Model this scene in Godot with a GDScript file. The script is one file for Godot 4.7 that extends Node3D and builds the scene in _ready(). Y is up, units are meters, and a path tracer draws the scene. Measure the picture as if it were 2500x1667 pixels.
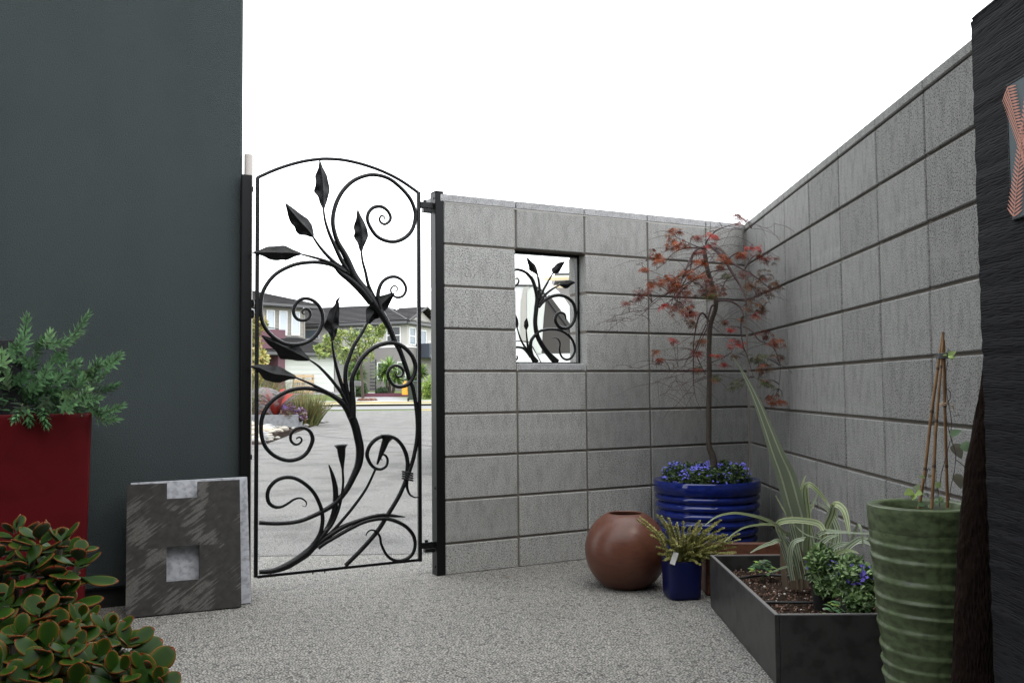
extends Node3D
# A walled courtyard with a wrought iron gate. Metres, y up, the eye at the origin looking along -z.

const EYE := 0.86                       # height of the camera above the paving
const HEAD := 0.495969                  # heading of the gate wall
const CORNER := Vector3(1.3314, 0, -5.1653)   # inner corner of the two block walls
const BED := 0.9422                     # height of one bed joint; the others lie 0.2 m apart

class Geo:
	var v := PackedVector3Array()
	var n := PackedVector3Array()
	var uv := PackedVector2Array()
	var c := PackedColorArray()
	var tint := Color.WHITE
	func tri(a: Vector3, b: Vector3, d: Vector3, na: Vector3, nb: Vector3, nd: Vector3, ua := Vector2.ZERO, ub := Vector2.ZERO, ud := Vector2.ZERO) -> void:
		var g := (d - a).cross(b - a)
		if g.dot(na + nb + nd) < 0.0:
			v.append(a); v.append(d); v.append(b)
			n.append(na); n.append(nd); n.append(nb)
			uv.append(ua); uv.append(ud); uv.append(ub)
		else:
			v.append(a); v.append(b); v.append(d)
			n.append(na); n.append(nb); n.append(nd)
			uv.append(ua); uv.append(ub); uv.append(ud)
		for i in 3:
			c.append(tint)
	func quad(a: Vector3, b: Vector3, d: Vector3, e: Vector3, out: Vector3) -> void:
		var g := (b - a).cross(d - a)
		if g.length_squared() < 1e-16:
			g = (d - a).cross(e - a)
		g = g.normalized()
		if g.dot(out) < 0.0:
			g = -g
		tri(a, b, d, g, g, g)
		tri(a, d, e, g, g, g)
	func squad(a: Vector3, b: Vector3, d: Vector3, e: Vector3, na: Vector3, nb: Vector3, nd: Vector3, ne: Vector3, u0 := Vector2.ZERO, u1 := Vector2.ZERO) -> void:
		tri(a, b, d, na, nb, nd, u0, Vector2(u1.x, u0.y), u1)
		tri(a, d, e, na, nd, ne, u0, u1, Vector2(u0.x, u1.y))
	func mesh() -> ArrayMesh:
		var m := ArrayMesh.new()
		var arr := []
		arr.resize(Mesh.ARRAY_MAX)
		arr[Mesh.ARRAY_VERTEX] = v
		arr[Mesh.ARRAY_NORMAL] = n
		arr[Mesh.ARRAY_TEX_UV] = uv
		arr[Mesh.ARRAY_COLOR] = c
		m.add_surface_from_arrays(Mesh.PRIMITIVE_TRIANGLES, arr)
		return m

var rng := RandomNumberGenerator.new()
var used := {}
var cached := {}
var M := {}
var T := {}

# ---------------------------------------------------------------- helpers
func rr(a: float, b: float) -> float:
	return rng.randf_range(a, b)

func numbered(called: String) -> String:
	var k: int = used.get(called, 0)
	used[called] = k + 1
	return called if k == 0 else "%s_%03d" % [called, k]

func tag(o: Node3D, label: String, category: String, group := "") -> Node3D:
	o.set_meta("label", label)
	o.set_meta("category", category)
	if group != "":
		o.set_meta("group", group)
	return o

func thing(called: String, label: String, category: String, at := Vector3.ZERO, turn := 0.0, group := "") -> Node3D:
	var o := Node3D.new()
	o.name = numbered(called)
	add_child(o, true)
	o.position = at
	o.rotation.y = turn
	return tag(o, label, category, group)

func place(called: String, mesh: Mesh, mat: Material, parent: Node, xf := Transform3D.IDENTITY) -> MeshInstance3D:
	var o := MeshInstance3D.new()
	o.mesh = mesh
	o.material_override = mat
	o.name = numbered(called) if parent == self else called
	o.transform = xf
	parent.add_child(o, true)
	return o

func put(called: String, g: Geo, mat: Material, parent: Node, xf := Transform3D.IDENTITY) -> MeshInstance3D:
	return place(called, g.mesh(), mat, parent, xf)

func struct(o: Node3D) -> Node3D:
	o.set_meta("kind", "structure")
	return o

func stuff(o: Node3D) -> Node3D:
	o.set_meta("kind", "stuff")
	return o

func scatter(called: String, mesh: Mesh, mat: Material, spots: Array, parent: Node, tints := []) -> Node3D:
	var m := MultiMesh.new()
	m.transform_format = MultiMesh.TRANSFORM_3D
	m.use_colors = tints.size() > 0
	m.mesh = mesh
	m.instance_count = spots.size()
	for i in spots.size():
		m.set_instance_transform(i, spots[i])
		if tints.size() > 0:
			m.set_instance_color(i, tints[i])
	var o := MultiMeshInstance3D.new()
	o.multimesh = m
	o.material_override = mat
	o.name = numbered(called) if parent == self else called
	parent.add_child(o, true)
	return stuff(o)

func box(g: Geo, at: Vector3, size: Vector3, bev := 0.0, b := Basis.IDENTITY) -> void:
	var h := size / 2.0
	var k := minf(bev, minf(h.x, minf(h.y, h.z)) * 0.9)
	for ax in 3:
		for s in [-1.0, 1.0]:
			var u := Vector3.ZERO; var w := Vector3.ZERO; var d := Vector3.ZERO
			d[ax] = s * h[ax]
			u[(ax + 1) % 3] = h[(ax + 1) % 3] - k
			w[(ax + 2) % 3] = h[(ax + 2) % 3] - k
			g.quad(at + b * (d - u - w), at + b * (d + u - w), at + b * (d + u + w), at + b * (d - u + w), b * d)
	if k <= 0.0:
		return
	for ax in 3:
		var a1 := (ax + 1) % 3
		var a2 := (ax + 2) % 3
		for s in [-1.0, 1.0]:
			for t in [-1.0, 1.0]:
				var along := Vector3.ZERO
				along[ax] = h[ax] - k
				var p := Vector3.ZERO; p[a1] = s * h[a1]; p[a2] = t * (h[a2] - k)
				var q := Vector3.ZERO; q[a1] = s * (h[a1] - k); q[a2] = t * h[a2]
				g.quad(at + b * (p - along), at + b * (p + along), at + b * (q + along), at + b * (q - along), b * (p + q))
	for sx in [-1.0, 1.0]:
		for sy in [-1.0, 1.0]:
			for sz in [-1.0, 1.0]:
				var s3 := Vector3(sx, sy, sz)
				var p0 := s3 * Vector3(h.x, h.y - k, h.z - k)
				var p1 := s3 * Vector3(h.x - k, h.y, h.z - k)
				var p2 := s3 * Vector3(h.x - k, h.y - k, h.z)
				var nn := (b * s3).normalized()
				g.tri(at + b * p0, at + b * p1, at + b * p2, nn, nn, nn)

func slab(g: Geo, x0: float, x1: float, y0: float, y1: float, z0: float, z1: float, bev := 0.0) -> void:
	box(g, Vector3(x0 + x1, y0 + y1, z0 + z1) / 2.0, Vector3(absf(x1 - x0), absf(y1 - y0), absf(z1 - z0)), bev)

func boxed(called: String, x0: float, x1: float, y0: float, y1: float, z0: float, z1: float, mat: Material, parent: Node, bev := 0.0) -> MeshInstance3D:
	var g := Geo.new()
	slab(g, x0, x1, y0, y1, z0, z1, bev)
	return put(called, g, mat, parent)

func tube(g: Geo, pts: Array, rad: Array, sides := 8, squash := 1.0) -> void:
	var count := pts.size()
	var side := Vector3.ZERO
	var old := []
	var oldn := []
	for i in count:
		var t: Vector3 = (pts[mini(i + 1, count - 1)] - pts[maxi(i - 1, 0)]).normalized()
		if i == 0:
			side = t.cross(Vector3.FORWARD if absf(t.z) < 0.9 else Vector3.UP).normalized()
		else:
			side = (side - t * side.dot(t)).normalized()
		var up := t.cross(side)
		var ring := []
		var ringn := []
		for k in sides:
			var a := TAU * k / sides
			var d := side * cos(a) + up * sin(a) * squash
			ring.append(pts[i] + d * rad[i])
			ringn.append((side * cos(a) * squash + up * sin(a)).normalized())
		if i > 0:
			for k in sides:
				var j := (k + 1) % sides
				g.squad(old[k], old[j], ring[j], ring[k], oldn[k], oldn[j], ringn[j], ringn[k])
		if i == 0 or i == count - 1:
			var cap := -t if i == 0 else t
			for k in sides:
				g.tri(pts[i], ring[k], ring[(k + 1) % sides], cap, cap, cap)
		old = ring
		oldn = ringn

func spline(p: Array, r: Array, steps := 5) -> Array:
	var q := []
	var s := []
	for i in p.size() - 1:
		var p0 = p[maxi(i - 1, 0)]; var p1 = p[i]; var p2 = p[i + 1]; var p3 = p[mini(i + 2, p.size() - 1)]
		for k in steps:
			var t := float(k) / steps
			q.append(0.5 * (2.0 * p1 + (p2 - p0) * t + (2.0 * p0 - 5.0 * p1 + 4.0 * p2 - p3) * t * t + (3.0 * p1 - p0 - 3.0 * p2 + p3) * t * t * t))
			s.append(lerpf(r[i], r[i + 1], t))
	q.append(p[-1])
	s.append(r[-1])
	return [q, s]

func path4(list: Array, steps := 4) -> Array:        # x, y, z, radius, ...
	var p := []
	var r := []
	for i in list.size() / 4:
		p.append(Vector3(list[i * 4], list[i * 4 + 1], list[i * 4 + 2]))
		r.append(list[i * 4 + 3])
	return spline(p, r, steps)

func lathe(g: Geo, prof: Array, segs := 40, wob := 0.0, at := Vector3.ZERO) -> void:
	var m := prof.size()
	var sn := []
	for i in m - 1:
		var d: Vector2 = prof[i + 1] - prof[i]
		sn.append(Vector2(d.y, -d.x).normalized())
	for i in m - 1:
		var n0: Vector2 = sn[i]
		var n1: Vector2 = sn[i]
		if i > 0 and sn[i - 1].dot(sn[i]) > 0.55:
			n0 = (sn[i - 1] + sn[i]).normalized()
		if i < m - 2 and sn[i + 1].dot(sn[i]) > 0.55:
			n1 = (sn[i + 1] + sn[i]).normalized()
		for k in segs:
			var a := TAU * k / segs
			var b := TAU * (k + 1) / segs
			var wa := 1.0 + wob * sin(3.0 * a + prof[i].y * 9.0)
			var wb := 1.0 + wob * sin(3.0 * b + prof[i].y * 9.0)
			var da := Vector3(cos(a), 0, sin(a))
			var db := Vector3(cos(b), 0, sin(b))
			var p0: Vector3 = at + da * prof[i].x * wa + Vector3.UP * prof[i].y
			var p1: Vector3 = at + db * prof[i].x * wb + Vector3.UP * prof[i].y
			var p2: Vector3 = at + db * prof[i + 1].x * wb + Vector3.UP * prof[i + 1].y
			var p3: Vector3 = at + da * prof[i + 1].x * wa + Vector3.UP * prof[i + 1].y
			var u := Vector3.UP
			var na0 := da * n0.x + u * n0.y; var nb0 := db * n0.x + u * n0.y
			var na1 := da * n1.x + u * n1.y; var nb1 := db * n1.x + u * n1.y
			if prof[i].x > 1e-5:
				g.tri(p0, p1, p2 if prof[i + 1].x > 1e-5 else p3, na0, nb0, nb1)
			if prof[i + 1].x > 1e-5:
				g.tri(p0, p2, p3, na0, nb1, na1)

func ribbon(g: Geo, pts: Array, wid: Array, refs: Vector3, fold := 0.25) -> void:   # strap leaf: two halves folded along the midrib
	var count := pts.size()
	var L := []; var C := []; var R := []; var NL := []; var NR := []; var NC := []
	for i in count:
		var t: Vector3 = (pts[mini(i + 1, count - 1)] - pts[maxi(i - 1, 0)]).normalized()
		var s := t.cross(refs)
		if s.length() < 0.05:
			s = t.cross(Vector3(0.3, 0.2, 1.0))
		s = s.normalized()
		var nn := s.cross(t).normalized()
		L.append(pts[i] - s * wid[i] + nn * wid[i] * fold)
		R.append(pts[i] + s * wid[i] + nn * wid[i] * fold)
		C.append(pts[i])
		NL.append((nn + s * fold).normalized()); NR.append((nn - s * fold).normalized()); NC.append(nn)
	for i in count - 1:
		var f0 := float(i) / (count - 1)
		var f1 := float(i + 1) / (count - 1)
		g.tri(L[i], C[i], C[i + 1], NL[i], NC[i], NC[i + 1], Vector2(0, f0), Vector2(0.5, f0), Vector2(0.5, f1))
		g.tri(L[i], C[i + 1], L[i + 1], NL[i], NC[i + 1], NL[i + 1], Vector2(0, f0), Vector2(0.5, f1), Vector2(0, f1))
		g.tri(C[i], R[i], R[i + 1], NC[i], NR[i], NR[i + 1], Vector2(0.5, f0), Vector2(1, f0), Vector2(1, f1))
		g.tri(C[i], R[i + 1], C[i + 1], NC[i], NR[i + 1], NC[i + 1], Vector2(0.5, f0), Vector2(1, f1), Vector2(0.5, f1))

func leaf_on(g: Geo, a: Vector3, b: Vector3, w: float, up: Vector3, curl := 0.15, fold := 0.3, seg := 6, fat := 0.45) -> void:   # lanceolate leaf from a to b
	var pts := []
	var wid := []
	var len := a.distance_to(b)
	for i in seg + 1:
		var t := float(i) / seg
		pts.append(a.lerp(b, t) + up * sin(t * PI) * len * curl)
		wid.append(w * pow(sin(PI * pow(t, fat * 1.6)), 0.8) if i > 0 and i < seg else w * 0.06)
	ribbon(g, pts, wid, up, fold)

func lin(r: float, g: float, b: float) -> Color:
	return Color(r, g, b).linear_to_srgb()

func mat(name: String, col: Color, rough := 0.8, spec := 0.5) -> StandardMaterial3D:
	var m := StandardMaterial3D.new()
	m.resource_name = name
	m.albedo_color = col
	m.roughness = rough
	m.metallic_specular = spec
	M[name] = m
	return m

func noise(kind: int, freq: float, octaves := 4, sd := 1) -> FastNoiseLite:
	var f := FastNoiseLite.new()
	f.noise_type = kind
	f.frequency = freq
	f.fractal_octaves = octaves
	f.fractal_type = FastNoiseLite.FRACTAL_FBM if octaves > 1 else FastNoiseLite.FRACTAL_NONE
	f.seed = sd
	return f

func ramp(stops: Array) -> Gradient:          # offset, grey or colour (linear)
	var gr := Gradient.new()
	var off := PackedFloat32Array()
	var col := PackedColorArray()
	for s in stops:
		off.append(s[0])
		col.append(lin(s[1], s[1], s[1]) if s.size() == 2 else lin(s[1], s[2], s[3]))
	gr.offsets = off
	gr.colors = col
	return gr

func tex(name: String, f: FastNoiseLite, gr: Gradient = null, size := 512) -> NoiseTexture2D:
	var t := NoiseTexture2D.new()
	t.width = size
	t.height = size
	t.seamless = true
	t.noise = f
	if gr:
		t.color_ramp = gr
	T[name] = t
	return t

func world_map(m: StandardMaterial3D, albedo: Texture2D, scale: Vector3, bump: Texture2D = null, height := 0.1, local := false) -> StandardMaterial3D:
	m.uv1_triplanar = true
	m.uv1_world_triplanar = not local
	m.uv1_scale = scale
	m.albedo_texture = albedo
	if bump:
		m.heightmap_enabled = true
		m.heightmap_texture = bump
		m.heightmap_scale = height
	return m

func stained(m: StandardMaterial3D, over: Texture2D, scale: Vector3) -> StandardMaterial3D:
	m.detail_enabled = true
	m.detail_albedo = over
	m.detail_blend_mode = BaseMaterial3D.BLEND_MODE_MUL
	m.detail_uv_layer = BaseMaterial3D.DETAIL_UV_2
	m.uv2_triplanar = true
	m.uv2_world_triplanar = true
	m.uv2_scale = scale
	return m

func lit_leaf(name: String, col: Color, back := 0.5, rough := 0.5) -> StandardMaterial3D:
	var m := mat(name, col, rough, 0.5)
	m.cull_mode = BaseMaterial3D.CULL_DISABLED
	m.backlight_enabled = true
	m.backlight = Color(back, back, back)
	return m

func dirt_ramp(lo: float) -> Gradient:
	return ramp([[0.2, lo], [0.5, 0.9], [0.8, 1.0]])

func gatewall() -> Transform3D:
	return Transform3D(Basis(Vector3.UP, HEAD), CORNER)

func on_gatewall(x: float, y: float, z: float) -> Vector3:
	return gatewall() * Vector3(x, y, z)

# ---------------------------------------------------------------- the scene
func _ready() -> void:
	rng.seed = 20240
	sky_and_camera()
	materials()
	setting()
	left_wall()
	house_behind()
	gate_wall()
	side_wall()
	gate_posts()
	garden_gate()
	grille_in_window()
	houses()
	street_things()
	rock_garden()
	van_outside()
	pots_in_corner()
	maple()
	planter_box()
	green_pot_and_vine()
	pillar_and_slab()
	red_pot_and_shrub()
	stone_slabs()
	jade_plant()
	small_litter()

func sky_and_camera() -> void:
	var cam := Camera3D.new()
	cam.name = "camera"
	cam.fov = 40.93
	cam.near = 0.05
	cam.far = 900.0
	cam.position = Vector3(0, EYE, 0)
	cam.basis = Basis(Vector3.RIGHT, 0.05106) * Basis(Vector3.BACK, -0.00945)
	add_child(cam)
	cam.current = true
	var sky := ProceduralSkyMaterial.new()
	sky.sky_top_color = Color(0.97, 0.985, 1.0)
	sky.sky_horizon_color = Color(0.9, 0.91, 0.92)
	sky.sky_curve = 0.25
	sky.sky_energy_multiplier = 1.9
	sky.ground_bottom_color = lin(0.2, 0.2, 0.19)
	sky.ground_horizon_color = lin(0.4, 0.4, 0.4)
	sky.ground_energy_multiplier = 1.0
	sky.sun_angle_max = 1.0
	sky.sky_cover = tex("clouds", noise(FastNoiseLite.TYPE_SIMPLEX, 0.006, 5, 9), ramp([[0.3, 0.0], [0.7, 0.25]]), 512)
	sky.sky_cover_modulate = Color(1, 1, 1, 0.5)
	var s := Sky.new()
	s.sky_material = sky
	var e := Environment.new()
	e.background_mode = Environment.BG_SKY
	e.sky = s
	e.background_energy_multiplier = 1.0
	e.tonemap_mode = Environment.TONE_MAPPER_LINEAR
	e.tonemap_exposure = 0.86
	e.sdfgi_enabled = true
	e.ssao_enabled = true
	e.ssil_enabled = true
	var we := WorldEnvironment.new()
	we.name = "environment"
	we.environment = e
	add_child(we)
	var sun := DirectionalLight3D.new()
	sun.name = "sun"
	sun.light_energy = 0.32
	sun.light_color = Color(1.0, 0.98, 0.95)
	sun.light_angular_distance = 16.0
	sun.shadow_enabled = true
	sun.rotation = Vector3(deg_to_rad(-58), deg_to_rad(32), 0)
	add_child(sun)

func materials() -> void:
	var smp := FastNoiseLite.TYPE_SIMPLEX_SMOOTH
	var cel := FastNoiseLite.TYPE_CELLULAR
	# grains and reliefs
	var pit := noise(smp, 0.11, 3, 4)
	tex("pit", pit, ramp([[0.0, 0.10], [0.30, 0.28], [0.39, 0.72], [0.50, 0.98], [0.7, 1.08], [1.0, 1.5]]), 1024)
	tex("pit_bump", noise(smp, 0.11, 3, 4), ramp([[0.15, 0.0], [0.42, 0.8], [1.0, 1.0]]), 1024)
	tex("fine", noise(smp, 0.16, 3, 6), ramp([[0.0, 0.72], [0.35, 0.9], [1.0, 1.08]]), 512)
	tex("cloudy", noise(smp, 0.012, 4, 11), ramp([[0.2, 0.72], [0.5, 0.95], [0.8, 1.05]]), 512)
	tex("even", noise(smp, 0.012, 3, 17), ramp([[0.2, 0.93], [0.5, 1.0], [0.8, 1.03]]), 512)
	tex("streak", noise(smp, 0.02, 4, 15), ramp([[0.2, 0.80], [0.45, 0.96], [0.7, 1.0], [0.9, 1.18]]), 512)
	var peb := noise(cel, 0.085, 1, 21)
	peb.cellular_return_type = FastNoiseLite.RETURN_CELL_VALUE
	peb.cellular_jitter = 1.0
	tex("pebble", peb, ramp([[0.0, 0.55, 0.56, 0.57], [0.25, 0.7, 0.71, 0.72], [0.45, 0.9, 0.89, 0.87], [0.7, 1.0, 0.98, 0.95], [1.0, 1.12, 1.08, 1.02]]), 1024)
	var pebd := noise(cel, 0.085, 1, 21)
	pebd.cellular_return_type = FastNoiseLite.RETURN_DISTANCE2_SUB
	pebd.cellular_jitter = 1.0
	tex("pebble_bump", pebd, ramp([[0.0, 0.0], [0.35, 0.8], [1.0, 1.0]]), 1024)
	tex("pebble_gap", pebd.duplicate(), ramp([[0.0, 0.05], [0.10, 0.10], [0.22, 0.27], [0.5, 0.34], [1.0, 0.36]]), 1024)
	tex("stucco", noise(smp, 0.035, 4, 31), null, 512)
	tex("bark", noise(smp, 0.03, 5, 41), null, 512)
	tex("bark_tone", noise(smp, 0.03, 5, 41), ramp([[0.2, 0.45], [0.5, 0.85], [0.85, 1.25]]), 512)
	tex("saw", noise(smp, 0.03, 5, 43), ramp([[0.25, 0.35], [0.5, 0.8], [0.7, 1.3], [0.9, 2.2]]), 512)
	tex("soil", noise(cel, 0.06, 2, 51), ramp([[0.0, 0.25], [0.4, 0.8], [0.75, 1.1], [0.93, 1.6], [1.0, 5.0]]), 512)
	tex("glaze", noise(smp, 0.012, 5, 61), ramp([[0.25, 0.55], [0.5, 0.9], [0.8, 1.2]]), 512)
	tex("marble", noise(smp, 0.018, 6, 71), ramp([[0.25, 0.55], [0.45, 0.85], [0.6, 1.0], [0.8, 1.1]]), 512)
	tex("grass_tone", noise(smp, 0.05, 4, 81), ramp([[0.2, 0.6], [0.5, 0.95], [0.8, 1.3]]), 512)
	# walls
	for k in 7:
		var tone: float = [0.345, 0.37, 0.40, 0.33, 0.385, 0.235, 0.265][k]  # last two tones carry the side wall's shade in their colour
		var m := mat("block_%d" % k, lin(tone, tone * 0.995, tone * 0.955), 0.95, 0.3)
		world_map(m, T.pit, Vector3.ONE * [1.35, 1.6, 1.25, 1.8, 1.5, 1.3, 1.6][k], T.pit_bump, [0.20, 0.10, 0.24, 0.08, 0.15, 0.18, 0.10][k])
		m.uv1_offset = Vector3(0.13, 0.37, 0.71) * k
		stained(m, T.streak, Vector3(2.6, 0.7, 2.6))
	stained(world_map(mat("cap_stone", lin(0.40, 0.40, 0.405), 0.9, 0.3), T.pit, Vector3.ONE * 1.5, T.pit_bump, 0.12), T.cloudy, Vector3.ONE * 2.5)
	world_map(mat("mortar", lin(0.17, 0.15, 0.13), 0.95, 0.2), T.fine, Vector3.ONE * 4)
	world_map(mat("pale_mortar", lin(0.38, 0.365, 0.34), 0.95, 0.2), T.fine, Vector3.ONE * 4)
	stained(world_map(mat("stucco_paint", lin(0.050, 0.062, 0.063), 0.85, 0.25), T.fine, Vector3.ONE * 11.0, T.stucco, 0.4), T.even, Vector3(0.5, 0.2, 0.5))
	mat("dark_base", lin(0.01, 0.01, 0.01), 0.8)
	# ground
	stained(world_map(mat("aggregate", lin(1.02, 0.985, 0.915), 0.85, 0.3), T.pebble_gap, Vector3.ONE * 1.15, T.pebble_bump, 0.3), T.pebble, Vector3.ONE * 1.5).vertex_color_use_as_albedo = true
	stained(world_map(mat("drive_aggregate", lin(0.80, 0.78, 0.74), 0.85, 0.3), T.pebble_gap, Vector3.ONE * 1.15, T.pebble_bump, 0.3), T.cloudy, Vector3.ONE * 0.21)
	world_map(mat("joint", lin(0.08, 0.075, 0.07), 0.95), T.fine, Vector3.ONE * 3)
	stained(world_map(mat("lawn", lin(0.13, 0.17, 0.06), 0.95, 0.2), T.grass_tone, Vector3.ONE * 1.5), T.cloudy, Vector3.ONE * 0.12)
	stained(world_map(mat("dry_grass", lin(0.33, 0.27, 0.13), 0.95, 0.2), T.grass_tone, Vector3.ONE * 1.0), T.cloudy, Vector3.ONE * 0.1)
	world_map(mat("asphalt", lin(0.16, 0.16, 0.16), 0.9), T.fine, Vector3.ONE * 1.0)
	world_map(mat("pale_concrete", lin(0.45, 0.44, 0.41), 0.9), T.fine, Vector3.ONE * 1.0)
	world_map(mat("grey_concrete", lin(0.26, 0.26, 0.26), 0.9), T.fine, Vector3.ONE * 1.0)
	# metals
	mat("black_iron", lin(0.004, 0.004, 0.0045), 0.2, 0.34)
	mat("black_steel", lin(0.004, 0.004, 0.0045), 0.4, 0.3)
	world_map(M.black_iron, null, Vector3.ONE * 14.0, T.bark, 0.12)
	var st := mat("steel_tube", lin(0.30, 0.275, 0.255), 0.5, 0.4)
	st.metallic = 0.3
	# pots
	var blue := world_map(mat("blue_glaze", lin(0.008, 0.019, 0.15), 0.06, 0.45), T.glaze, Vector3(3, 9, 3))
	blue.clearcoat_enabled = true
	blue.clearcoat = 0.15
	blue.clearcoat_roughness = 0.08
	world_map(mat("blue_groove", lin(0.008, 0.012, 0.05), 0.2, 0.5), T.glaze, Vector3(3, 9, 3))
	stained(world_map(mat("terracotta", lin(0.105, 0.040, 0.025), 0.34, 0.4), T.fine, Vector3(2.5, 6, 2.5), T.bark, 0.03), T.streak, Vector3(1.6, 5.5, 1.6))
	mat("blue_plastic", lin(0.005, 0.007, 0.045), 0.35, 0.35)
	stained(world_map(mat("dark_steel_sheet", lin(0.034, 0.033, 0.032), 0.42, 0.45), T.fine, Vector3(3, 3, 3)), T.marble, Vector3(1.5, 1.5, 1.5))
	mat("cut_edge", lin(0.16, 0.155, 0.15), 0.4, 0.5)
	world_map(mat("brown_glaze", lin(0.13, 0.05, 0.028), 0.5), T.glaze, Vector3.ONE * 3)
	var gp := stained(world_map(mat("green_glaze", lin(0.098, 0.13, 0.062), 0.4, 0.35), T.glaze, Vector3(2, 5, 2), T.bark, 0.06), T.marble, Vector3(4, 4, 4))
	gp.clearcoat_enabled = true
	gp.clearcoat = 0.12
	gp.clearcoat_roughness = 0.3
	world_map(mat("red_lacquer", lin(0.075, 0.002, 0.004), 0.42, 0.3), T.streak, Vector3(0.8, 0.8, 0.8), T.bark, 0.05)
	mat("black_plastic", lin(0.012, 0.012, 0.012), 0.5)
	mat("white_tag", lin(0.7, 0.7, 0.68), 0.5)
	world_map(mat("potting_soil", lin(0.04, 0.026, 0.019), 0.95, 0.2), T.soil, Vector3.ONE * 6, T.soil, 0.6)
	# wood, stone
	var pl := world_map(mat("black_timber", lin(0.011, 0.011, 0.0135), 0.75, 0.22), T.saw, Vector3(0.9, 12.0, 0.9), T.saw, 0.22)
	pl.uv1_world_triplanar = false
	world_map(mat("timber_edge", lin(0.03, 0.03, 0.033), 0.7, 0.3), T.bark_tone, Vector3(8, 20, 8), T.bark, 0.4)
	world_map(mat("brown_bark", lin(0.017, 0.011, 0.009), 0.95, 0.15), T.bark_tone, Vector3(10, 2, 10), T.bark, 0.7)
	world_map(mat("trunk_bark", lin(0.075, 0.058, 0.045), 0.9), T.bark_tone, Vector3(12, 5, 12), T.bark, 0.2)
	mat("twig", lin(0.055, 0.028, 0.028), 0.8)
	world_map(mat("bamboo", lin(0.22, 0.115, 0.045), 0.45), T.glaze, Vector3(6, 2, 6))
	mat("bamboo_ring", lin(0.06, 0.03, 0.015), 0.6)
	mat("twine", lin(0.4, 0.3, 0.22), 0.9)
	world_map(mat("marble_back", lin(0.40, 0.41, 0.44), 0.6, 0.3), T.marble, Vector3.ONE * 3.5)
	mat("patina", lin(0.085, 0.11, 0.12), 0.6, 0.25)
	mat("copper", lin(0.55, 0.27, 0.21), 0.7, 0.25)
	world_map(mat("plinth_stone", lin(0.42, 0.43, 0.42), 0.8), T.fine, Vector3.ONE * 3)
	# plants
	lit_leaf("maple_o", lin(0.20, 0.042, 0.008), 0.5)
	lit_leaf("maple_r", lin(0.11, 0.016, 0.008), 0.45)
	lit_leaf("maple_p", lin(0.24, 0.02, 0.014), 0.5)
	lit_leaf("maple_b", lin(0.10, 0.04, 0.014), 0.4)
	lit_leaf("maple_g", lin(0.05, 0.055, 0.014), 0.4)
	lit_leaf("shrub", lin(0.10, 0.21, 0.09), 0.3, 0.5)
	lit_leaf("shrub_pale", lin(0.17, 0.30, 0.13), 0.3, 0.5)
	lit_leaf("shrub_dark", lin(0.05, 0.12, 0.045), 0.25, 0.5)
	lit_leaf("flax_g", lin(0.13, 0.17, 0.085), 0.3, 0.45)
	lit_leaf("flax_y", lin(0.30, 0.33, 0.15), 0.4, 0.45)
	lit_leaf("flax_w", lin(0.42, 0.46, 0.33), 0.4, 0.45)
	lit_leaf("flax_stripe", lin(0.07, 0.13, 0.05), 0.3, 0.45)
	lit_leaf("dry_leaf", lin(0.13, 0.095, 0.06), 0.2, 0.8)
	lit_leaf("vine_g", lin(0.07, 0.14, 0.05), 0.4, 0.5)
	lit_leaf("vine_l", lin(0.20, 0.30, 0.045), 0.5, 0.5)
	lit_leaf("vine_d", lin(0.055, 0.05, 0.018), 0.4, 0.5)
	for k in ["maple_o", "maple_r", "maple_p", "maple_b", "maple_g", "shrub", "shrub_pale", "shrub_dark"]:
		M[k].metallic_specular = 0.22
	var mm := lit_leaf("maple_many", Color.WHITE, 0.5, 0.6)
	mm.vertex_color_use_as_albedo = true
	mm.metallic_specular = 0.22
	var hl := lit_leaf("heather", Color.WHITE, 0.35, 0.7)
	hl.vertex_color_use_as_albedo = true
	var fm := lit_leaf("many_leaves", Color.WHITE, 0.4, 0.55)
	fm.vertex_color_use_as_albedo = true
	var jm := mat("jade_leaf", Color.WHITE, 0.36, 0.2)
	jm.vertex_color_use_as_albedo = true
	jm.subsurf_scatter_enabled = true
	jm.subsurf_scatter_strength = 0.08
	mat("jade_stem", lin(0.04, 0.035, 0.02), 0.8)
	lit_leaf("petal_blue", lin(0.13, 0.13, 0.62), 0.4, 0.6)
	lit_leaf("petal_violet", lin(0.10, 0.06, 0.42), 0.4, 0.6)
	# houses
	mat("weatherboard", lin(0.27, 0.255, 0.225), 0.7)
	mat("roof_tile", lin(0.085, 0.080, 0.083), 0.8, 0.3)
	mat("roof_edge", lin(0.035, 0.034, 0.036), 0.6)
	mat("gutter", lin(0.09, 0.09, 0.095), 0.5)
	mat("plum_render", lin(0.125, 0.058, 0.075), 0.8)
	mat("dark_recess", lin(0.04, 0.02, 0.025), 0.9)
	mat("garage_white", lin(0.66, 0.68, 0.64), 0.6)
	mat("white_frame", lin(0.78, 0.79, 0.80), 0.5)
	mat("curtained_pane", lin(0.50, 0.55, 0.60), 0.25)
	mat("dark_pane", lin(0.035, 0.04, 0.045), 0.12)
	mat("sky_pane", lin(0.16, 0.2, 0.24), 0.1)
	mat("pale_render", lin(0.45, 0.435, 0.41), 0.8)
	mat("grey_render", lin(0.21, 0.195, 0.19), 0.8)
	mat("garage_pier", lin(0.25, 0.245, 0.235), 0.8)
	mat("navy_panel", lin(0.03, 0.037, 0.055), 0.6)
	mat("sign_blue", lin(0.04, 0.06, 0.16), 0.6)
	mat("pine", lin(0.50, 0.36, 0.22), 0.8)
	mat("pine_shade", lin(0.36, 0.27, 0.18), 0.8)
	mat("plum_edging", lin(0.10, 0.03, 0.045), 0.8)
	mat("bin_green", lin(0.022, 0.034, 0.026), 0.5)
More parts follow.
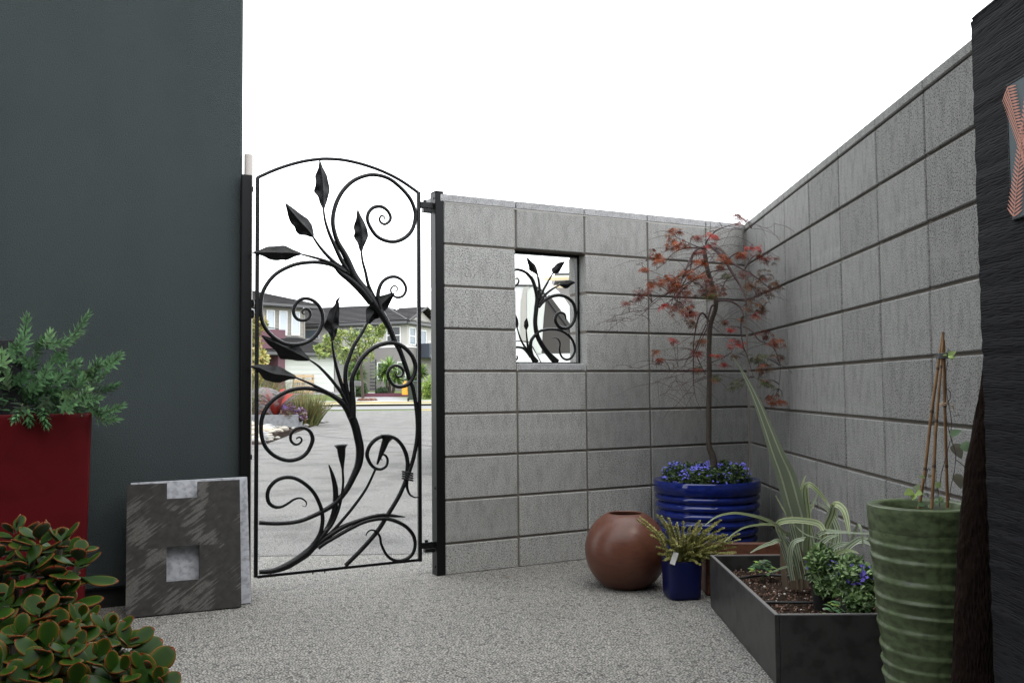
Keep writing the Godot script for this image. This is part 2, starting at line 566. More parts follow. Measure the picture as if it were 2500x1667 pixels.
	mat("bin_lid", lin(0.03, 0.05, 0.04), 0.4)
	mat("orange_plastic", lin(0.62, 0.27, 0.012), 0.5)
	world_map(mat("boulder", lin(0.15, 0.14, 0.14), 0.9, 0.3), T.marble, Vector3.ONE * 0.9, T.bark, 3.0)
	for k in 4:
		var c: Color = [lin(0.36, 0.33, 0.28), lin(0.27, 0.27, 0.265), lin(0.46, 0.40, 0.31), lin(0.20, 0.205, 0.21)][k]
		world_map(mat("stone_%d" % k, c, 0.75), T.fine, Vector3.ONE * 1.5)
	world_map(mat("grey_planter", lin(0.20, 0.205, 0.215), 0.8), T.cloudy, Vector3.ONE * 1.5)
	mat("van_white", lin(0.80, 0.82, 0.80), 0.25)
	mat("van_trim", lin(0.015, 0.016, 0.018), 0.5)
	mat("van_pillar", lin(0.42, 0.41, 0.37), 0.5)
	mat("van_door", lin(0.62, 0.64, 0.60), 0.3)
	mat("van_glass", lin(0.08, 0.075, 0.07), 0.12, 0.3)
	mat("rack_cream", lin(0.62, 0.50, 0.32), 0.5)

# ---------------------------------------------------------------- ground
func rise(depth: float) -> float:          # the street climbs gently away from the drive
	var k := [[-50.0, 0.0], [36.5, 0.0], [38.0, 0.02], [45.0, 0.05], [47.0, 0.17], [49.0, 0.21], [58.0, 0.73], [75.0, 0.9], [120.0, 1.0], [900.0, 1.0]]
	for i in k.size() - 1:
		if depth <= k[i + 1][0]:
			return lerpf(k[i][1], k[i + 1][1], (depth - k[i][0]) / (k[i + 1][0] - k[i][0]))
	return 1.0

func strip(called: String, x0: float, x1: float, d0: float, d1: float, lift: float, m: Material, parts := 6) -> void:
	var g := Geo.new()
	for i in parts:
		var a := lerpf(d0, d1, float(i) / parts)
		var b := lerpf(d0, d1, float(i + 1) / parts)
		g.quad(Vector3(x0, rise(a) + lift, -a), Vector3(x1, rise(a) + lift, -a), Vector3(x1, rise(b) + lift, -b), Vector3(x0, rise(b) + lift, -b), Vector3.UP)
	struct(put(called, g, m, self))

func setting() -> void:
	var g := Geo.new()
	var at := [-30.0, 0.0, 20.0, 36.5, 38.0, 45.0, 47.0, 49.0, 58.0, 75.0, 120.0, 700.0]
	for i in at.size() - 1:
		g.quad(Vector3(-400, rise(at[i]) - 0.012, -at[i]), Vector3(400, rise(at[i]) - 0.012, -at[i]), Vector3(400, rise(at[i + 1]) - 0.012, -at[i + 1]), Vector3(-400, rise(at[i + 1]) - 0.012, -at[i + 1]), Vector3.UP)
	struct(put("ground", g, M.lawn, self))
	# a bed of dark joint filler just below the slabs of exposed aggregate
	struct(boxed("joint_filler", -6, 6, -0.011, -0.005, -6.2, -3.6, M.joint, self))
	var near := Geo.new()
	var nz := noise(FastNoiseLite.TYPE_SIMPLEX, 0.5, 5, 77)
	for i in 100:
		for k in 70:
			var q := []
			for s in [[0, 0], [1, 0], [1, 1], [0, 1]]:
				var x: float = -7.0 + 13.0 * (i + s[0]) / 100.0
				var z: float = lerpf(4.0, lerpf(-4.626, -5.03, (x + 7.0) / 13.0), (k + s[1]) / 70.0)
				var dust := 1.0 + 0.10 * nz.get_noise_2d(x * 2.2, z * 2.2) + 0.07 * nz.get_noise_2d(x * 9.0 + 40.0, z * 9.0)
				var d := Vector2((x + 0.45) * 1.0, (z + 4.05) * 2.2).length()      # pale cement dust by the hinge post
				dust += 0.22 * clampf(1.0 - d / 0.55, 0.0, 1.0) * (0.7 + nz.get_noise_2d(x * 20.0, z * 20.0))
				q.append([Vector3(x, 0, z), Color(dust, dust, dust)])
			for t in [[0, 1, 2], [0, 2, 3]]:
				var from := near.c.size()
				near.tri(q[t[0]][0], q[t[1]][0], q[t[2]][0], Vector3.UP, Vector3.UP, Vector3.UP)
				for e in 3:
					for s in 4:
						if near.v[from + e].is_equal_approx(q[s][0]):
							near.c[from + e] = q[s][1]
	struct(put("courtyard_paving", near, M.aggregate, self))
	var far := Geo.new()
	far.quad(Vector3(-7, 0, -4.64), Vector3(6, 0, -5.044), Vector3(9, 0, -35), Vector3(-13, 0, -20), Vector3.UP)
	far.quad(Vector3(-13, 0, -20), Vector3(9, 0, -35), Vector3(9, 0, -36), Vector3(-13, 0, -39), Vector3.UP)
	struct(put("driveway", far, M.drive_aggregate, self))
	struct(boxed("driveway_joint", -0.02, 0.02, 0.001, 0.004, -3.4, 3.4, M.joint, self)).transform = Transform3D(Basis(Vector3.UP, 0.62), Vector3(-2.9, 0, -16.2))
	strip("near_verge", -3.9, 60, 36.2, 38.4, 0.004, M.dry_grass)
	strip("near_kerb", -60, 60, 38.4, 38.75, 0.05, M.pale_concrete, 1)
	strip("road", -60, 60, 38.75, 45.0, 0.0, M.asphalt)
	strip("far_kerb", -60, 60, 45.0, 45.3, 0.10, M.pale_concrete, 1)
	strip("far_verge", -60, 60, 45.3, 47.2, 0.06, M.dry_grass)
	strip("footpath", -60, 60, 47.2, 48.6, 0.066, M.pale_concrete)
	strip("far_lawn", -60, 60, 48.6, 62.0, 0.004, M.lawn)
	var dr := Geo.new()
	for i in 6:
		var a := lerpf(48.6, 57.0, i / 6.0)
		var b := lerpf(48.6, 57.0, (i + 1) / 6.0)
		var xa := lerpf(-6.5, -9.3, i / 6.0)
		var xb := lerpf(-6.5, -9.3, (i + 1) / 6.0)
		dr.quad(Vector3(xa - 1.6, rise(a) + 0.012, -a), Vector3(xa + 2.2, rise(a) + 0.012, -a), Vector3(xb + 0.6, rise(b) + 0.012, -b), Vector3(xb - 1.6, rise(b) + 0.012, -b), Vector3.UP)
	struct(put("neighbour_driveway", dr, M.grey_concrete, self))
	strip("garage_apron", -15.5, -10.2, 55.2, 58.2, 0.012, M.grey_concrete, 3)

# ---------------------------------------------------------------- walls
func left_wall() -> void:
	var o := thing("house_wall", "tall dark green-grey stucco house wall left of the gate", "wall", on_gatewall(-2.782, 0, -0.1), HEAD)
	boxed("stucco_face", -8.0, 0.0, 0.075, 7.2, -0.25, 0.0, M.stucco_paint, o, 0.012)  # upper part, out of view, made taller to keep sky light off the side wall
	boxed("base_strip", -8.0, -0.02, 0.0, 0.075, -0.24, -0.025, M.dark_base, o)

func house_behind() -> void:  # unseen wall and overhang, put in to cut sky light on the courtyard
	var o := thing("unseen_back_wall", "unseen dark stucco house wall behind the viewer, added to shade the courtyard", "wall", Vector3(0, 0, 1.5))
	boxed("stucco_face", -7.0, 1.95, 0.0, 4.6, 0.0, 0.3, M.stucco_paint, o, 0.012)
	boxed("shade_eave", -7.0, 1.95, 2.75, 2.9, -1.3, -0.005, M.dark_base, o, 0.012)  # overhang deepened to shade the foreground

func block(parent: Node, x0: float, x1: float, y0: float, y1: float, depth: float, weathered := false) -> void:  # last argument picks the tones darkened for the side wall's weaker light
	var key := "%d_%d_%d" % [roundi((x1 - x0) * 1000), roundi((y1 - y0) * 1000), roundi(depth * 1000)]
	if not cached.has(key):
		var g := Geo.new()
		box(g, Vector3.ZERO, Vector3(x1 - x0, y1 - y0, depth), 0.0035)
		cached[key] = g.mesh()
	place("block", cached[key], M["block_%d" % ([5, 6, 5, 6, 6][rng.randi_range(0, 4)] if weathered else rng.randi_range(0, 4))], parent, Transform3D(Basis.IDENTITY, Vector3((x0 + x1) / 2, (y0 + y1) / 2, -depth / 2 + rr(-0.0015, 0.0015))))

func gate_wall() -> void:
	var o := thing("block_wall", "grey concrete block wall with a window opening, right of the gate", "wall", CORNER, HEAD)
	var cols := [-1.872, -1.4853, -1.0853, -0.6853, -0.2853, 0.0]
	var t := 0.165
	for r in 9:
		var top := BED + 0.2 * (4 - r) - 0.005
		var low := top - 0.19
		if r == 0:
			top = 1.737; low = BED + 0.605
		elif r == 8:
			low = 0.0
		# r == 0 is the course under the capping, then down
		if r > 0:
			top = BED + 0.2 * (4 - r) - 0.005
			low = maxf(BED + 0.2 * (3 - r) + 0.005, 0.0)
		for k in 5:
			if k == 1 and r >= 1 and r <= 3:
				continue
			block(o, cols[k] + (0.005 if k > 0 else 0.0), cols[k + 1] - 0.005, low, top, t)
	for k in 5:
		var g := Geo.new()
		slab(g, cols[k] + (0.003 if k > 0 else -0.02), cols[k + 1] - 0.003, 1.742, 1.779, -t - 0.002, 0.001, 0.003)
		put("capping_block", g, M.cap_stone, o)
	boxed("capping_bed", -1.87, -0.002, 1.7365, 1.7425, -t + 0.002, -0.0015, M.pale_mortar, o)
	var core := Geo.new()
	slab(core, -1.868, -1.4915, 0.0, 1.7365, -t + 0.008, -0.008)
	slab(core, -1.079, 0.0, 0.0, 1.7365, -t + 0.008, -0.008)
	slab(core, -1.4915, -1.079, 1.545, 1.7365, -t + 0.008, -0.008)
	slab(core, -1.4915, -1.079, 0.0, 0.944, -t + 0.008, -0.008)
	put("mortar", core, M.mortar, o)
	boxed("sill_block", -1.478, -1.092, 0.947, 0.982, -t, 0.0005, M.cap_stone, o, 0.003)
	boxed("sill_bed", -1.4865, -1.0835, 0.944, 0.978, -t + 0.01, -0.004, M.pale_mortar, o)

func side_wall() -> void:
	var o := thing("block_wall", "long grey concrete block wall running along the right side of the courtyard", "wall", CORNER, -(PI / 2 + 0.034618))
	var t := 0.19
	for r in 9:
		var top := 1.737 if r == 0 else BED + 0.2 * (4 - r) - 0.005
		var low := BED + 0.605 if r == 0 else maxf(BED + 0.2 * (3 - r) + 0.005, 0.0)
		for k in 15:
			var x0 := 0.012 if k == 0 else 0.4519 + 0.4 * (k - 1) + 0.0048
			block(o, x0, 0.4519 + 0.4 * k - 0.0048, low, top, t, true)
	for k in 15:
		var g := Geo.new()
		var x0 := -0.19 if k == 0 else 0.4519 + 0.4 * (k - 1) + 0.003
		slab(g, x0, 0.4519 + 0.4 * k - 0.003, 1.745, 1.781, -t - 0.002, 0.001, 0.004)
		put("capping_block", g, M.block_6, o)  # capping takes the shade-darkened tone too
	boxed("mortar", -0.15, 6.05, 0.0, 1.7445, -t + 0.008, -0.010, M.mortar, o)

func gate_posts() -> void:
	var l := thing("latch_post", "slim black steel latch post against the house wall edge", "post", on_gatewall(-2.768, 0, -0.07), HEAD)
	boxed("post", -0.026, 0.017, 0.0, 1.79, -0.012, 0.012, M.black_steel, l, 0.002)
	var c := Geo.new()
	for s in [1.232, 1.188]:
		var p := []; var r := []
		for i in 7:
			p.append(Vector3(0.021, s - 0.018 + 0.006 * i, 0.004)); r.append(0.0115 * sqrt(maxf(0.05, 1.0 - pow((i - 3) / 3.3, 2.0))))
		tube(c, p, r, 10)
	put("latch_keeper", c, M.black_iron, l)
	for y in [0.567, 1.72]:
		var st := Geo.new()
		tube(st, [Vector3(0.021, y, 0), Vector3(0.021, y + 0.021, 0)], [0.004, 0.004], 8)
		put("stop", st, M.black_steel, l)
	var tb := Geo.new()
	lathe(tb, [Vector2(0, 0), Vector2(0.019, 0), Vector2(0.019, 1.885), Vector2(0.017, 1.888), Vector2(0, 1.888)], 24)
	tag(put("tube_post", tb, M.steel_tube, self, Transform3D(Basis.IDENTITY, on_gatewall(-2.757, 0, -0.103))), "round bare steel tube post standing behind the black latch post", "post")
	var h := thing("hinge_post", "square black steel hinge post at the end of the block wall", "post", on_gatewall(-1.8945, 0, -0.03), HEAD)
	boxed("post", -0.0215, 0.0215, 0.0, 1.786, -0.03, 0.03, M.black_steel, h, 0.003)
	boxed("post_cap", -0.0225, 0.0225, 1.786, 1.790, -0.031, 0.031, M.black_steel, h, 0.001)
	for y in [1.758, 0.40, 0.04]:
		var bolt := Geo.new()
		tube(bolt, [Vector3(-0.0205, y, 0.008), Vector3(-0.025, y, 0.008)], [0.006, 0.005], 8)
		put("bolt", bolt, M.black_iron, h)

# ---------------------------------------------------------------- gate
var iron_origin := Vector3.ZERO

func iron(parent: Node, called: String, list: Array, z: float) -> void:
	var p := []
	var r := []
	for i in list.size() / 3:
		p.append(Vector3(list[i * 3], list[i * 3 + 1], z) - iron_origin)
		r.append(list[i * 3 + 2] * (1.4 if called == "arched_top_rail" else 1.16))
	var s := spline(p, r, 5)
	var g := Geo.new()
	tube(g, s[0], s[1], 8, 0.9)
	put(called, g, M.black_iron, parent)

func iron_leaf(parent: Node, list: Array, z: float) -> void:
	var p := []
	var w := []
	for i in list.size() / 3:
		p.append(Vector3(list[i * 3], list[i * 3 + 1], z) - iron_origin)
		w.append(list[i * 3 + 2])
	var s := spline(p, w, 4)
	var pts: Array = s[0]
	var hw: Array = s[1]
	var cols := [-1.0, -0.75, -0.4, -0.09, 0.0, 0.09, 0.4, 0.75, 1.0]
	var rows := []
	var phase := rr(0, TAU)
	for i in pts.size():
		var t: Vector3 = (pts[mini(i + 1, pts.size() - 1)] - pts[maxi(i - 1, 0)]).normalized()
		var sd := Vector3(-t.y, t.x, 0)
		var row := []
		for c in cols:
			var wave := 0.07 * sin(i * 0.75 + phase + (1.7 if c > 0 else 0.0)) * absf(c)
			var dz: float = hw[i] * (0.34 * absf(c) - (0.16 if c == 0.0 else 0.0) + wave * 2.0) - 0.003
			row.append(pts[i] + sd * c * hw[i] * (1.0 + wave) + Vector3(0, 0, -dz))
		rows.append(row)
	var g := Geo.new()
	var nrm := []
	for i in rows.size():
		var nr := []
		for k in cols.size():
			var a: Vector3 = rows[mini(i + 1, rows.size() - 1)][k] - rows[maxi(i - 1, 0)][k]
			var b: Vector3 = rows[i][mini(k + 1, cols.size() - 1)] - rows[i][maxi(k - 1, 0)]
			var nn := a.cross(b).normalized()
			nr.append(nn if nn.z > 0 else -nn)
		nrm.append(nr)
	for i in rows.size() - 1:
		for k in cols.size() - 1:
			g.squad(rows[i][k], rows[i][k + 1], rows[i + 1][k + 1], rows[i + 1][k], nrm[i][k], nrm[i][k + 1], nrm[i + 1][k + 1], nrm[i + 1][k])
	put("leaf", g, M.black_iron, parent)

func lily(parent: Node, mouth: Vector3, base: Vector3, width: float) -> void:
	var ax := (mouth - base).normalized()
	var len := mouth.distance_to(base)
	var g := Geo.new()
	var prof := [Vector2(0.0046, 0), Vector2(0.008, len * 0.2), Vector2(width * 0.45, len * 0.55), Vector2(width * 0.55, len * 0.85), Vector2(width * 0.8, len * 0.96), Vector2(width, len), Vector2(width * 0.78, len * 0.965), Vector2(width * 0.5, len * 0.86), Vector2(0.004, len * 0.5)]
	lathe(g, prof, 20, 0.04)
	var side := ax.cross(Vector3.BACK).normalized()
	put("lily_flower", g, M.black_iron, parent, Transform3D(Basis(side, ax, side.cross(ax)), base - iron_origin))

func garden_gate() -> void:
	iron_origin = Vector3(-2.36, 0, -0.03)
	var gate := thing("garden_gate", "tall black wrought iron garden gate with scrolls, leaves and lilies under an arched top", "gate", on_gatewall(-2.36, 0, -0.03), HEAD)
	for s in [[-2.7345, 0.076, 1.776, 0.0075], [-1.9895, 0.07, 1.783, 0.0085]]:
		boxed("stile", s[0] - s[3] + 2.36, s[0] + s[3] + 2.36, s[1], s[2], -0.008, 0.008, M.black_iron, gate, 0.0015)
	boxed("bottom_rail", -0.369, 0.363, 0.072, 0.0845, -0.0075, 0.0075, M.black_iron, gate, 0.0015)
	iron(gate, "arched_top_rail", [-2.735, 1.774, 0.0052, -2.6709, 1.8104, 0.0053, -2.6047, 1.8415, 0.0053, -2.5338, 1.8678, 0.0054, -2.469, 1.884, 0.0054, -2.4251, 1.8907, 0.0054, -2.3585, 1.8938, 0.0055, -2.2833, 1.8871, 0.0055, -2.2068, 1.8725, 0.0056, -2.1368, 1.8519, 0.0056, -2.0698, 1.8242, 0.0057, -1.9917, 1.7804, 0.0057], -0.030)
	iron(gate, "scroll", [-2.7197, 0.0973, 0.008, -2.6574, 0.0976, 0.0101, -2.589, 0.1178, 0.0143, -2.5195, 0.1555, 0.0165, -2.4843, 0.1884, 0.0138, -2.4577, 0.2362, 0.009, -2.4471, 0.2874, 0.008, -2.4507, 0.3328, 0.0076, -2.4668, 0.379, 0.0076, -2.4918, 0.4222, 0.0076, -2.5307, 0.4591, 0.0076, -2.5728, 0.4828, 0.0076, -2.6143, 0.4871, 0.0075, -2.652, 0.4745, 0.0075, -2.6791, 0.4456, 0.0075, -2.6871, 0.4139, 0.0074, -2.6789, 0.3829, 0.0074, -2.655, 0.365, 0.0068, -2.6277, 0.3635, 0.0058, -2.6002, 0.3752, 0.0051, -2.5725, 0.3912, 0.0045, -2.5446, 0.3945, 0.0038, -2.5217, 0.3792, 0.0031, -2.5192, 0.3635, 0.0021, -2.527, 0.3565, 0.0014, -2.5386, 0.3642, 0.001], -0.030)
	iron(gate, "scroll", [-2.7202, 0.3031, 0.0081, -2.6406, 0.2935, 0.0081, -2.5543, 0.2954, 0.0082, -2.4839, 0.3159, 0.009, -2.4376, 0.3351, 0.0097, -2.387, 0.3648, 0.0105, -2.3395, 0.4162, 0.012, -2.3062, 0.4749, 0.0135, -2.282, 0.5306, 0.0164, -2.2755, 0.5945, 0.0171, -2.2856, 0.652, 0.0171, -2.2986, 0.7024, 0.0171, -2.3172, 0.7457, 0.0171, -2.3357, 0.7782, 0.015, -2.3652, 0.8107, 0.0121, -2.4127, 0.8415, 0.0095, -2.4669, 0.8614, 0.0088, -2.5311, 0.8686, 0.008, -2.5872, 0.8608, 0.008, -2.6426, 0.8348, 0.0079, -2.6835, 0.7983, 0.0079, -2.7081, 0.7511, 0.0078, -2.7147, 0.707, 0.0078, -2.71, 0.6593, 0.0078, -2.693, 0.6179, 0.0078, -2.6622, 0.586, 0.0078, -2.6244, 0.5656, 0.0079, -2.5864, 0.5587, 0.0079, -2.5445, 0.5679, 0.008, -2.5128, 0.5935, 0.008, -2.4923, 0.638, 0.0084, -2.4959, 0.6677, 0.0077, -2.513, 0.6891, 0.007, -2.5413, 0.698, 0.0066, -2.5693, 0.6908, 0.0062, -2.5867, 0.6689, 0.0059, -2.5866, 0.6448, 0.0055, -2.5726, 0.6288, 0.0052, -2.5569, 0.6264, 0.0045, -2.5429, 0.6356, 0.0042, -2.5394, 0.6473, 0.0038, -2.5475, 0.6566, 0.0035, -2.5587, 0.6542, 0.0031, -2.5639, 0.6492, 0.0024], -0.032)
	iron(gate, "scroll", [-2.3131, 0.7316, 0.0142, -2.3112, 0.7921, 0.0121, -2.3149, 0.8556, 0.0107, -2.3149, 0.9092, 0.01, -2.2981, 0.9521, 0.0097, -2.2681, 1.0026, 0.0094, -2.2264, 1.0409, 0.0091, -2.1806, 1.0633, 0.0087, -2.1225, 1.0734, 0.0088, -2.0717, 1.0557, 0.0089, -2.0323, 1.0192, 0.0089, -2.0126, 0.9748, 0.0093, -2.0168, 0.9304, 0.0093, -2.0368, 0.8935, 0.0092, -2.0606, 0.8771, 0.0081, -2.0959, 0.8718, 0.0073, -2.127, 0.8866, 0.0073, -2.1462, 0.9232, 0.0069, -2.1384, 0.9524, 0.0066, -2.1151, 0.9682, 0.0062, -2.0877, 0.9635, 0.0059, -2.0713, 0.9433, 0.0055, -2.0781, 0.9224, 0.0048, -2.0957, 0.9169, 0.004, -2.1082, 0.9268, 0.0033, -2.1015, 0.9407, 0.0022], -0.022)
	iron(gate, "scroll", [-2.3438, 0.0867, 0.0091, -2.2662, 0.1531, 0.0095, -2.1947, 0.2251, 0.0096, -2.1487, 0.2896, 0.0097, -2.0944, 0.3689, 0.0094, -2.061, 0.4359, 0.0091, -2.0272, 0.5187, 0.0088, -2.0102, 0.5841, 0.0088, -1.9996, 0.6574, 0.0085, -2.0004, 0.7313, 0.0085, -2.0093, 0.8054, 0.0085, -2.0217, 0.8684, 0.0089, -2.0336, 0.8936, 0.0096, -2.0531, 0.9564, 0.01, -2.0844, 1.0374, 0.0103, -2.1077, 1.0776, 0.0107, -2.1349, 1.1397, 0.0125, -2.1696, 1.1975, 0.0154, -2.2079, 1.2475, 0.019, -2.2536, 1.3041, 0.0204, -2.3026, 1.3673, 0.0181, -2.3399, 1.4526, 0.013, -2.3789, 1.5187, 0.0101, -2.3984, 1.5787, 0.009, -2.4011, 1.629, 0.0087, -2.3882, 1.6879, 0.0087, -2.3585, 1.7487, 0.0084, -2.3098, 1.8009, 0.0081, -2.2529, 1.8313, 0.0077, -2.1991, 1.8417, 0.0078, -2.1369, 1.8313, 0.0079, -2.0818, 1.7974, 0.0079, -2.0341, 1.7511, 0.0083, -2.0102, 1.7022, 0.0083, -2.0056, 1.6611, 0.0083, -2.0187, 1.6072, 0.0083, -2.0508, 1.5673, 0.0083, -2.0984, 1.5423, 0.0078, -2.1455, 1.5402, 0.0078, -2.192, 1.5573, 0.0078, -2.2227, 1.5919, 0.0077, -2.2398, 1.631, 0.0074, -2.234, 1.6646, 0.0074, -2.211, 1.6898, 0.0074, -2.1762, 1.6976, 0.0074, -2.1451, 1.6832, 0.0071, -2.1284, 1.6548, 0.0067, -2.1343, 1.632, 0.006, -2.157, 1.6172, 0.0056, -2.1764, 1.625, 0.0052, -2.1821, 1.6401, 0.0044, -2.1724, 1.6549, 0.0041, -2.1588, 1.6505, 0.0033, -2.1593, 1.6356, 0.0019], -0.030)
	iron(gate, "scroll", [-2.2254, 1.2537, 0.0146, -2.267, 1.303, 0.016, -2.3233, 1.3512, 0.013, -2.3678, 1.3814, 0.0101, -2.3973, 1.4106, 0.0086, -2.452, 1.4219, 0.0078, -2.506, 1.4206, 0.0074, -2.5628, 1.4103, 0.0074, -2.6119, 1.39, 0.0073, -2.6534, 1.3634, 0.0073, -2.6842, 1.3303, 0.0073, -2.7113, 1.2808, 0.0076, -2.7195, 1.2289, 0.0076, -2.7176, 1.174, 0.0076, -2.7038, 1.1331, 0.0076, -2.6696, 1.0926, 0.0076, -2.6178, 1.0624, 0.0076, -2.5619, 1.058, 0.0077, -2.5125, 1.0727, 0.0077, -2.4732, 1.1068, 0.0078, -2.4517, 1.1533, 0.0078, -2.4517, 1.1993, 0.0078, -2.4698, 1.2342, 0.0071, -2.4985, 1.2551, 0.0071, -2.5306, 1.2602, 0.007, -2.5589, 1.2468, 0.007, -2.5757, 1.22, 0.007, -2.5774, 1.192, 0.007, -2.5622, 1.1697, 0.0066, -2.534, 1.1645, 0.0063, -2.5109, 1.1764, 0.006, -2.5045, 1.1977, 0.0056, -2.5163, 1.2142, 0.0053, -2.5323, 1.2137, 0.0046, -2.5411, 1.2018, 0.0039, -2.5358, 1.1922, 0.0028, -2.5241, 1.1911, 0.0018], -0.024)
	iron(gate, "scroll", [-2.1809, 1.2257, 0.0095, -2.1924, 1.2619, 0.0088, -2.1923, 1.3021, 0.0084, -2.1768, 1.3431, 0.0073, -2.1497, 1.3672, 0.007, -2.1146, 1.3763, 0.0067, -2.0832, 1.366, 0.0063, -2.0616, 1.341, 0.0063, -2.0577, 1.3152, 0.0059, -2.0717, 1.2904, 0.0056, -2.0992, 1.2808, 0.0052, -2.1227, 1.2921, 0.0044, -2.132, 1.312, 0.0041, -2.1257, 1.3278, 0.0037, -2.1108, 1.334, 0.0033, -2.0983, 1.3227, 0.003, -2.1042, 1.3095, 0.0022, -2.114, 1.3146, 0.0015], -0.020)
	iron(gate, "scroll", [-2.4695, 0.1765, 0.009, -2.4339, 0.1975, 0.0083, -2.3979, 0.2135, 0.0076, -2.3251, 0.2476, 0.0077, -2.2509, 0.2735, 0.0074, -2.1754, 0.2802, 0.0075, -2.118, 0.2669, 0.0076, -2.0637, 0.2374, 0.0076, -2.0286, 0.1983, 0.0076, -2.017, 0.1574, 0.0076, -2.025, 0.1182, 0.0076, -2.0487, 0.0951, 0.0076, -2.0876, 0.0852, 0.0065, -2.1262, 0.0936, 0.0061, -2.1567, 0.1197, 0.0057, -2.1795, 0.1646, 0.0053, -2.187, 0.2009, 0.005, -2.2059, 0.2263, 0.0043, -2.2285, 0.2335, 0.0035, -2.2465, 0.2236, 0.0028, -2.2521, 0.2092, 0.0018], -0.020)
	iron(gate, "scroll", [-1.9928, 0.362, 0.0022, -2.0127, 0.3633, 0.0029, -2.0363, 0.3794, 0.0044, -2.048, 0.4094, 0.0062, -2.0499, 0.4387, 0.008, -2.0478, 0.4825, 0.0088, -2.0456, 0.5264, 0.0088, -2.0553, 0.5708, 0.0088, -2.0787, 0.612, 0.008, -2.1099, 0.6387, 0.0077, -2.1486, 0.6483, 0.0076, -2.1909, 0.6396, 0.008, -2.2252, 0.6102, 0.0086, -2.2404, 0.5713, 0.0083, -2.2291, 0.5349, 0.0072, -2.2064, 0.5086, 0.0065, -2.1759, 0.4999, 0.0061, -2.149, 0.5131, 0.0058, -2.1427, 0.5418, 0.0054, -2.1546, 0.5622, 0.0047, -2.1719, 0.5648, 0.0036, -2.1796, 0.5543, 0.0029, -2.1682, 0.54, 0.0018], -0.038)
	iron(gate, "blade_leaf", [-2.4178, 0.5328, 0.0018, -2.4011, 0.4863, 0.0077, -2.3887, 0.4329, 0.0105, -2.3865, 0.3801, 0.0112, -2.393, 0.328, 0.0112, -2.4111, 0.2769, 0.0112, -2.4362, 0.2371, 0.0104, -2.479, 0.1923, 0.0097], -0.036)
	iron(gate, "blade_leaf", [-2.0624, 0.2784, 0.0018, -2.1148, 0.2873, 0.0072, -2.1571, 0.2951, 0.0072, -2.2104, 0.2937, 0.0071, -2.2743, 0.2807, 0.0078, -2.3481, 0.259, 0.0098, -2.4135, 0.2259, 0.0097, -2.4672, 0.1924, 0.0104, -2.5166, 0.1556, 0.0103, -2.5896, 0.1131, 0.0115, -2.6579, 0.0947, 0.0081, -2.7202, 0.095, 0.006], -0.028)
	iron(gate, "stem", [-2.3579, 0.5064, 0.0046, -2.3554, 0.4494, 0.0049, -2.3634, 0.3866, 0.0056, -2.378, 0.3315, 0.0063, -2.4033, 0.2775, 0.007, -2.4393, 0.2352, 0.0083, -2.4749, 0.1968, 0.0083], -0.026)
	iron(gate, "stem", [-2.1983, 0.5099, 0.005, -2.2458, 0.4175, 0.0057, -2.3093, 0.3364, 0.0064, -2.3645, 0.277, 0.0063, -2.408, 0.2351, 0.007, -2.4654, 0.1914, 0.0083], -0.034)
	iron(gate, "stem", [-2.4462, 1.6659, 0.0036, -2.4389, 1.6145, 0.005, -2.4224, 1.5619, 0.0065, -2.3967, 1.5062, 0.0076, -2.3598, 1.4328, 0.0087, -2.3264, 1.3877, 0.0087], -0.026)
	iron(gate, "stem", [-2.4961, 1.5407, 0.0036, -2.469, 1.5016, 0.0054, -2.4363, 1.4644, 0.0068, -2.3961, 1.4274, 0.0079, -2.3629, 1.4058, 0.0086, -2.3257, 1.3771, 0.0087], -0.028)
	iron(gate, "stem", [-2.5522, 1.4541, 0.0032, -2.4899, 1.442, 0.005, -2.4357, 1.4292, 0.0061, -2.3955, 1.4118, 0.0064, -2.3476, 1.3857, 0.0072], -0.018)
	iron(gate, "stem", [-2.2683, 1.4884, 0.004, -2.2615, 1.4395, 0.0051, -2.2483, 1.3927, 0.0062, -2.2331, 1.331, 0.0073, -2.2026, 1.27, 0.0088, -2.1758, 1.2307, 0.0088], -0.034)
	iron(gate, "stem", [-2.2423, 1.1589, 0.0051, -2.2696, 1.1111, 0.0069, -2.3034, 1.0601, 0.0079, -2.3258, 1.0059, 0.0086, -2.3407, 0.9629, 0.0093, -2.3444, 0.9094, 0.0093, -2.337, 0.8558, 0.0093, -2.3222, 0.7887, 0.01], -0.028)
	iron(gate, "stem", [-2.4042, 1.0821, 0.0036, -2.3976, 1.0305, 0.0053, -2.3866, 0.9736, 0.0068, -2.3682, 0.9095, 0.0078, -2.3498, 0.856, 0.0086, -2.3276, 0.7851, 0.0093], -0.034)
	iron(gate, "stem", [-2.51, 0.9939, 0.0032, -2.4688, 0.966, 0.0049, -2.4255, 0.9237, 0.0064, -2.3891, 0.8811, 0.0071, -2.3598, 0.8418, 0.0078, -2.3303, 0.7817, 0.0085], -0.026)
	iron(gate, "stem", [-2.5692, 0.916, 0.0031, -2.5039, 0.8889, 0.0049, -2.4501, 0.8622, 0.0063, -2.4103, 0.8406, 0.0071, -2.3738, 0.8162, 0.0085], -0.028)
	iron_leaf(gate, [-2.4657, 1.8803, 0.0007, -2.461, 1.8448, 0.0108, -2.4555, 1.8094, 0.027, -2.4518, 1.7667, 0.0331, -2.4507, 1.738, 0.0341, -2.4492, 1.7094, 0.0223, -2.4481, 1.6808, 0.0115, -2.448, 1.6622, 0.0043], -0.020)
	iron_leaf(gate, [-2.618, 1.6722, 0.0011, -2.5927, 1.6399, 0.0183, -2.5644, 1.607, 0.0325, -2.5431, 1.5857, 0.0389, -2.5217, 1.5643, 0.0355, -2.5056, 1.5477, 0.0178, -2.4948, 1.5343, 0.005], -0.020)
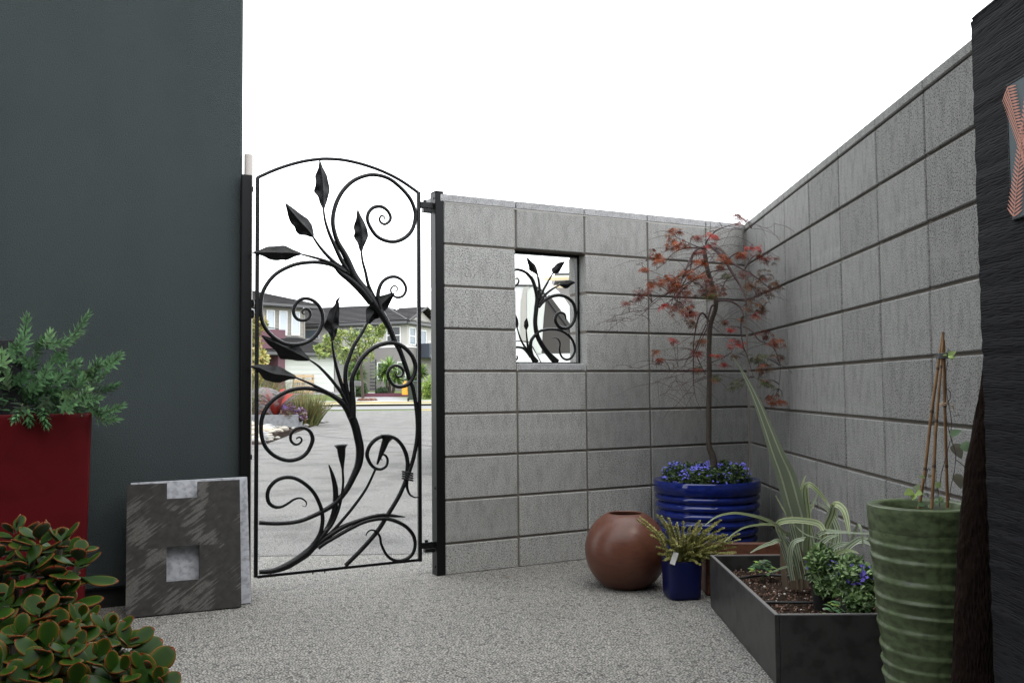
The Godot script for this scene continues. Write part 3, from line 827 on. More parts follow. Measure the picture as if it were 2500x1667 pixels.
	iron_leaf(gate, [-2.759, 1.4466, 0.0017, -2.7313, 1.4483, 0.0103, -2.6905, 1.4509, 0.026, -2.6493, 1.4521, 0.0334, -2.6147, 1.4542, 0.0314, -2.5797, 1.4543, 0.0158, -2.5498, 1.4534, 0.0042], -0.014)
	iron_leaf(gate, [-2.2889, 1.6725, 0.0011, -2.2844, 1.6444, 0.011, -2.2787, 1.6156, 0.0227, -2.2731, 1.5868, 0.0322, -2.2701, 1.5578, 0.034, -2.2713, 1.5322, 0.0255, -2.2724, 1.5066, 0.0128, -2.2724, 1.4829, 0.0044], -0.022)
	iron_leaf(gate, [-2.3657, 1.277, 0.0011, -2.3775, 1.2567, 0.0065, -2.3793, 1.2387, 0.0108, -2.3885, 1.2061, 0.0222, -2.3977, 1.17, 0.0304, -2.4013, 1.1449, 0.0329, -2.3995, 1.1199, 0.0232, -2.3976, 1.0985, 0.0121, -2.402, 1.0788, 0.005], -0.040)
	iron_leaf(gate, [-2.1044, 1.3031, 0.0011, -2.1299, 1.2846, 0.0185, -2.1572, 1.2614, 0.0332, -2.1844, 1.2347, 0.0404, -2.2075, 1.2083, 0.0348, -2.2229, 1.1859, 0.0219, -2.2344, 1.16, 0.008], -0.042)
	iron_leaf(gate, [-2.7129, 1.0954, 0.0014, -2.6759, 1.0726, 0.0155, -2.6414, 1.0576, 0.0295, -2.6066, 1.0407, 0.0452, -2.5751, 1.0271, 0.0401, -2.5433, 1.0117, 0.0245, -2.5042, 0.9926, 0.0049], -0.040)
	iron_leaf(gate, [-2.7652, 0.962, 0.0014, -2.729, 0.9563, 0.0153, -2.6884, 0.9376, 0.0324, -2.6577, 0.9291, 0.0384, -2.6268, 0.9256, 0.0292, -2.5956, 0.9204, 0.0155, -2.5706, 0.9151, 0.0048], -0.014)
	lily(gate, Vector3(-2.3665, 0.617, -0.026), Vector3(-2.3572, 0.505, -0.026), 0.035)
	lily(gate, Vector3(-2.1445, 0.645, -0.04), Vector3(-2.1923, 0.522, -0.04), 0.032)
	var wrap := Geo.new()
	for k in 4:
		var p := []; var r := []
		for i in 25:
			var a := TAU * i / 24.0
			p.append(Vector3(-2.0491 + 0.0245 * cos(a), 0.4790 - 0.0105 * k - 0.26 * 0.0245 * cos(a), -0.03 + 0.016 * sin(a)) - iron_origin); r.append(0.0046)
		tube(wrap, p, r, 8)
	put("wire_binding", wrap, M.black_iron, gate)
	for y in [1.722, 0.142]:
		var hg := Geo.new()
		slab(hg, -1.983 + 2.36, -1.917 + 2.36, y - 0.014, y + 0.014, -0.012, 0.012, 0.002)
		slab(hg, -1.968 + 2.36, -1.92 + 2.36, y - 0.034, y - 0.0145, -0.014, 0.014, 0.002)
		put("hinge", hg, M.black_iron, gate)
		var pin := Geo.new()
		tube(pin, [Vector3(-1.957 + 2.36, y - 0.03, 0), Vector3(-1.957 + 2.36, y + 0.024, 0)], [0.008, 0.008], 12)
		put("hinge_pin", pin, M.black_steel, gate)
	var lt := Geo.new()
	tube(lt, [Vector3(-2.738 + 2.36, 1.212, 0), Vector3(-2.752 + 2.36, 1.212, 0)], [0.0045, 0.0045], 8)
	slab(lt, -2.743 + 2.36, -2.7405 + 2.36, 1.196, 1.228, -0.008, 0.008, 0.001)
	put("latch_pin", lt, M.black_iron, gate)
	for x in [-2.49, -2.437]:
		var feet := Geo.new()
		lathe(feet, [Vector2(0, -0.012), Vector2(0.002, -0.008), Vector2(0.004, 0.0), Vector2(0, 0.001)], 8, 0, Vector3(x + 2.36, 0.0725, 0))
		put("weld_drip", feet, M.black_iron, gate)

func grille_in_window() -> void:
	iron_origin = Vector3(-1.285, 0.983, -0.075)
	var grille := thing("window_grille", "small black wrought iron grille of leaf scrolls set in the block wall window", "grille", on_gatewall(-1.285, 0.983, -0.075), HEAD)
	boxed("side_bar", 0.192, 0.2045, 0.0, 0.559, -0.0125, 0.0125, M.black_iron, grille, 0.001)
	boxed("side_bar", -0.2, -0.1875, 0.0, 0.559, -0.0125, 0.0125, M.black_iron, grille, 0.001)
	boxed("bottom_bar", -0.1875, 0.192, 0.0005, 0.0065, -0.0125, 0.0125, M.black_iron, grille, 0.001)
	boxed("top_bar", -0.1875, 0.192, 0.547, 0.559, -0.0125, 0.0125, M.black_iron, grille, 0.001)
	iron(grille, "scroll", [-1.2174, 0.9896, 0.0172, -1.2669, 1.0346, 0.0124, -1.3048, 1.0817, 0.0114, -1.33, 1.1288, 0.0109, -1.3396, 1.1902, 0.0104, -1.3321, 1.2618, 0.0109, -1.3266, 1.3143, 0.01, -1.3364, 1.3616, 0.0091, -1.3555, 1.4084, 0.0081, -1.3877, 1.4377, 0.0071, -1.42, 1.4497, 0.0066, -1.4495, 1.45, 0.0061, -1.4763, 1.4345, 0.0056, -1.4889, 1.4019, 0.0052, -1.4839, 1.3716, 0.0047, -1.4611, 1.3656, 0.0042, -1.4396, 1.3783, 0.0042, -1.4313, 1.3952, 0.0038, -1.4392, 1.4081, 0.0028, -1.45, 1.4038, 0.0019], -0.075)
	iron(grille, "scroll", [-1.3212, 1.2689, 0.0086, -1.2878, 1.3011, 0.0081, -1.2431, 1.3244, 0.0077, -1.1926, 1.3327, 0.0077, -1.1476, 1.3209, 0.0078, -1.1138, 1.293, 0.0078, -1.1029, 1.2545, 0.0078, -1.1064, 1.2155, 0.0078, -1.1269, 1.181, 0.0078, -1.1612, 1.1632, 0.0077, -1.2005, 1.1705, 0.0077, -1.2226, 1.1978, 0.0077, -1.2194, 1.2267, 0.0072, -1.1995, 1.2427, 0.0063, -1.1714, 1.2388, 0.0053, -1.1615, 1.2212, 0.0044, -1.1634, 1.2066, 0.0034], -0.071)
	iron(grille, "scroll", [-1.3406, 1.1235, 0.0066, -1.3267, 1.1404, 0.0062, -1.2964, 1.1515, 0.0062, -1.241, 1.1575, 0.0062, -1.1908, 1.1504, 0.0063, -1.146, 1.1272, 0.0063, -1.1181, 1.0939, 0.0063, -1.1096, 1.0504, 0.0063, -1.1307, 1.014, 0.0058, -1.1591, 1.0037, 0.0053, -1.1871, 1.016, 0.0048, -1.2023, 1.0494, 0.0048, -1.199, 1.0878, 0.0043, -1.2138, 1.1106, 0.0029, -1.2428, 1.1134, 0.0019], -0.069)
	iron(grille, "scroll", [-1.3338, 0.9891, 0.0151, -1.3579, 1.0197, 0.0113, -1.3672, 1.0621, 0.0094, -1.3596, 1.1, 0.008, -1.3375, 1.1265, 0.0071], -0.079)
	iron(grille, "scroll", [-1.3721, 1.0217, 0.0075, -1.4041, 1.0543, 0.0061, -1.4308, 1.0629, 0.0052, -1.4575, 1.0621, 0.0051, -1.4799, 1.0511, 0.0051, -1.4896, 1.0277, 0.0047, -1.4783, 1.0045, 0.0042, -1.4555, 1, 0.0042, -1.4447, 1.0094, 0.0037, -1.4473, 1.0211, 0.0028], -0.073)
	iron(grille, "stem", [-1.3274, 1.4353, 0.0038, -1.3181, 1.3904, 0.0053, -1.3158, 1.3524, 0.0067, -1.3219, 1.3092, 0.0086], -0.069)
	iron(grille, "stem", [-1.2283, 1.4464, 0.0029, -1.2596, 1.399, 0.0048, -1.2879, 1.3545, 0.0058, -1.3118, 1.301, 0.0076], -0.079)
	iron(grille, "stem", [-1.1942, 1.3851, 0.0029, -1.2382, 1.3629, 0.0048, -1.2831, 1.3298, 0.0057, -1.3178, 1.2856, 0.0076], -0.069)
	iron(grille, "stem", [-1.3955, 1.153, 0.0028, -1.3912, 1.1037, 0.0042, -1.3849, 1.0473, 0.0056, -1.3718, 1.0145, 0.0075], -0.069)
	iron(grille, "stem", [-1.4425, 1.1595, 0.0028, -1.4228, 1.1036, 0.0042, -1.3964, 1.0616, 0.0056, -1.3671, 1.0242, 0.0075], -0.077)
	iron_leaf(grille, [-1.388, 1.515, 0.0014, -1.3726, 1.4898, 0.0133, -1.3565, 1.4693, 0.0214, -1.3442, 1.4533, 0.0181, -1.3286, 1.4326, 0.0043], -0.067)
	iron_leaf(grille, [-1.1605, 1.5078, 0.0015, -1.1851, 1.4894, 0.0146, -1.2052, 1.4689, 0.0218, -1.2222, 1.4559, 0.0169, -1.2324, 1.4433, 0.0039], -0.075)
	iron_leaf(grille, [-1.1055, 1.4011, 0.002, -1.1318, 1.3989, 0.0136, -1.1519, 1.3907, 0.0214, -1.1745, 1.3887, 0.0174, -1.1988, 1.3837, 0.0039], -0.067)
	iron_leaf(grille, [-1.3927, 1.2095, 0.0009, -1.3951, 1.1883, 0.0118, -1.3953, 1.1718, 0.0151, -1.3966, 1.1515, 0.0038], -0.067)
	iron_leaf(grille, [-1.4557, 1.2268, 0.0009, -1.4506, 1.2012, 0.0103, -1.4477, 1.1778, 0.0117, -1.4458, 1.1567, 0.0028], -0.071)

# ---------------------------------------------------------------- beyond the gate
func pane_window(o: Node3D, x0: float, x1: float, y0: float, y1: float, z: float, glass: Material, bars := 0, xf := Transform3D.IDENTITY) -> void:
	var g := Geo.new()
	var f := 0.06
	slab(g, x0 - f, x0, y0 - f, y1 + f, z, z + 0.07); slab(g, x1, x1 + f, y0 - f, y1 + f, z, z + 0.07)
	slab(g, x0, x1, y0 - f, y0, z, z + 0.07); slab(g, x0, x1, y1, y1 + f, z, z + 0.07)
	for i in bars:
		var y := lerpf(y0, y1, (i + 1.0) / (bars + 1.0))
		slab(g, x0, x1, y - 0.03, y + 0.03, z, z + 0.06)
	var w := put("window", g, M.white_frame, o, xf)
	boxed("pane", x0, x1, y0, y1, z + 0.01, z + 0.03, glass, w)

func boards(o: Node3D, called: String, x0: float, x1: float, y0: float, y1: float, z: float, step: float, m: Material, piece: String) -> void:
	var wall := boxed(called, x0, x1, y0, y1, z - 0.25, z, m, o)
	var count := int((y1 - y0) / step)
	var h := (y1 - y0) / count
	for i in count:
		var g := Geo.new()
		var a := y0 + i * h
		g.quad(Vector3(x0, a, z + 0.04), Vector3(x1, a, z + 0.04), Vector3(x1, a + h, z + 0.008), Vector3(x0, a + h, z + 0.008), Vector3.BACK)
		g.quad(Vector3(x0, a, z + 0.04), Vector3(x1, a, z + 0.04), Vector3(x1, a, z), Vector3(x0, a, z), Vector3.DOWN)
		put(piece, g, m, wall)

func roof_slope(roof: Node3D, e0: Vector3, e1: Vector3, r1: Vector3, r0: Vector3, courses: int) -> void:
	var up := (e1 - e0).cross(r0 - e0).normalized()
	if r0.is_equal_approx(e0):
		up = (e1 - e0).cross(r1 - e0).normalized()
	if up.y < 0:
		up = -up
	for i in courses:
		var a := float(i) / courses
		var b := float(i + 1) / courses
		var g := Geo.new()
		var p0 := e0.lerp(r0, a) + up * 0.085; var p1 := e1.lerp(r1, a) + up * 0.085
		var p2 := e1.lerp(r1, b) + up * 0.025; var p3 := e0.lerp(r0, b) + up * 0.025
		g.quad(p0, p1, p2, p3, up)
		var inw := ((r0 + r1) - (e0 + e1)).normalized() * 0.05
		g.quad(p0 + inw - up * 0.01, p1 + inw - up * 0.01, p1 + inw - up * 0.085, p0 + inw - up * 0.085, (e0 + e1 - r0 - r1))
		g.quad(p0, p1, p1 + inw - up * 0.01, p0 + inw - up * 0.01, -up)
		put("roof_course", g, M.roof_tile, roof)

func hip_roof(o: Node3D, x0: float, x1: float, z0: float, z1: float, y: float, pitch: float, gable := false) -> void:   # z0 back, z1 front
	var half := (z1 - z0) / 2.0
	var top := y + half * tan(deg_to_rad(pitch))
	var rx0 := x0 if gable else x0 + half
	var rx1 := x1 if gable else x1 - half
	var zc := (z0 + z1) / 2.0
	var g := Geo.new()
	slab(g, x0, x1, y - 0.16, y, z1 - 0.02, z1 + 0.09)
	if not gable:
		slab(g, x1 - 0.02, x1 + 0.09, y - 0.16, y, z0, z1 - 0.02)
	slab(g, x0 + 0.05, x1 - 0.05, y - 0.20, y - 0.17, z0 + 0.05, z1 - 0.05)
	var roof := put("roof", g, M.gutter, o)
	var A := Vector3(x0, y, z1); var B := Vector3(x1, y, z1); var C := Vector3(x1, y, z0); var D := Vector3(x0, y, z0)
	var P := Vector3(rx0, top, zc); var Q := Vector3(rx1, top, zc)
	roof_slope(roof, A, B, Q, P, 12)
	roof_slope(roof, C, D, P, Q, 12)
	if not gable:
		roof_slope(roof, B, C, Q, Q, 12)
		roof_slope(roof, D, A, P, P, 12)
	var rt := Geo.new()
	tube(rt, [P + Vector3.UP * 0.06, Q + Vector3.UP * 0.06], [0.09, 0.09], 8)
	if not gable:
		tube(rt, [B + Vector3.UP * 0.06, Q + Vector3.UP * 0.06], [0.08, 0.08], 8)
	put("ridge_cap", rt, M.roof_edge, roof)

func houses() -> void:
	# the weatherboard house at the left
	var h := thing("two_storey_house", "two storey grey weatherboard house with plum porch, white garage door and dark tiled roof", "house", Vector3(-13.69, 0, -60.0), deg_to_rad(47))
	boards(h, "upper_wall", -8.0, 0.0, 3.6, 6.2, 0.0, 0.235, M.weatherboard, "weatherboard")
	boxed("corner_board", -0.06, 0.06, 3.6, 6.2, -0.2, 0.06, M.weatherboard, h)
	boxed("side_wall", -0.3, -0.02, 0.7, 6.2, -8.0, -0.26, M.weatherboard, h)
	boxed("lower_wall", -8.0, -0.03, 0.6, 3.6, -0.3, -0.02, M.garage_pier, h)
	for x in [[-2.78, -2.3], [-1.86, -1.38], [-0.94, -0.42]]:
		pane_window(h, x[0], x[1], 4.48, 5.92, 0.03, M.curtained_pane)
	pane_window(h, -4.3, -3.7, 4.48, 5.92, 0.03, M.curtained_pane)
	hip_roof(h, -10.5, 0.75, -8.2, 0.6, 6.38, 17.0)
	boxed("garage_wall", -3.6, 1.0, 0.6, 3.0, 0.0, 2.9, M.garage_pier, h)
	boxed("garage_pier", 0.3, 1.02, 0.6, 3.0, 2.9, 3.0, M.garage_pier, h)
	var door := boxed("garage_door", -3.55, 0.27, 0.74, 2.98, 2.88, 2.93, M.garage_white, h)
	for i in 8:
		boxed("door_panel", -3.54, 0.26, 0.75 + i * 0.278, 0.75 + (i + 1) * 0.278 - 0.02, 2.93, 2.96, M.garage_white, door, 0.008)
	hip_roof(h, -5.6, 2.0, -2.2, 3.6, 3.15, 19.0)
	var sg := boxed("number_plate", 0.66, 0.96, 2.55, 2.95, 3.0, 3.03, M.white_frame, h)
	var bl := Geo.new()
	for q in [[0.73, 0.78, 2.62, 2.88], [0.78, 0.88, 2.62, 2.66], [0.78, 0.88, 2.735, 2.775], [0.78, 0.88, 2.84, 2.88], [0.87, 0.91, 2.65, 2.74], [0.87, 0.91, 2.77, 2.85]]:
		slab(bl, q[0], q[1], q[2], q[3], 3.032, 3.04)
	put("letter", bl, M.sign_blue, sg)
	# plum porch
	boxed("porch_beam", -8.5, -3.62, 3.35, 4.5, 2.2, 3.4, M.plum_render, h)
	boxed("porch_column", -4.1, -3.62, 0.6, 3.345, 2.2, 3.38, M.plum_render, h)
	boxed("porch_column", -6.6, -5.55, 0.6, 3.345, 2.2, 3.38, M.plum_render, h)
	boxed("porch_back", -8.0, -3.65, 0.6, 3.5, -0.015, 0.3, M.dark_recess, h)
	var rail := Geo.new()
	tube(rail, [Vector3(-6.2, 4.66, 3.2), Vector3(-4.6, 4.62, 3.2), Vector3(-3.9, 4.56, 3.1)], [0.03, 0.03, 0.02], 6)
	tube(rail, [Vector3(-5.2, 4.5, 3.2), Vector3(-5.2, 4.65, 3.2)], [0.02, 0.02], 6)
	put("porch_rail", rail, M.roof_edge, h)
	# the house in the middle
	var b := thing("two_storey_house", "two storey pale and grey rendered house behind the young street tree", "house", Vector3(-6.9, 0, -60.0), deg_to_rad(-20))
	boxed("upper_wall", -10.0, 0.0, 3.7, 5.2, -6.0, 0.0, M.pale_render, b)
	boxed("lower_wall", -10.0, 0.05, 0.5, 3.62, -6.0, 0.05, M.grey_render, b)
	boxed("wall_band", -10.0, 0.09, 3.62, 3.70, -6.0, 0.09, M.white_frame, b)
	pane_window(b, -1.42, -0.5, 3.9, 4.95, 0.0, M.dark_pane, 1)
	pane_window(b, -3.95, -3.05, 4.35, 4.95, 0.0, M.dark_pane)
	pane_window(b, -5.9, -4.95, 4.1, 4.97, 0.0, M.dark_pane, 1)
	pane_window(b, -7.75, -6.7, 4.4, 4.95, 0.0, M.sky_pane)
	pane_window(b, -8.6, -7.9, 4.4, 4.95, 0.0, M.sky_pane)
	pane_window(b, -2.1, -1.15, 1.6, 2.6, 0.05, M.dark_pane)
	pane_window(b, -0.62, -0.1, 1.6, 2.6, 0.05, M.dark_pane)
	hip_roof(b, -14.0, 0.3, -6.4, 0.55, 5.3, 21.0)
	# the right end is a gable
	var gw := Geo.new()
	slab(gw, -0.2, -0.005, 3.7, 5.2, -4.7, -0.01)
	gw.tri(Vector3(-0.006, 5.2, 0.0), Vector3(-0.006, 5.2, -4.7), Vector3(-0.006, 6.15, -2.2), Vector3.RIGHT, Vector3.RIGHT, Vector3.RIGHT)
	put("gable_wall", gw, M.pale_render, b)
	var side := Transform3D(Basis(Vector3.UP, PI / 2), Vector3.ZERO)
	pane_window(b, 0.3, 1.1, 3.85, 4.9, 0.0, M.sky_pane, 1, side)
	pane_window(b, 2.0, 2.75, 3.9, 4.8, 0.0, M.sky_pane, 0, side)
	var gr := Node3D.new()
	gr.name = "gable_roof"
	b.add_child(gr, true)
	roof_slope(gr, Vector3(-1.6, 5.34, 0.58), Vector3(0.42, 5.34, 0.58), Vector3(0.42, 6.42, -2.2), Vector3(-1.6, 6.42, -2.2), 10)
	roof_slope(gr, Vector3(0.42, 5.34, -5.0), Vector3(-1.6, 5.34, -5.0), Vector3(-1.6, 6.42, -2.2), Vector3(0.42, 6.42, -2.2), 10)
	var bg := Geo.new()
	tube(bg, [Vector3(0.44, 5.3, 0.58), Vector3(0.44, 6.4, -2.2), Vector3(0.44, 5.3, -5.0)], [0.1, 0.1, 0.1], 4)
	put("barge_board", bg, M.roof_edge, gr)
	boxed("balcony_front", 0.02, 1.0, 2.95, 3.9, -4.2, -1.3, M.navy_panel, b)
	var br := Geo.new()
	tube(br, [Vector3(0.95, 4.02, -1.3), Vector3(0.95, 4.02, -4.2)], [0.03, 0.03], 6)
	put("balcony_rail", br, M.white_frame, b)

func blades(g: Geo, count: int, at: Vector3, spread: float, height: float, width: float, droop: float, cols: Array) -> void:
	for i in count:
		var a := rr(0, TAU)
		var r := spread * sqrt(rng.randf())
		var p := at + Vector3(cos(a) * r, 0, sin(a) * r)
		var lean := rr(0.15, 0.75)
		var h := height * rr(0.6, 1.1)
		var d := Vector3(cos(a + rr(-0.6, 0.6)), 0, sin(a + rr(-0.6, 0.6)))
		var pts := []; var w := []
		for k in 5:
			var t := k / 4.0
			pts.append(p + d * lean * h * t + Vector3.UP * h * (t - droop * lean * t * t * t))
			w.append(width * (1.0 - t * 0.93))
		g.tint = cols[rng.randi_range(0, cols.size() - 1)] * rr(0.75, 1.2)
		ribbon(g, pts, w, Vector3.UP.cross(d).cross(d) + Vector3(0, 1, 0), 0.2)

func crown_of(parent: Node, called: String, centres: Array, count: int, size: float, cols: Array) -> void:
	var g := Geo.new()
	for s in [[0.0, 0.0], [1.1, 0.5], [-1.0, 0.6], [0.4, -0.9]]:
		var d := Vector3(cos(s[0] * 2.2), s[1], sin(s[0] * 2.2)).normalized()
		leaf_on(g, Vector3.ZERO, d, 0.27, d.cross(Vector3(0.3, 0.2, 0.9)).normalized(), 0.1, 0.2, 4)
	var xf := []; var tints := []
	for i in count:
		var c: Array = centres[rng.randi_range(0, centres.size() - 1)]
		var d := Vector3(rng.randfn(), rng.randfn(), rng.randfn()).normalized() * pow(rng.randf(), 0.45)
		var p: Vector3 = c[0] + d * c[1]
		xf.append(Transform3D(Basis.from_euler(Vector3(rr(-1, 1), rr(0, TAU), rr(-1, 1))).scaled(Vector3.ONE * size * rr(0.6, 1.3)), p))
		var t: Color = cols[rng.randi_range(0, cols.size() - 1)]
		var k := rr(0.75, 1.25)
		tints.append(Color(t.r * k, t.g * k, t.b * k))
	scatter(called, g.mesh(), M.many_leaves, xf, parent, tints)

func yucca(x: float, depth: float, high: float, label: String) -> void:
	var o := thing("yucca_plant", label, "plant", Vector3(x, rise(depth), -depth), rr(0, TAU), "spiky garden plants before the grey house")
	for k in 3:
		var q := Vector3(rr(-0.3, 0.3), high * rr(0.35, 0.6), rr(-0.3, 0.3))
		if k == 0:
			q = Vector3(0, high * 0.72, 0)
		var t := Geo.new()
		tube(t, [Vector3(q.x * 0.4, 0, q.z * 0.4), q], [0.09, 0.06], 8)
		put("trunk", t, M.trunk_bark, o)
		var g := Geo.new()
		for i in 130:
			var d := Vector3(rng.randfn(), rr(-0.55, 1.0), rng.randfn()).normalized()
			g.tint = [Color(0.14, 0.24, 0.05), Color(0.09, 0.17, 0.04), Color(0.22, 0.31, 0.08)][i % 3]
			var len := high * rr(0.30, 0.42)
			var pts := [q, q + d * len * 0.5, q + d * len - Vector3.UP * len * 0.12]
			ribbon(g, pts, [0.035, 0.05, 0.006], Vector3(0.1, 1, 0.1), 0.2)
		stuff(put("leaf_rosette", g, M.many_leaves, o))

func shrub_ball(x: float, depth: float, r: float, label: String, cols: Array, group := "") -> void:
	var o := thing("garden_shrub", label, "shrub", Vector3(x, rise(depth), -depth), 0.0, group)
	var s := Geo.new()
	tube(s, [Vector3.ZERO, Vector3(0, r, 0)], [0.04, 0.02], 6)
	put("stem", s, M.trunk_bark, o)
	crown_of(o, "foliage", [[Vector3(0, r * 0.85, 0), r], [Vector3(r * 0.5, r * 0.6, 0.1), r * 0.7], [Vector3(-r * 0.5, r * 0.65, 0.1), r * 0.7]], 900, 0.10, cols)

func street_things() -> void:
	# young street tree
	var base := Vector3(-8.0, rise(49), -49)
	var o := thing("street_tree", "young street tree with a light yellow-green crown on the far verge", "tree", base)
	var tk := Geo.new()
	tube(tk, [Vector3.ZERO, Vector3(-0.05, 1.0, 0), Vector3(-0.12, 2.1, 0), Vector3(-0.05, 2.9, 0)], [0.085, 0.075, 0.065, 0.045], 10)
	put("trunk", tk, M.trunk_bark, o)
	var tips := []
	for q in [[-2.1, 2.75, 0.2, 0.45], [-1.5, 3.1, -0.2, 0.5], [-0.9, 2.6, 0.3, 0.55], [-0.3, 3.0, -0.3, 0.65], [0.2, 2.6, 0.1, 0.5], [0.45, 3.3, 0.2, 0.55], [-0.5, 3.55, 0.0, 0.45], [-1.2, 3.6, 0.1, 0.4], [0.9, 3.75, 0.0, 0.32], [0.25, 3.85, 0.0, 0.25], [1.05, 4.0, 0.0, 0.18], [-2.4, 2.85, 0.0, 0.25], [-0.9, 2.35, -0.3, 0.4], [-1.75, 3.35, 0.3, 0.3]]:
		tips.append([Vector3(q[0], q[1], q[2]), q[3]])
		var l := Geo.new()
		tube(l, [Vector3(-0.1, 2.0, 0), Vector3(q[0] * 0.5, lerpf(2.2, q[1], 0.5), q[2] * 0.5), Vector3(q[0], q[1], q[2])], [0.035, 0.025, 0.01], 6)
		put("limb", l, M.trunk_bark, o)
	crown_of(o, "crown", tips, 1250, 0.13, [Color(0.28, 0.35, 0.09), Color(0.18, 0.25, 0.06), Color(0.10, 0.15, 0.04), Color(0.34, 0.38, 0.12)])
	var bs := Geo.new()
	for i in 9:
		lathe(bs, [Vector2(0, 0), Vector2(0.14, 0.02), Vector2(0.17, 0.1), Vector2(0.1, 0.19), Vector2(0, 0.21)], 8, 0.05, Vector3(cos(i * 0.7) * 0.38, 0.0, sin(i * 0.7) * 0.38))
	tag(stuff(put("rock_ring", bs, M.brown_glaze, self, Transform3D(Basis.IDENTITY, base + Vector3(0.25, 0, 0.2)))), "ring of reddish stones round the foot of the street tree", "stones")
	yucca(-9.3, 54, 2.3, "spiky green yucca left of the street tree's trunk, beside the garage")
	yucca(-7.25, 54, 2.35, "spiky green yucca right of the street tree's trunk, tallest of the row")
	yucca(-5.5, 54, 2.0, "spiky green yucca behind the lower right scroll of the gate")
	yucca(-4.2, 55, 2.0, "spiky green yucca farthest right, beside the gate's hinge side")
	shrub_ball(-9.0, 53, 0.55, "dark low shrub under the left yucca", [Color(0.05, 0.09, 0.03), Color(0.03, 0.06, 0.02)])
	shrub_ball(-7.6, 53.4, 0.3, "small dark clipped shrub beside the tree trunk", [Color(0.04, 0.08, 0.03), Color(0.03, 0.06, 0.02)])
	shrub_ball(-4.35, 51.5, 0.75, "round yellow-green shrub near the hinge post", [Color(0.25, 0.34, 0.06), Color(0.16, 0.25, 0.05)])
	struct(boxed("plum_edging", -9.3, 2.0, rise(53) - 0.1, rise(53) + 0.2, -52.9, -52.75, M.plum_edging, self))
	var fn := thing("slat_fence", "narrow dark slatted fence panel between the yuccas", "fence", Vector3(-8.45, rise(55.5), -55.5))
	for i in 9:
		boxed("slat", -0.2, 0.12, 0.25 + i * 0.2, 0.37 + i * 0.2, -0.02, 0.02, M.gutter, fn)
	boxed("post", 0.125, 0.2, 0.0, 2.1, -0.05, 0.05, M.roof_edge, fn)
	# letterbox
	var lb := thing("letterbox", "grey letterbox on a dark pillar left of the tree trunk", "letterbox", Vector3(-8.35, rise(47.8), -47.8))
	boxed("pillar", -0.16, 0.12, 0.0, 0.85, -0.15, 0.15, M.garage_pier, lb)
	boxed("box", -0.2, 0.42, 0.855, 1.12, -0.2, 0.2, M.gutter, lb, 0.03)
	# pallet
	var pal := thing("wooden_pallet", "pale wooden pallet leaning upright against the white garage door", "pallet", Vector3(-12.81, rise(56.1), -56.1), deg_to_rad(47))
	for i in 4:
		boxed("board", -0.72, 0.72, 0.06 + i * 0.32, 0.22 + i * 0.32, 0.05, 0.08, M.pine, pal)
	for x in [-0.68, 0.0, 0.68]:
		boxed("bearer", x - 0.05, x + 0.05, 0.0, 1.2, -0.05, 0.045, M.pine_shade, pal)
	var cb := thing("cardboard_sheet", "pale cardboard sheet standing at the garage corner", "sheet", Vector3(-9.97, rise(54.8), -54.8), 0.2)
	boxed("sheet", -0.25, 0.2, 0.0, 0.95, -0.03, 0.03, M.pine, cb)
	# bin
	var bn := thing("wheelie_bin", "dark green wheelie bin standing on the far footpath", "bin", Vector3(-5.12, rise(47.6) + 0.06, -47.6), -0.15)
	var bg := Geo.new()
	var lo := [Vector3(-0.22, 0.06, 0.25), Vector3(0.22, 0.06, 0.25), Vector3(0.22, 0.06, -0.25), Vector3(-0.22, 0.06, -0.25)]
	var hi := [Vector3(-0.29, 0.98, 0.33), Vector3(0.29, 0.98, 0.33), Vector3(0.29, 0.98, -0.33), Vector3(-0.29, 0.98, -0.33)]
	for k in 4:
		bg.quad(lo[k], lo[(k + 1) % 4], hi[(k + 1) % 4], hi[k], lo[k] + lo[(k + 1) % 4])
	put("body", bg, M.bin_green, bn)
	boxed("lid", -0.31, 0.31, 0.98, 1.06, -0.36, 0.36, M.bin_lid, bn, 0.03)
	for s in [-0.25, 0.25]:
		var wg := Geo.new()
		tube(wg, [Vector3(s - 0.03, 0.1, 0.22), Vector3(s + 0.03, 0.1, 0.22)], [0.1, 0.1], 16)
		put("wheel", wg, M.black_plastic, bn)
	var bagp := thing("orange_bag", "bright orange bag hanging on the left side of the wheelie bin", "bag", Vector3(-5.55, rise(47.6) + 0.1, -47.5))
	var og := Geo.new()
	lathe(og, [Vector2(0, 0.28), Vector2(0.2, 0.3), Vector2(0.19, 0.55), Vector2(0.14, 0.85), Vector2(0.06, 1.0), Vector2(0, 1.0)], 14, 0.06)
	put("bag", og, M.orange_plastic, bagp)

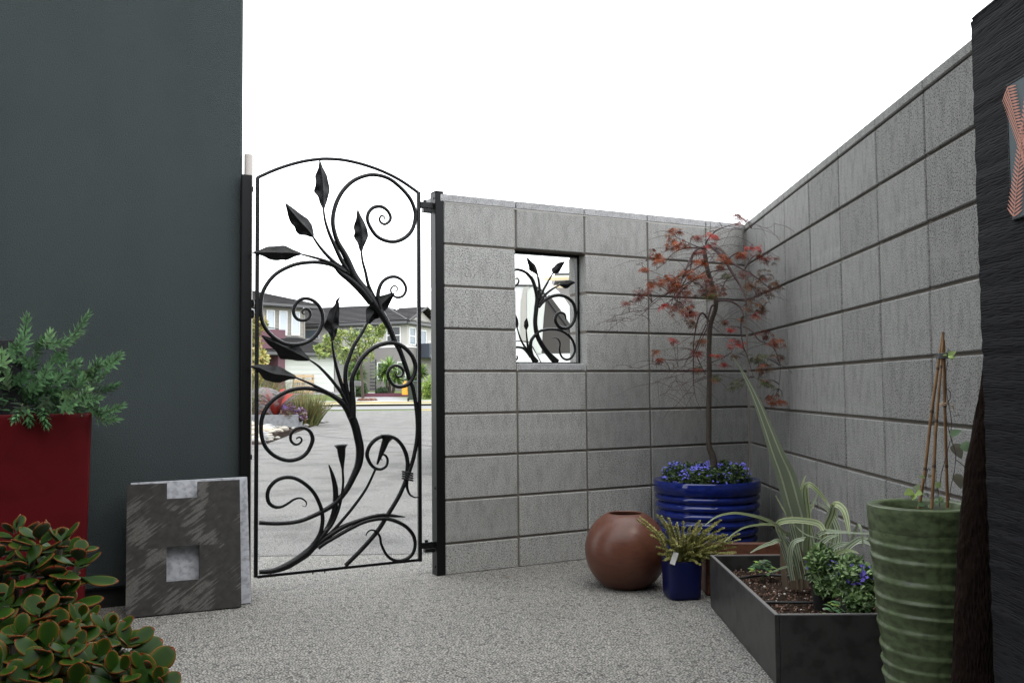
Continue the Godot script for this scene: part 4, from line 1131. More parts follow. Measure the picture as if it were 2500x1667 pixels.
func rock_garden() -> void:
	var bed := Geo.new()
	var ring := [Vector3(-3.95, 0.006, -14.6), Vector3(-4.5, 0.006, -16.6), Vector3(-4.75, 0.006, -18.6), Vector3(-4.72, 0.006, -21.2), Vector3(-4.9, 0.006, -23.2), Vector3(-6.2, 0.006, -25.5), Vector3(-9.0, 0.006, -26.0), Vector3(-12.0, 0.006, -22.0), Vector3(-9.0, 0.006, -15.0)]
	for i in ring.size() - 2:
		bed.tri(ring[0], ring[i + 1], ring[i + 2], Vector3.UP, Vector3.UP, Vector3.UP)
	var island := struct(put("garden_bed", bed, M.potting_soil, self))
	var shapes := []
	for k in 4:
		var g := Geo.new()
		var prof := []
		for i in 9:
			var a := -PI / 2 + PI * i / 8.0
			prof.append(Vector2(cos(a) * [1.0, 0.85, 1.1, 0.95][k], sin(a) * [0.5, 0.62, 0.42, 0.55][k] + 0.35))
		lathe(g, prof, 12, 0.07)
		shapes.append(g.mesh())
	var spots := []
	for i in 260:
		# along the front edge, thick before the planter and thin to the tip
		var t := rng.randf()
		var d := lerpf(14.9, 20.3, pow(t, 1.2))
		var edge := lerpf(-4.0, -4.72, clampf((d - 14.6) / 4.0, 0, 1))
		var x := edge - rr(0.1, 1.5 + 0.1 * d * (1.0 if t < 0.6 else 0.5)) 
		spots.append([x, d, rr(0.05, 0.12)])
	for q in [[-5.45, 18.4, 0.3], [-5.0, 18.2, 0.24], [-5.9, 18.9, 0.2], [-5.75, 18.7, 0.16], [-5.35, 19.0, 0.15], [-5.1, 19.1, 0.16], [-6.6, 19.0, 0.24], [-5.2, 17.8, 0.14], [-6.3, 17.6, 0.22]]:
		spots.append(q)
	for q in spots:
		var s: float = q[2]
		var b := Basis.from_euler(Vector3(rr(-0.3, 0.3), rr(0, TAU), rr(-0.3, 0.3))).scaled(Vector3(s * rr(1.0, 1.5), s * rr(0.8, 1.2), s))
		place("river_stone", shapes[rng.randi_range(0, 3)], M["stone_%d" % rng.randi_range(0, 3)], island, Transform3D(b, Vector3(q[0], 0.0, -q[1])))
	var xf := []; var tc := []
	for i in 900:
		var d := rr(15.0, 24.5)
		var x := (-4.05 if d < 16.4 else -4.85) - rr(0.05, 2.6)
		var s := rr(0.03, 0.07)
		xf.append(Transform3D(Basis.from_euler(Vector3(rr(-0.3, 0.3), rr(0, TAU), 0)).scaled(Vector3(s * 1.3, s, s)), Vector3(x, 0.004, -d)))
		var k := rr(0.14, 0.42)
		tc.append(Color(k, k * 0.95, k * rr(0.78, 0.95)))
	scatter("pebbles", shapes[1], M.heather, xf, island, tc)
	# low concrete planter with a red bromeliad
	var p := thing("concrete_planter", "low grey concrete trough on the river stones", "planter", Vector3(-5.25, 0, -20.75), 0.05)
	for q in [[-0.75, 0.4, -0.02, 0.04], [-0.75, 0.4, -0.5, -0.44]]:
		boxed("side", q[0], q[1], 0.02, 0.31, q[2], q[3], M.grey_planter, p, 0.006)
	boxed("end", 0.34, 0.4, 0.02, 0.309, -0.44, -0.02, M.grey_planter, p, 0.004)
	boxed("end", -0.75, -0.69, 0.02, 0.309, -0.44, -0.02, M.grey_planter, p, 0.004)
	boxed("soil", -0.69, 0.34, 0.02, 0.27, -0.44, -0.02, M.potting_soil, p)
	var br := thing("bromeliad", "bright red bromeliad in the grey concrete trough", "plant", Vector3(-5.42, 0.27, -20.98))
	for i in 26:
		var a := i * 2.4
		var d := Vector3(cos(a), 0, sin(a))
		var g := Geo.new()
		var len := rr(0.5, 0.8)
		var lf := rr(0.9, 1.9)
		ribbon(g, [d * 0.03, d * len * 0.3 + Vector3.UP * len * 0.35 * lf, d * len * 0.6 + Vector3.UP * len * 0.5 * lf, d * len * 0.9 + Vector3.UP * len * 0.52 * lf], [0.045, 0.06, 0.05, 0.005], Vector3.UP, 0.3)
		put("leaf", g, M.maple_p if i % 4 else M.maple_r, br)
	var pf := thing("purple_flowers", "low purple flowering plants filling the right half of the concrete trough", "flowers", Vector3(-5.1, 0.27, -20.95))
	crown_of(pf, "foliage", [[Vector3(0, 0.06, 0.05), 0.2], [Vector3(0.25, 0.03, 0.05), 0.15], [Vector3(-0.55, 0.04, 0.1), 0.12]], 500, 0.07, [Color(0.12, 0.10, 0.06), Color(0.16, 0.08, 0.06), Color(0.2, 0.12, 0.22)])
	crown_of(pf, "flowers", [[Vector3(0, 0.18, 0.1), 0.2], [Vector3(0.25, 0.08, 0.1), 0.12]], 50, 0.035, [Color(0.10, 0.05, 0.2), Color(0.16, 0.08, 0.28)])
	# boulder
	var bo := Geo.new()
	var prof := []
	for i in 12:
		var a := -0.4 + (PI / 2 + 0.4) * i / 11.0
		prof.append(Vector2(0.8 * cos(a), 0.95 * sin(a)))
	lathe(bo, prof, 16, 0.11)
	tag(put("boulder", bo, M.boulder, self, Transform3D(Basis.from_euler(Vector3(0.1, 0.8, -0.25)), Vector3(-6.15, 0.0, -22.3))), "big grey boulder behind the red bromeliad", "rock")
	# grasses
	var gc := [Color(0.12, 0.14, 0.04), Color(0.08, 0.10, 0.03), Color(0.20, 0.13, 0.05), Color(0.05, 0.07, 0.02), Color(0.24, 0.22, 0.09)]
	for q in [[-5.02, 22.2, 0.95, 320, "dense tussock grass right of the concrete trough"], [-5.9, 24.0, 1.35, 260, "tall tussock grass behind the boulder"], [-6.55, 21.3, 1.3, 300, "brown tussock grass at the left end of the concrete trough"], [-5.45, 23.0, 1.0, 220, "olive tussock grass between the boulder and the trough"], [-6.9, 24.5, 1.7, 220, "tallest yellow-green tussock grass at the far left of the rock garden"]]:
		var o := thing("tussock_grass", q[4], "grass", Vector3(q[0], 0, -q[1]), 0.0, "tussock grasses in the rock garden")
		var g := Geo.new()
		blades(g, q[3] * 2, Vector3.ZERO, 0.3, q[2], 0.011, 0.6, gc)
		stuff(put("blades", g, M.many_leaves, o))
	# pale climbing shrub at the left edge
	var o2 := thing("golden_shrub", "tall golden leaved shrub beside the latch post, before the plum porch", "shrub", Vector3(-7.15, 0, -25.2))
	var st := Geo.new()
	for k in 4:
		tube(st, [Vector3(k * 0.05, 0, 0), Vector3(0.05 * k - 0.1, 1.2, 0), Vector3(rr(-0.3, 0.3), 2.6, 0)], [0.03, 0.02, 0.008], 6)
	put("stem", st, M.trunk_bark, o2)
	crown_of(o2, "foliage", [[Vector3(0, 1.2, 0), 0.3], [Vector3(0.1, 1.7, 0), 0.3], [Vector3(-0.1, 2.2, 0), 0.32], [Vector3(0.1, 2.7, 0), 0.3], [Vector3(-0.4, 1.8, 0), 0.4], [Vector3(-0.5, 2.5, 0), 0.4]], 800, 0.12, [Color(0.36, 0.32, 0.08), Color(0.25, 0.26, 0.07), Color(0.42, 0.34, 0.14)])

func panel(called: String, outline: Array, z: float, thick: float, m: Material, parent: Node) -> void:
	var poly := CSGPolygon3D.new()
	var pts := PackedVector2Array()
	for q in outline:
		pts.append(Vector2(q[0], q[1]))
	var idx := Geometry2D.triangulate_polygon(pts)
	poly.free()
	var g := Geo.new()
	for i in idx.size() / 3:
		for s in [[z, Vector3.BACK], [z - thick, Vector3.FORWARD]]:
			var a := pts[idx[i * 3]]; var b := pts[idx[i * 3 + 1]]; var c := pts[idx[i * 3 + 2]]
			g.tri(Vector3(a.x, a.y, s[0]), Vector3(b.x, b.y, s[0]), Vector3(c.x, c.y, s[0]), s[1], s[1], s[1])
	for i in pts.size():
		var a := pts[i]; var b := pts[(i + 1) % pts.size()]
		var e := (b - a).normalized()
		var nn := Vector3(e.y, -e.x, 0)
		g.quad(Vector3(a.x, a.y, z), Vector3(b.x, b.y, z), Vector3(b.x, b.y, z - thick), Vector3(a.x, a.y, z - thick), nn)
	put(called, g, m, parent)

func van_outside() -> void:
	# outline in metres from the point on the drive below the visible pillar
	var o := thing("white_van", "white van with a roof rack parked behind the block wall, seen through the small window", "van", Vector3(0.15, 0, -9.0))
	panel("body", [[-0.93, 0.45], [0.78, 0.45], [0.82, 0.8], [0.8, 1.12], [0.68, 1.3], [0.52, 1.52], [0.36, 1.76], [0.25, 1.885], [0.16, 1.945], [0.02, 1.975], [-0.75, 1.97], [-0.86, 1.8], [-0.95, 1.2]], 0.0, 4.2, M.van_white, o)
	panel("side_window", [[0.14, 1.2], [0.45, 1.2], [0.53, 1.3], [0.45, 1.45], [0.33, 1.63], [0.22, 1.78], [0.19, 1.74], [0.165, 1.55]], 0.006, 0.004, M.van_glass, o)
	panel("door_pillar", [[-0.005, 1.2], [0.138, 1.2], [0.163, 1.55], [0.185, 1.74], [0.15, 1.82], [0.05, 1.86], [0.0, 1.8]], 0.012, 0.01, M.van_door, o)
	panel("centre_pillar", [[-0.07, 1.32], [-0.01, 1.3], [-0.006, 1.8], [0.02, 1.87], [-0.03, 1.84], [-0.055, 1.72]], 0.018, 0.012, M.van_pillar, o)
	panel("front_door", [[-0.6, 0.6], [0.3, 0.6], [0.17, 1.03], [0.08, 1.2], [0.03, 1.28], [-0.04, 1.315], [-0.6, 1.32]], 0.03, 0.025, M.van_white, o)
	var g := Geo.new()
	var s := spline([Vector3(-0.6, 1.325, 0.02), Vector3(-0.05, 1.32, 0.02), Vector3(0.035, 1.285, 0.02), Vector3(0.085, 1.2, 0.02), Vector3(0.18, 1.02, 0.02)], [0.005, 0.005, 0.005, 0.005, 0.005], 5)
	tube(g, s[0], s[1], 6)
	s = spline([Vector3(-0.6, 1.872, 0.012), Vector3(0.0, 1.872, 0.012), Vector3(0.09, 1.855, 0.012), Vector3(0.155, 1.81, 0.012), Vector3(0.235, 1.685, 0.012), Vector3(0.37, 1.5, 0.012), Vector3(0.5, 1.32, 0.012)], [0.008, 0.008, 0.009, 0.01, 0.01, 0.01, 0.01], 5)
	tube(g, s[0], s[1], 6)
	put("rubber_seal", g, M.van_trim, o)
	var rk := Geo.new()
	s = spline([Vector3(0.1, 1.9, -0.3), Vector3(0.16, 1.955, -0.3), Vector3(0.24, 1.975, -0.3), Vector3(0.7, 1.985, -0.3)], [0.02, 0.022, 0.024, 0.024], 4)
	tube(rk, s[0], s[1], 8)
	s = spline([Vector3(0.12, 1.93, -0.8), Vector3(0.2, 1.945, -0.8), Vector3(0.7, 1.95, -0.8)], [0.014, 0.014, 0.014], 4)
	tube(rk, s[0], s[1], 8)
	put("roof_rack", rk, M.rack_cream, o)
	var an := Geo.new()
	tube(an, [Vector3(0.27, 1.95, -0.5), Vector3(0.27, 2.3, -0.5)], [0.003, 0.002], 6)
	put("aerial", an, M.van_trim, o)
	for x in [-0.8, 0.66]:
		var wg := Geo.new()
		tube(wg, [Vector3(x - 0.09, 0.33, -0.8), Vector3(x + 0.09, 0.33, -0.8)], [0.33, 0.33], 24)
		put("wheel", wg, M.black_plastic, o)
	var n := thing("neighbour_garage", "dark grey garage with a pale gutter beyond the white van", "garage", Vector3(2.3, 0, -21))
	boxed("wall", -1.2, 4.0, 0.0, 3.3, -4.0, 0.0, M.grey_render, n)
	boxed("gutter", -1.3, 4.1, 3.3, 3.5, -4.1, 0.1, M.gutter, n)


# ---------------------------------------------------------------- pots
func revolve(g: Geo, rows: int, segs: int, f: Callable) -> void:      # f(t, angle) gives a point
	var p := []
	for i in rows + 1:
		var row := []
		for k in segs:
			row.append(f.call(float(i) / rows, TAU * k / segs))
		p.append(row)
	var n := []
	for i in rows + 1:
		var row := []
		for k in segs:
			var a: Vector3 = p[mini(i + 1, rows)][k] - p[maxi(i - 1, 0)][k]
			var b: Vector3 = p[i][(k + 1) % segs] - p[i][(k + segs - 1) % segs]
			row.append(a.cross(b).normalized())
		n.append(row)
	for i in rows:
		for k in segs:
			var j := (k + 1) % segs
			g.squad(p[i][k], p[i][j], p[i + 1][j], p[i + 1][k], n[i][k], n[i][j], n[i + 1][j], n[i + 1][k])

func square_loft(g: Geo, rings: Array, power := 0.25, segs := 40) -> void:     # y, half width, half depth
	revolve(g, rings.size() - 1, segs, func(t: float, a: float) -> Vector3:
		var q: Array = rings[clampi(roundi(t * (rings.size() - 1)), 0, rings.size() - 1)]
		var c := cos(a); var s := sin(a)
		return Vector3(-signf(c) * pow(absf(c), power) * q[1], q[0], signf(s) * pow(absf(s), power) * q[2]))

func small_flowers(parent: Node, spots: Array, size: float, m: Material) -> void:
	var g := Geo.new()
	for k in 5:
		var a := TAU * k / 5.0
		var d := Vector3(cos(a), 0.15, sin(a))
		leaf_on(g, d * 0.08, d, 0.36, Vector3.UP, 0.05, 0.1, 3)
	var xf := []
	for s in spots:
		xf.append(Transform3D(Basis.from_euler(Vector3(rr(0.2, 1.2), rr(-0.8, 0.8), rr(-0.5, 0.5))).scaled(Vector3.ONE * size * rr(0.8, 1.2)), s))
	scatter("flowers", g.mesh(), m, xf, parent)

func pots_in_corner() -> void:
	var pot := thing("glazed_pot", "large round blue glazed pot with raised rings in the wall corner", "pot", Vector3(0.966, 0, -4.6))
	var g := Geo.new()
	var prof := [Vector2(0, 0.0), Vector2(0.205, 0.0), Vector2(0.222, 0.012)]
	for i in 97:
		var y := 0.014 + 0.318 * i / 96.0
		var rad := lerpf(0.224, 0.256, sin(y / 0.34 * PI / 2.0))
		var ph := fposmod((y - 0.012) / 0.0405, 1.0)
		prof.append(Vector2(rad - 0.014 + 0.016 * pow(sin(ph * PI), 0.8), y))
	prof.append_array([Vector2(0.254, 0.336), Vector2(0.2625, 0.342), Vector2(0.2635, 0.39), Vector2(0.259, 0.398), Vector2(0.228, 0.398), Vector2(0.222, 0.392), Vector2(0.222, 0.345), Vector2(0, 0.345)])
	lathe(g, prof, 72)
	put("pot_body", g, M.blue_glaze, pot)
	var so := Geo.new()
	lathe(so, [Vector2(0.219, 0.349), Vector2(0.219, 0.372), Vector2(0.1, 0.38), Vector2(0, 0.382)], 40)
	put("soil", so, M.potting_soil, pot)
	var lob := thing("lobelia", "mound of blue flowering lobelia filling the top of the blue glazed pot", "flowers", Vector3(0.966, 0.38, -4.6), 0.0, "")
	var cs := []
	for i in 16:
		var a := TAU * i / 16.0
		cs.append([Vector3(cos(a) * 0.165, 0.03 + 0.02 * sin(i * 3.7), sin(a) * 0.165), 0.05])
	crown_of(lob, "foliage", cs, 2600, 0.017, [Color(0.05, 0.09, 0.03), Color(0.08, 0.13, 0.04), Color(0.035, 0.06, 0.02)])
	var sp := []
	for i in 480:
		var a := rr(0, TAU)
		var r := 0.17 + rr(-0.055, 0.05)
		sp.append(Vector3(cos(a) * r, 0.062 + 0.022 * sin(a * 4.0) + rr(-0.02, 0.022) - 1.2 * maxf(0.0, r - 0.19), sin(a) * r))
	small_flowers(lob, sp, 0.0066, M.petal_blue)
	# terracotta jar
	var jar := thing("round_jar", "round red-brown terracotta jar with a narrow dark opening, on the paving before the block wall", "jar", Vector3(0.485, 0, -4.0))
	var j := Geo.new()
	var jp := [Vector2(0, 0.002), Vector2(0.075, 0.0)]
	for i in 33:
		var a := lerpf(-1.12, 1.1, i / 32.0)
		jp.append(Vector2(0.177 * pow(cos(a), 0.92), 0.157 + 0.174 * sin(a)))
	jp.append_array([Vector2(0.0775, 0.314), Vector2(0.074, 0.316), Vector2(0.070, 0.313), Vector2(0.072, 0.300), Vector2(0.12, 0.26), Vector2(0.16, 0.16), Vector2(0.08, 0.02), Vector2(0, 0.015)])
	lathe(j, jp, 64)
	put("jar_body", j, M.terracotta, jar)
	# heather in its nursery bag
	var bag := thing("nursery_bag", "small dark blue plastic nursery pot holding the heather beside the terracotta jar", "pot", Vector3(0.686, 0, -3.79), 0.12)
	var b := Geo.new()
	square_loft(b, [[0.0, 0.055, 0.055], [0.0005, 0.06, 0.06], [0.012, 0.068, 0.068], [0.05, 0.069, 0.069], [0.1, 0.071, 0.071], [0.152, 0.073, 0.073], [0.156, 0.071, 0.071], [0.14, 0.068, 0.068], [0.135, 0.0, 0.0]], 0.4)
	put("bag_body", b, M.blue_plastic, bag)
	var tg := Geo.new()
	box(tg, Vector3(-0.052, 0.172, 0.074), Vector3(0.022, 0.05, 0.0015), 0.0, Basis(Vector3.BACK, -0.35))
	put("plant_tag", tg, M.white_tag, bag)
	var he := thing("heather", "yellow-green flowering heather spreading from the dark blue nursery pot", "plant", Vector3(0.686, 0.135, -3.79))
	for q in [[430, 520], [545, 515], [610, 530], [680, 575], [725, 570], [820, 560], [880, 590], [945, 550], [990, 650], [1060, 640], [560, 620], [630, 610], [700, 640], [770, 640], [850, 620], [920, 650], [540, 720], [600, 690], [670, 700], [740, 710], [820, 700], [900, 700], [960, 720], [1030, 715], [790, 810], [720, 770], [650, 750], [850, 780], [910, 780], [470, 560], [590, 560], [500, 610], [1010, 690], [840, 590], [760, 590], [960, 600], [570, 760], [800, 760], [990, 740], [640, 680], [870, 750]]:
		for again in 2:
			var tip := Vector3((q[0] - 705) / 1537.0 + rr(-0.012, 0.012) * again, (830 - q[1]) / 1537.0 - rr(0.0, 0.03) * again, rr(-0.03, 0.11))
			var root := Vector3(clampf(tip.x * 0.3, -0.05, 0.05), -0.01, rr(-0.03, 0.04))
			var gg := Geo.new()
			var mid := root.lerp(tip, 0.5) + Vector3(-tip.x * 0.12, 0.02, 0)
			var sl := spline([root, mid, tip], [0.0015, 0.0012, 0.0006], 8)
			gg.tint = Color(0.12, 0.10, 0.04)
			tube(gg, sl[0], sl[1], 4)
			for i in 300:
				var t := pow(rng.randf(), 0.75)
				var k: float = t * (sl[0].size() - 1.001)
				var p: Vector3 = sl[0][int(k)].lerp(sl[0][int(k) + 1], k - int(k))
				var d := Vector3(rng.randfn(), rr(0.0, 1.4), rng.randfn()).normalized()
				var c: Color = [Color(0.52, 0.50, 0.18), Color(0.38, 0.38, 0.12), Color(0.60, 0.53, 0.25), Color(0.25, 0.29, 0.08)][rng.randi_range(0, 3)]
				gg.tint = c * rr(0.8, 1.15)
				var len := rr(0.008, 0.0145) * (1.2 - 0.55 * t)
				leaf_on(gg, p, p + d * len, len * 0.36, d.cross(Vector3(0.2, 0.1, 1)).normalized(), 0.1, 0.2, 2)
			put("sprig", gg, M.heather, he)
	# brown planter behind
	var bp := thing("brown_planter", "low red-brown glazed rectangular planter mostly hidden behind the dark steel box", "planter", Vector3(1.06, 0, -3.96), -0.03)
	var bg := Geo.new()
	slab(bg, -0.265, 0.25, 0, 0.166, 0.135, 0.16, 0.006); slab(bg, -0.265, 0.25, 0, 0.1655, -0.16, -0.135, 0.006)
	slab(bg, -0.265, -0.24, 0, 0.1655, -0.135, 0.135, 0.004); slab(bg, 0.225, 0.25, 0, 0.1655, -0.135, 0.135, 0.004)
	put("planter_body", bg, M.brown_glaze, bp)
	boxed("soil", -0.24, 0.225, 0.01, 0.10, -0.135, 0.135, M.potting_soil, bp)

# ---------------------------------------------------------------- weeping maple
var branch_points := []

func maple_branch(tree: Node3D, list: Array) -> void:
	var s := path4(list, 4)
	var p := []
	for q in s[0]:
		p.append(q - tree.position)
		branch_points.append(q)
	var g := Geo.new()
	tube(g, p, s[1], 7)
	put("branch", g, M.twig, tree)

func maple_leaf(lobes: int) -> ArrayMesh:
	var g := Geo.new()
	for k in lobes:
		var a := (k - (lobes - 1) / 2.0) * 0.42
		var len := 1.0 - 0.07 * absf(k - (lobes - 1) / 2.0)
		var d := Vector3(sin(a), 0, cos(a))
		var pts := []; var w := []
		for i in 6:
			var t := i / 5.0
			pts.append(d * len * t - Vector3.UP * 0.42 * t * t + Vector3.RIGHT.cross(d) * 0.02)
			w.append([0.012, 0.026, 0.043, 0.038, 0.024, 0.003][i])
		ribbon(g, pts, w, Vector3.UP, 0.25)
		for s in [-1.0, 1.0]:                   # teeth of the dissected lobe
			for t in [0.35, 0.55, 0.72]:
				var q: Vector3 = d * len * t - Vector3.UP * 0.42 * t * t
				var e: Vector3 = (d + Vector3.UP.cross(d) * s * 0.75 - Vector3.UP * 0.3).normalized()
				ribbon(g, [q, q + e * 0.09, q + e * 0.19], [0.02, 0.014, 0.002], Vector3.UP, 0.1)
	return g.mesh()

func maple() -> void:
	var tree := thing("japanese_maple", "weeping japanese maple with lacy red leaves growing in the blue glazed pot", "tree", Vector3(0.966, 0.36, -4.6))
	var s := path4([0.973, 0.398, -4.6, 0.02, 1.002, 0.466, -4.6, 0.02, 0.999, 0.512, -4.6, 0.018, 0.982, 0.566, -4.6, 0.015, 0.984, 0.657, -4.6, 0.014, 0.986, 0.772, -4.6, 0.014, 0.992, 0.926, -4.6, 0.013, 0.992, 1.042, -4.6, 0.013, 1.001, 1.158, -4.6, 0.012, 1.013, 1.204, -4.6, 0.012, 1.03, 1.254, -4.6, 0.012, 1.029, 1.312, -4.6, 0.013, 1.009, 1.39, -4.6, 0.013, 0.993, 1.449, -4.6, 0.012, 0.984, 1.507, -4.6, 0.012, 0.976, 1.558, -4.6, 0.01], 4)
	var p := []
	for q in s[0]:
		p.append(q - tree.position)
	var g := Geo.new()
	var thin := []
	for r in s[1]:
		thin.append(r * 0.95)
	tube(g, p, thin, 12)
	put("trunk", g, M.trunk_bark, tree)
	maple_branch(tree, [0.981, 1.555, -4.6, 0.005, 0.942, 1.558, -4.579, 0.005, 0.892, 1.554, -4.557, 0.003, 0.838, 1.54, -4.536, 0.003, 0.799, 1.515, -4.514, 0.002, 0.757, 1.47, -4.493, 0.002, 0.707, 1.433, -4.471, 0.001, 0.659, 1.428, -4.45, 0.001])
	maple_branch(tree, [0.976, 1.565, -4.6, 0.006, 0.93, 1.545, -4.557, 0.006, 0.894, 1.498, -4.514, 0.005, 0.866, 1.451, -4.471, 0.005, 0.834, 1.389, -4.429, 0.004, 0.81, 1.343, -4.386, 0.003, 0.772, 1.288, -4.343, 0.002, 0.749, 1.236, -4.3, 0.001])
	maple_branch(tree, [0.971, 1.537, -4.6, 0.005, 0.919, 1.525, -4.564, 0.004, 0.898, 1.481, -4.528, 0.004, 0.884, 1.434, -4.492, 0.003, 0.85, 1.374, -4.456, 0.002, 0.816, 1.321, -4.42, 0.001])
	maple_branch(tree, [0.976, 1.567, -4.6, 0.008, 1.007, 1.557, -4.556, 0.008, 1.031, 1.52, -4.512, 0.008, 1.054, 1.471, -4.469, 0.007, 1.072, 1.416, -4.425, 0.007, 1.09, 1.363, -4.381, 0.006, 1.104, 1.31, -4.338, 0.004, 1.106, 1.258, -4.294, 0.003, 1.101, 1.204, -4.25, 0.001])
	maple_branch(tree, [0.985, 1.564, -4.6, 0.005, 1.013, 1.558, -4.55, 0.005, 1.04, 1.533, -4.5, 0.006, 1.057, 1.484, -4.45, 0.006, 1.082, 1.447, -4.4, 0.005, 1.113, 1.414, -4.35, 0.004, 1.15, 1.378, -4.3, 0.003, 1.179, 1.336, -4.25, 0.002, 1.196, 1.301, -4.2, 0.001])
	maple_branch(tree, [0.986, 1.576, -4.6, 0.004, 0.992, 1.599, -4.575, 0.003, 1.007, 1.618, -4.55, 0.003, 1.028, 1.637, -4.525, 0.003, 1.061, 1.648, -4.5, 0.002, 1.105, 1.658, -4.475, 0.002, 1.125, 1.667, -4.45, 0.001])
	maple_branch(tree, [1.11, 1.643, -4.5, 0.002, 1.123, 1.624, -4.4, 0.001, 1.141, 1.607, -4.3, 0.001])
	maple_branch(tree, [1.034, 1.288, -4.6, 0.005, 1.065, 1.288, -4.567, 0.005, 1.103, 1.277, -4.533, 0.005, 1.132, 1.243, -4.5, 0.004, 1.134, 1.203, -4.467, 0.003, 1.113, 1.157, -4.433, 0.003, 1.112, 1.064, -4.4, 0.003, 1.126, 0.997, -4.367, 0.002, 1.141, 0.912, -4.333, 0.001, 1.16, 0.886, -4.3, 0.001])
	maple_branch(tree, [1.03, 1.264, -4.6, 0.005, 1.006, 1.263, -4.579, 0.005, 0.985, 1.211, -4.557, 0.004, 0.973, 1.167, -4.536, 0.003, 0.963, 1.143, -4.514, 0.003, 0.93, 1.082, -4.493, 0.002, 0.899, 1.021, -4.471, 0.002, 0.871, 0.979, -4.45, 0.001])
	maple_branch(tree, [0.995, 1.187, -4.6, 0.005, 0.959, 1.228, -4.577, 0.005, 0.93, 1.192, -4.555, 0.004, 0.905, 1.099, -4.532, 0.003, 0.895, 1.015, -4.51, 0.003, 0.889, 0.924, -4.487, 0.003, 0.885, 0.864, -4.465, 0.002, 0.892, 0.797, -4.442, 0.001, 0.909, 0.749, -4.42, 0.001])
	maple_branch(tree, [0.981, 1.173, -4.6, 0.003, 0.949, 1.114, -4.578, 0.003, 0.916, 1.048, -4.556, 0.003, 0.888, 1.006, -4.533, 0.003, 0.815, 0.99, -4.511, 0.002, 0.747, 0.994, -4.489, 0.002, 0.699, 0.983, -4.467, 0.001, 0.65, 0.964, -4.444, 0.001, 0.61, 0.953, -4.422, 0.001, 0.566, 0.954, -4.4, 0.001])
	maple_branch(tree, [0.976, 1.48, -4.58, 0.004, 0.894, 1.429, -4.54, 0.003, 0.847, 1.364, -4.5, 0.003, 0.786, 1.326, -4.46, 0.003, 0.719, 1.288, -4.42, 0.002, 0.664, 1.244, -4.38, 0.002, 0.61, 1.197, -4.34, 0.001, 0.56, 1.168, -4.3, 0.001])
	maple_branch(tree, [0.987, 1.449, -4.58, 0.004, 0.953, 1.422, -4.551, 0.003, 0.889, 1.381, -4.522, 0.003, 0.83, 1.348, -4.493, 0.003, 0.764, 1.319, -4.464, 0.002, 0.699, 1.286, -4.436, 0.002, 0.642, 1.232, -4.407, 0.001, 0.579, 1.223, -4.378, 0.001, 0.523, 1.204, -4.349, 0.001, 0.465, 1.201, -4.32, 0.001])
	maple_branch(tree, [0.994, 1.425, -4.58, 0.003, 0.93, 1.399, -4.551, 0.003, 0.87, 1.358, -4.522, 0.003, 0.807, 1.302, -4.494, 0.002, 0.733, 1.248, -4.465, 0.002, 0.672, 1.238, -4.436, 0.001, 0.612, 1.221, -4.407, 0.001, 0.563, 1.194, -4.379, 0.001, 0.45, 1.17, -4.35, 0.001])
	maple_branch(tree, [0.908, 1.012, -4.5, 0.003, 0.941, 0.956, -4.54, 0.002, 0.972, 0.918, -4.58, 0.002])
	maple_branch(tree, [1.097, 1.404, -4.45, 0.004, 1.051, 1.38, -4.433, 0.003, 1.024, 1.337, -4.417, 0.002, 1.012, 1.31, -4.4, 0.001])
	maple_branch(tree, [1.121, 1.148, -4.42, 0.003, 1.153, 1.124, -4.389, 0.003, 1.18, 1.077, -4.357, 0.003, 1.222, 1.054, -4.326, 0.002, 1.241, 1.016, -4.294, 0.002, 1.245, 0.968, -4.263, 0.001, 1.242, 0.939, -4.231, 0.001, 1.222, 0.847, -4.2, 0.001])
	maple_branch(tree, [0.981, 1.557, -4.6, 0.003, 0.93, 1.562, -4.555, 0.003, 0.875, 1.575, -4.51, 0.002, 0.818, 1.594, -4.465, 0.001, 0.784, 1.61, -4.42, 0.001])
	maple_branch(tree, [0.892, 1.548, -4.52, 0.003, 0.829, 1.545, -4.488, 0.002, 0.767, 1.529, -4.456, 0.001, 0.723, 1.506, -4.424, 0.001, 0.666, 1.472, -4.392, 0.001, 0.598, 1.447, -4.36, 0.001])
	maple_branch(tree, [1.002, 1.436, -4.6, 0.003, 1.041, 1.44, -4.55, 0.003, 1.091, 1.437, -4.5, 0.002])
	maple_branch(tree, [1.061, 1.476, -4.5, 0.003, 1.095, 1.506, -4.45, 0.002, 1.128, 1.51, -4.4, 0.001, 1.151, 1.506, -4.35, 0.001])
	maple_branch(tree, [1.113, 1.41, -4.35, 0.003, 1.142, 1.464, -4.317, 0.002, 1.17, 1.481, -4.283, 0.001, 1.196, 1.472, -4.25, 0.001])
	maple_branch(tree, [1.142, 1.277, -4.2, 0.002, 1.113, 1.264, -4.25, 0.002, 1.097, 1.262, -4.3, 0.003])
	maple_branch(tree, [1.113, 1.271, -4.32, 0.002, 1.15, 1.278, -4.28, 0.002, 1.175, 1.288, -4.24, 0.001, 1.194, 1.237, -4.2, 0.001])
	maple_branch(tree, [1.07, 1.027, -4.45, 0.002, 1.05, 1.007, -4.493, 0.002, 0.998, 0.982, -4.537, 0.002, 0.992, 0.979, -4.58, 0.002])
	maple_branch(tree, [0.879, 0.946, -4.42, 0.002, 0.838, 0.928, -4.4, 0.001, 0.779, 0.91, -4.38, 0.001, 0.673, 0.878, -4.36, 0.001])
	maple_branch(tree, [0.878, 0.876, -4.42, 0.001, 0.838, 0.829, -4.41, 0.001, 0.78, 0.763, -4.4, 0.001])
	maple_branch(tree, [0.968, 0.91, -4.56, 0.002, 0.892, 0.891, -4.49, 0.001, 0.778, 0.857, -4.42, 0.001])
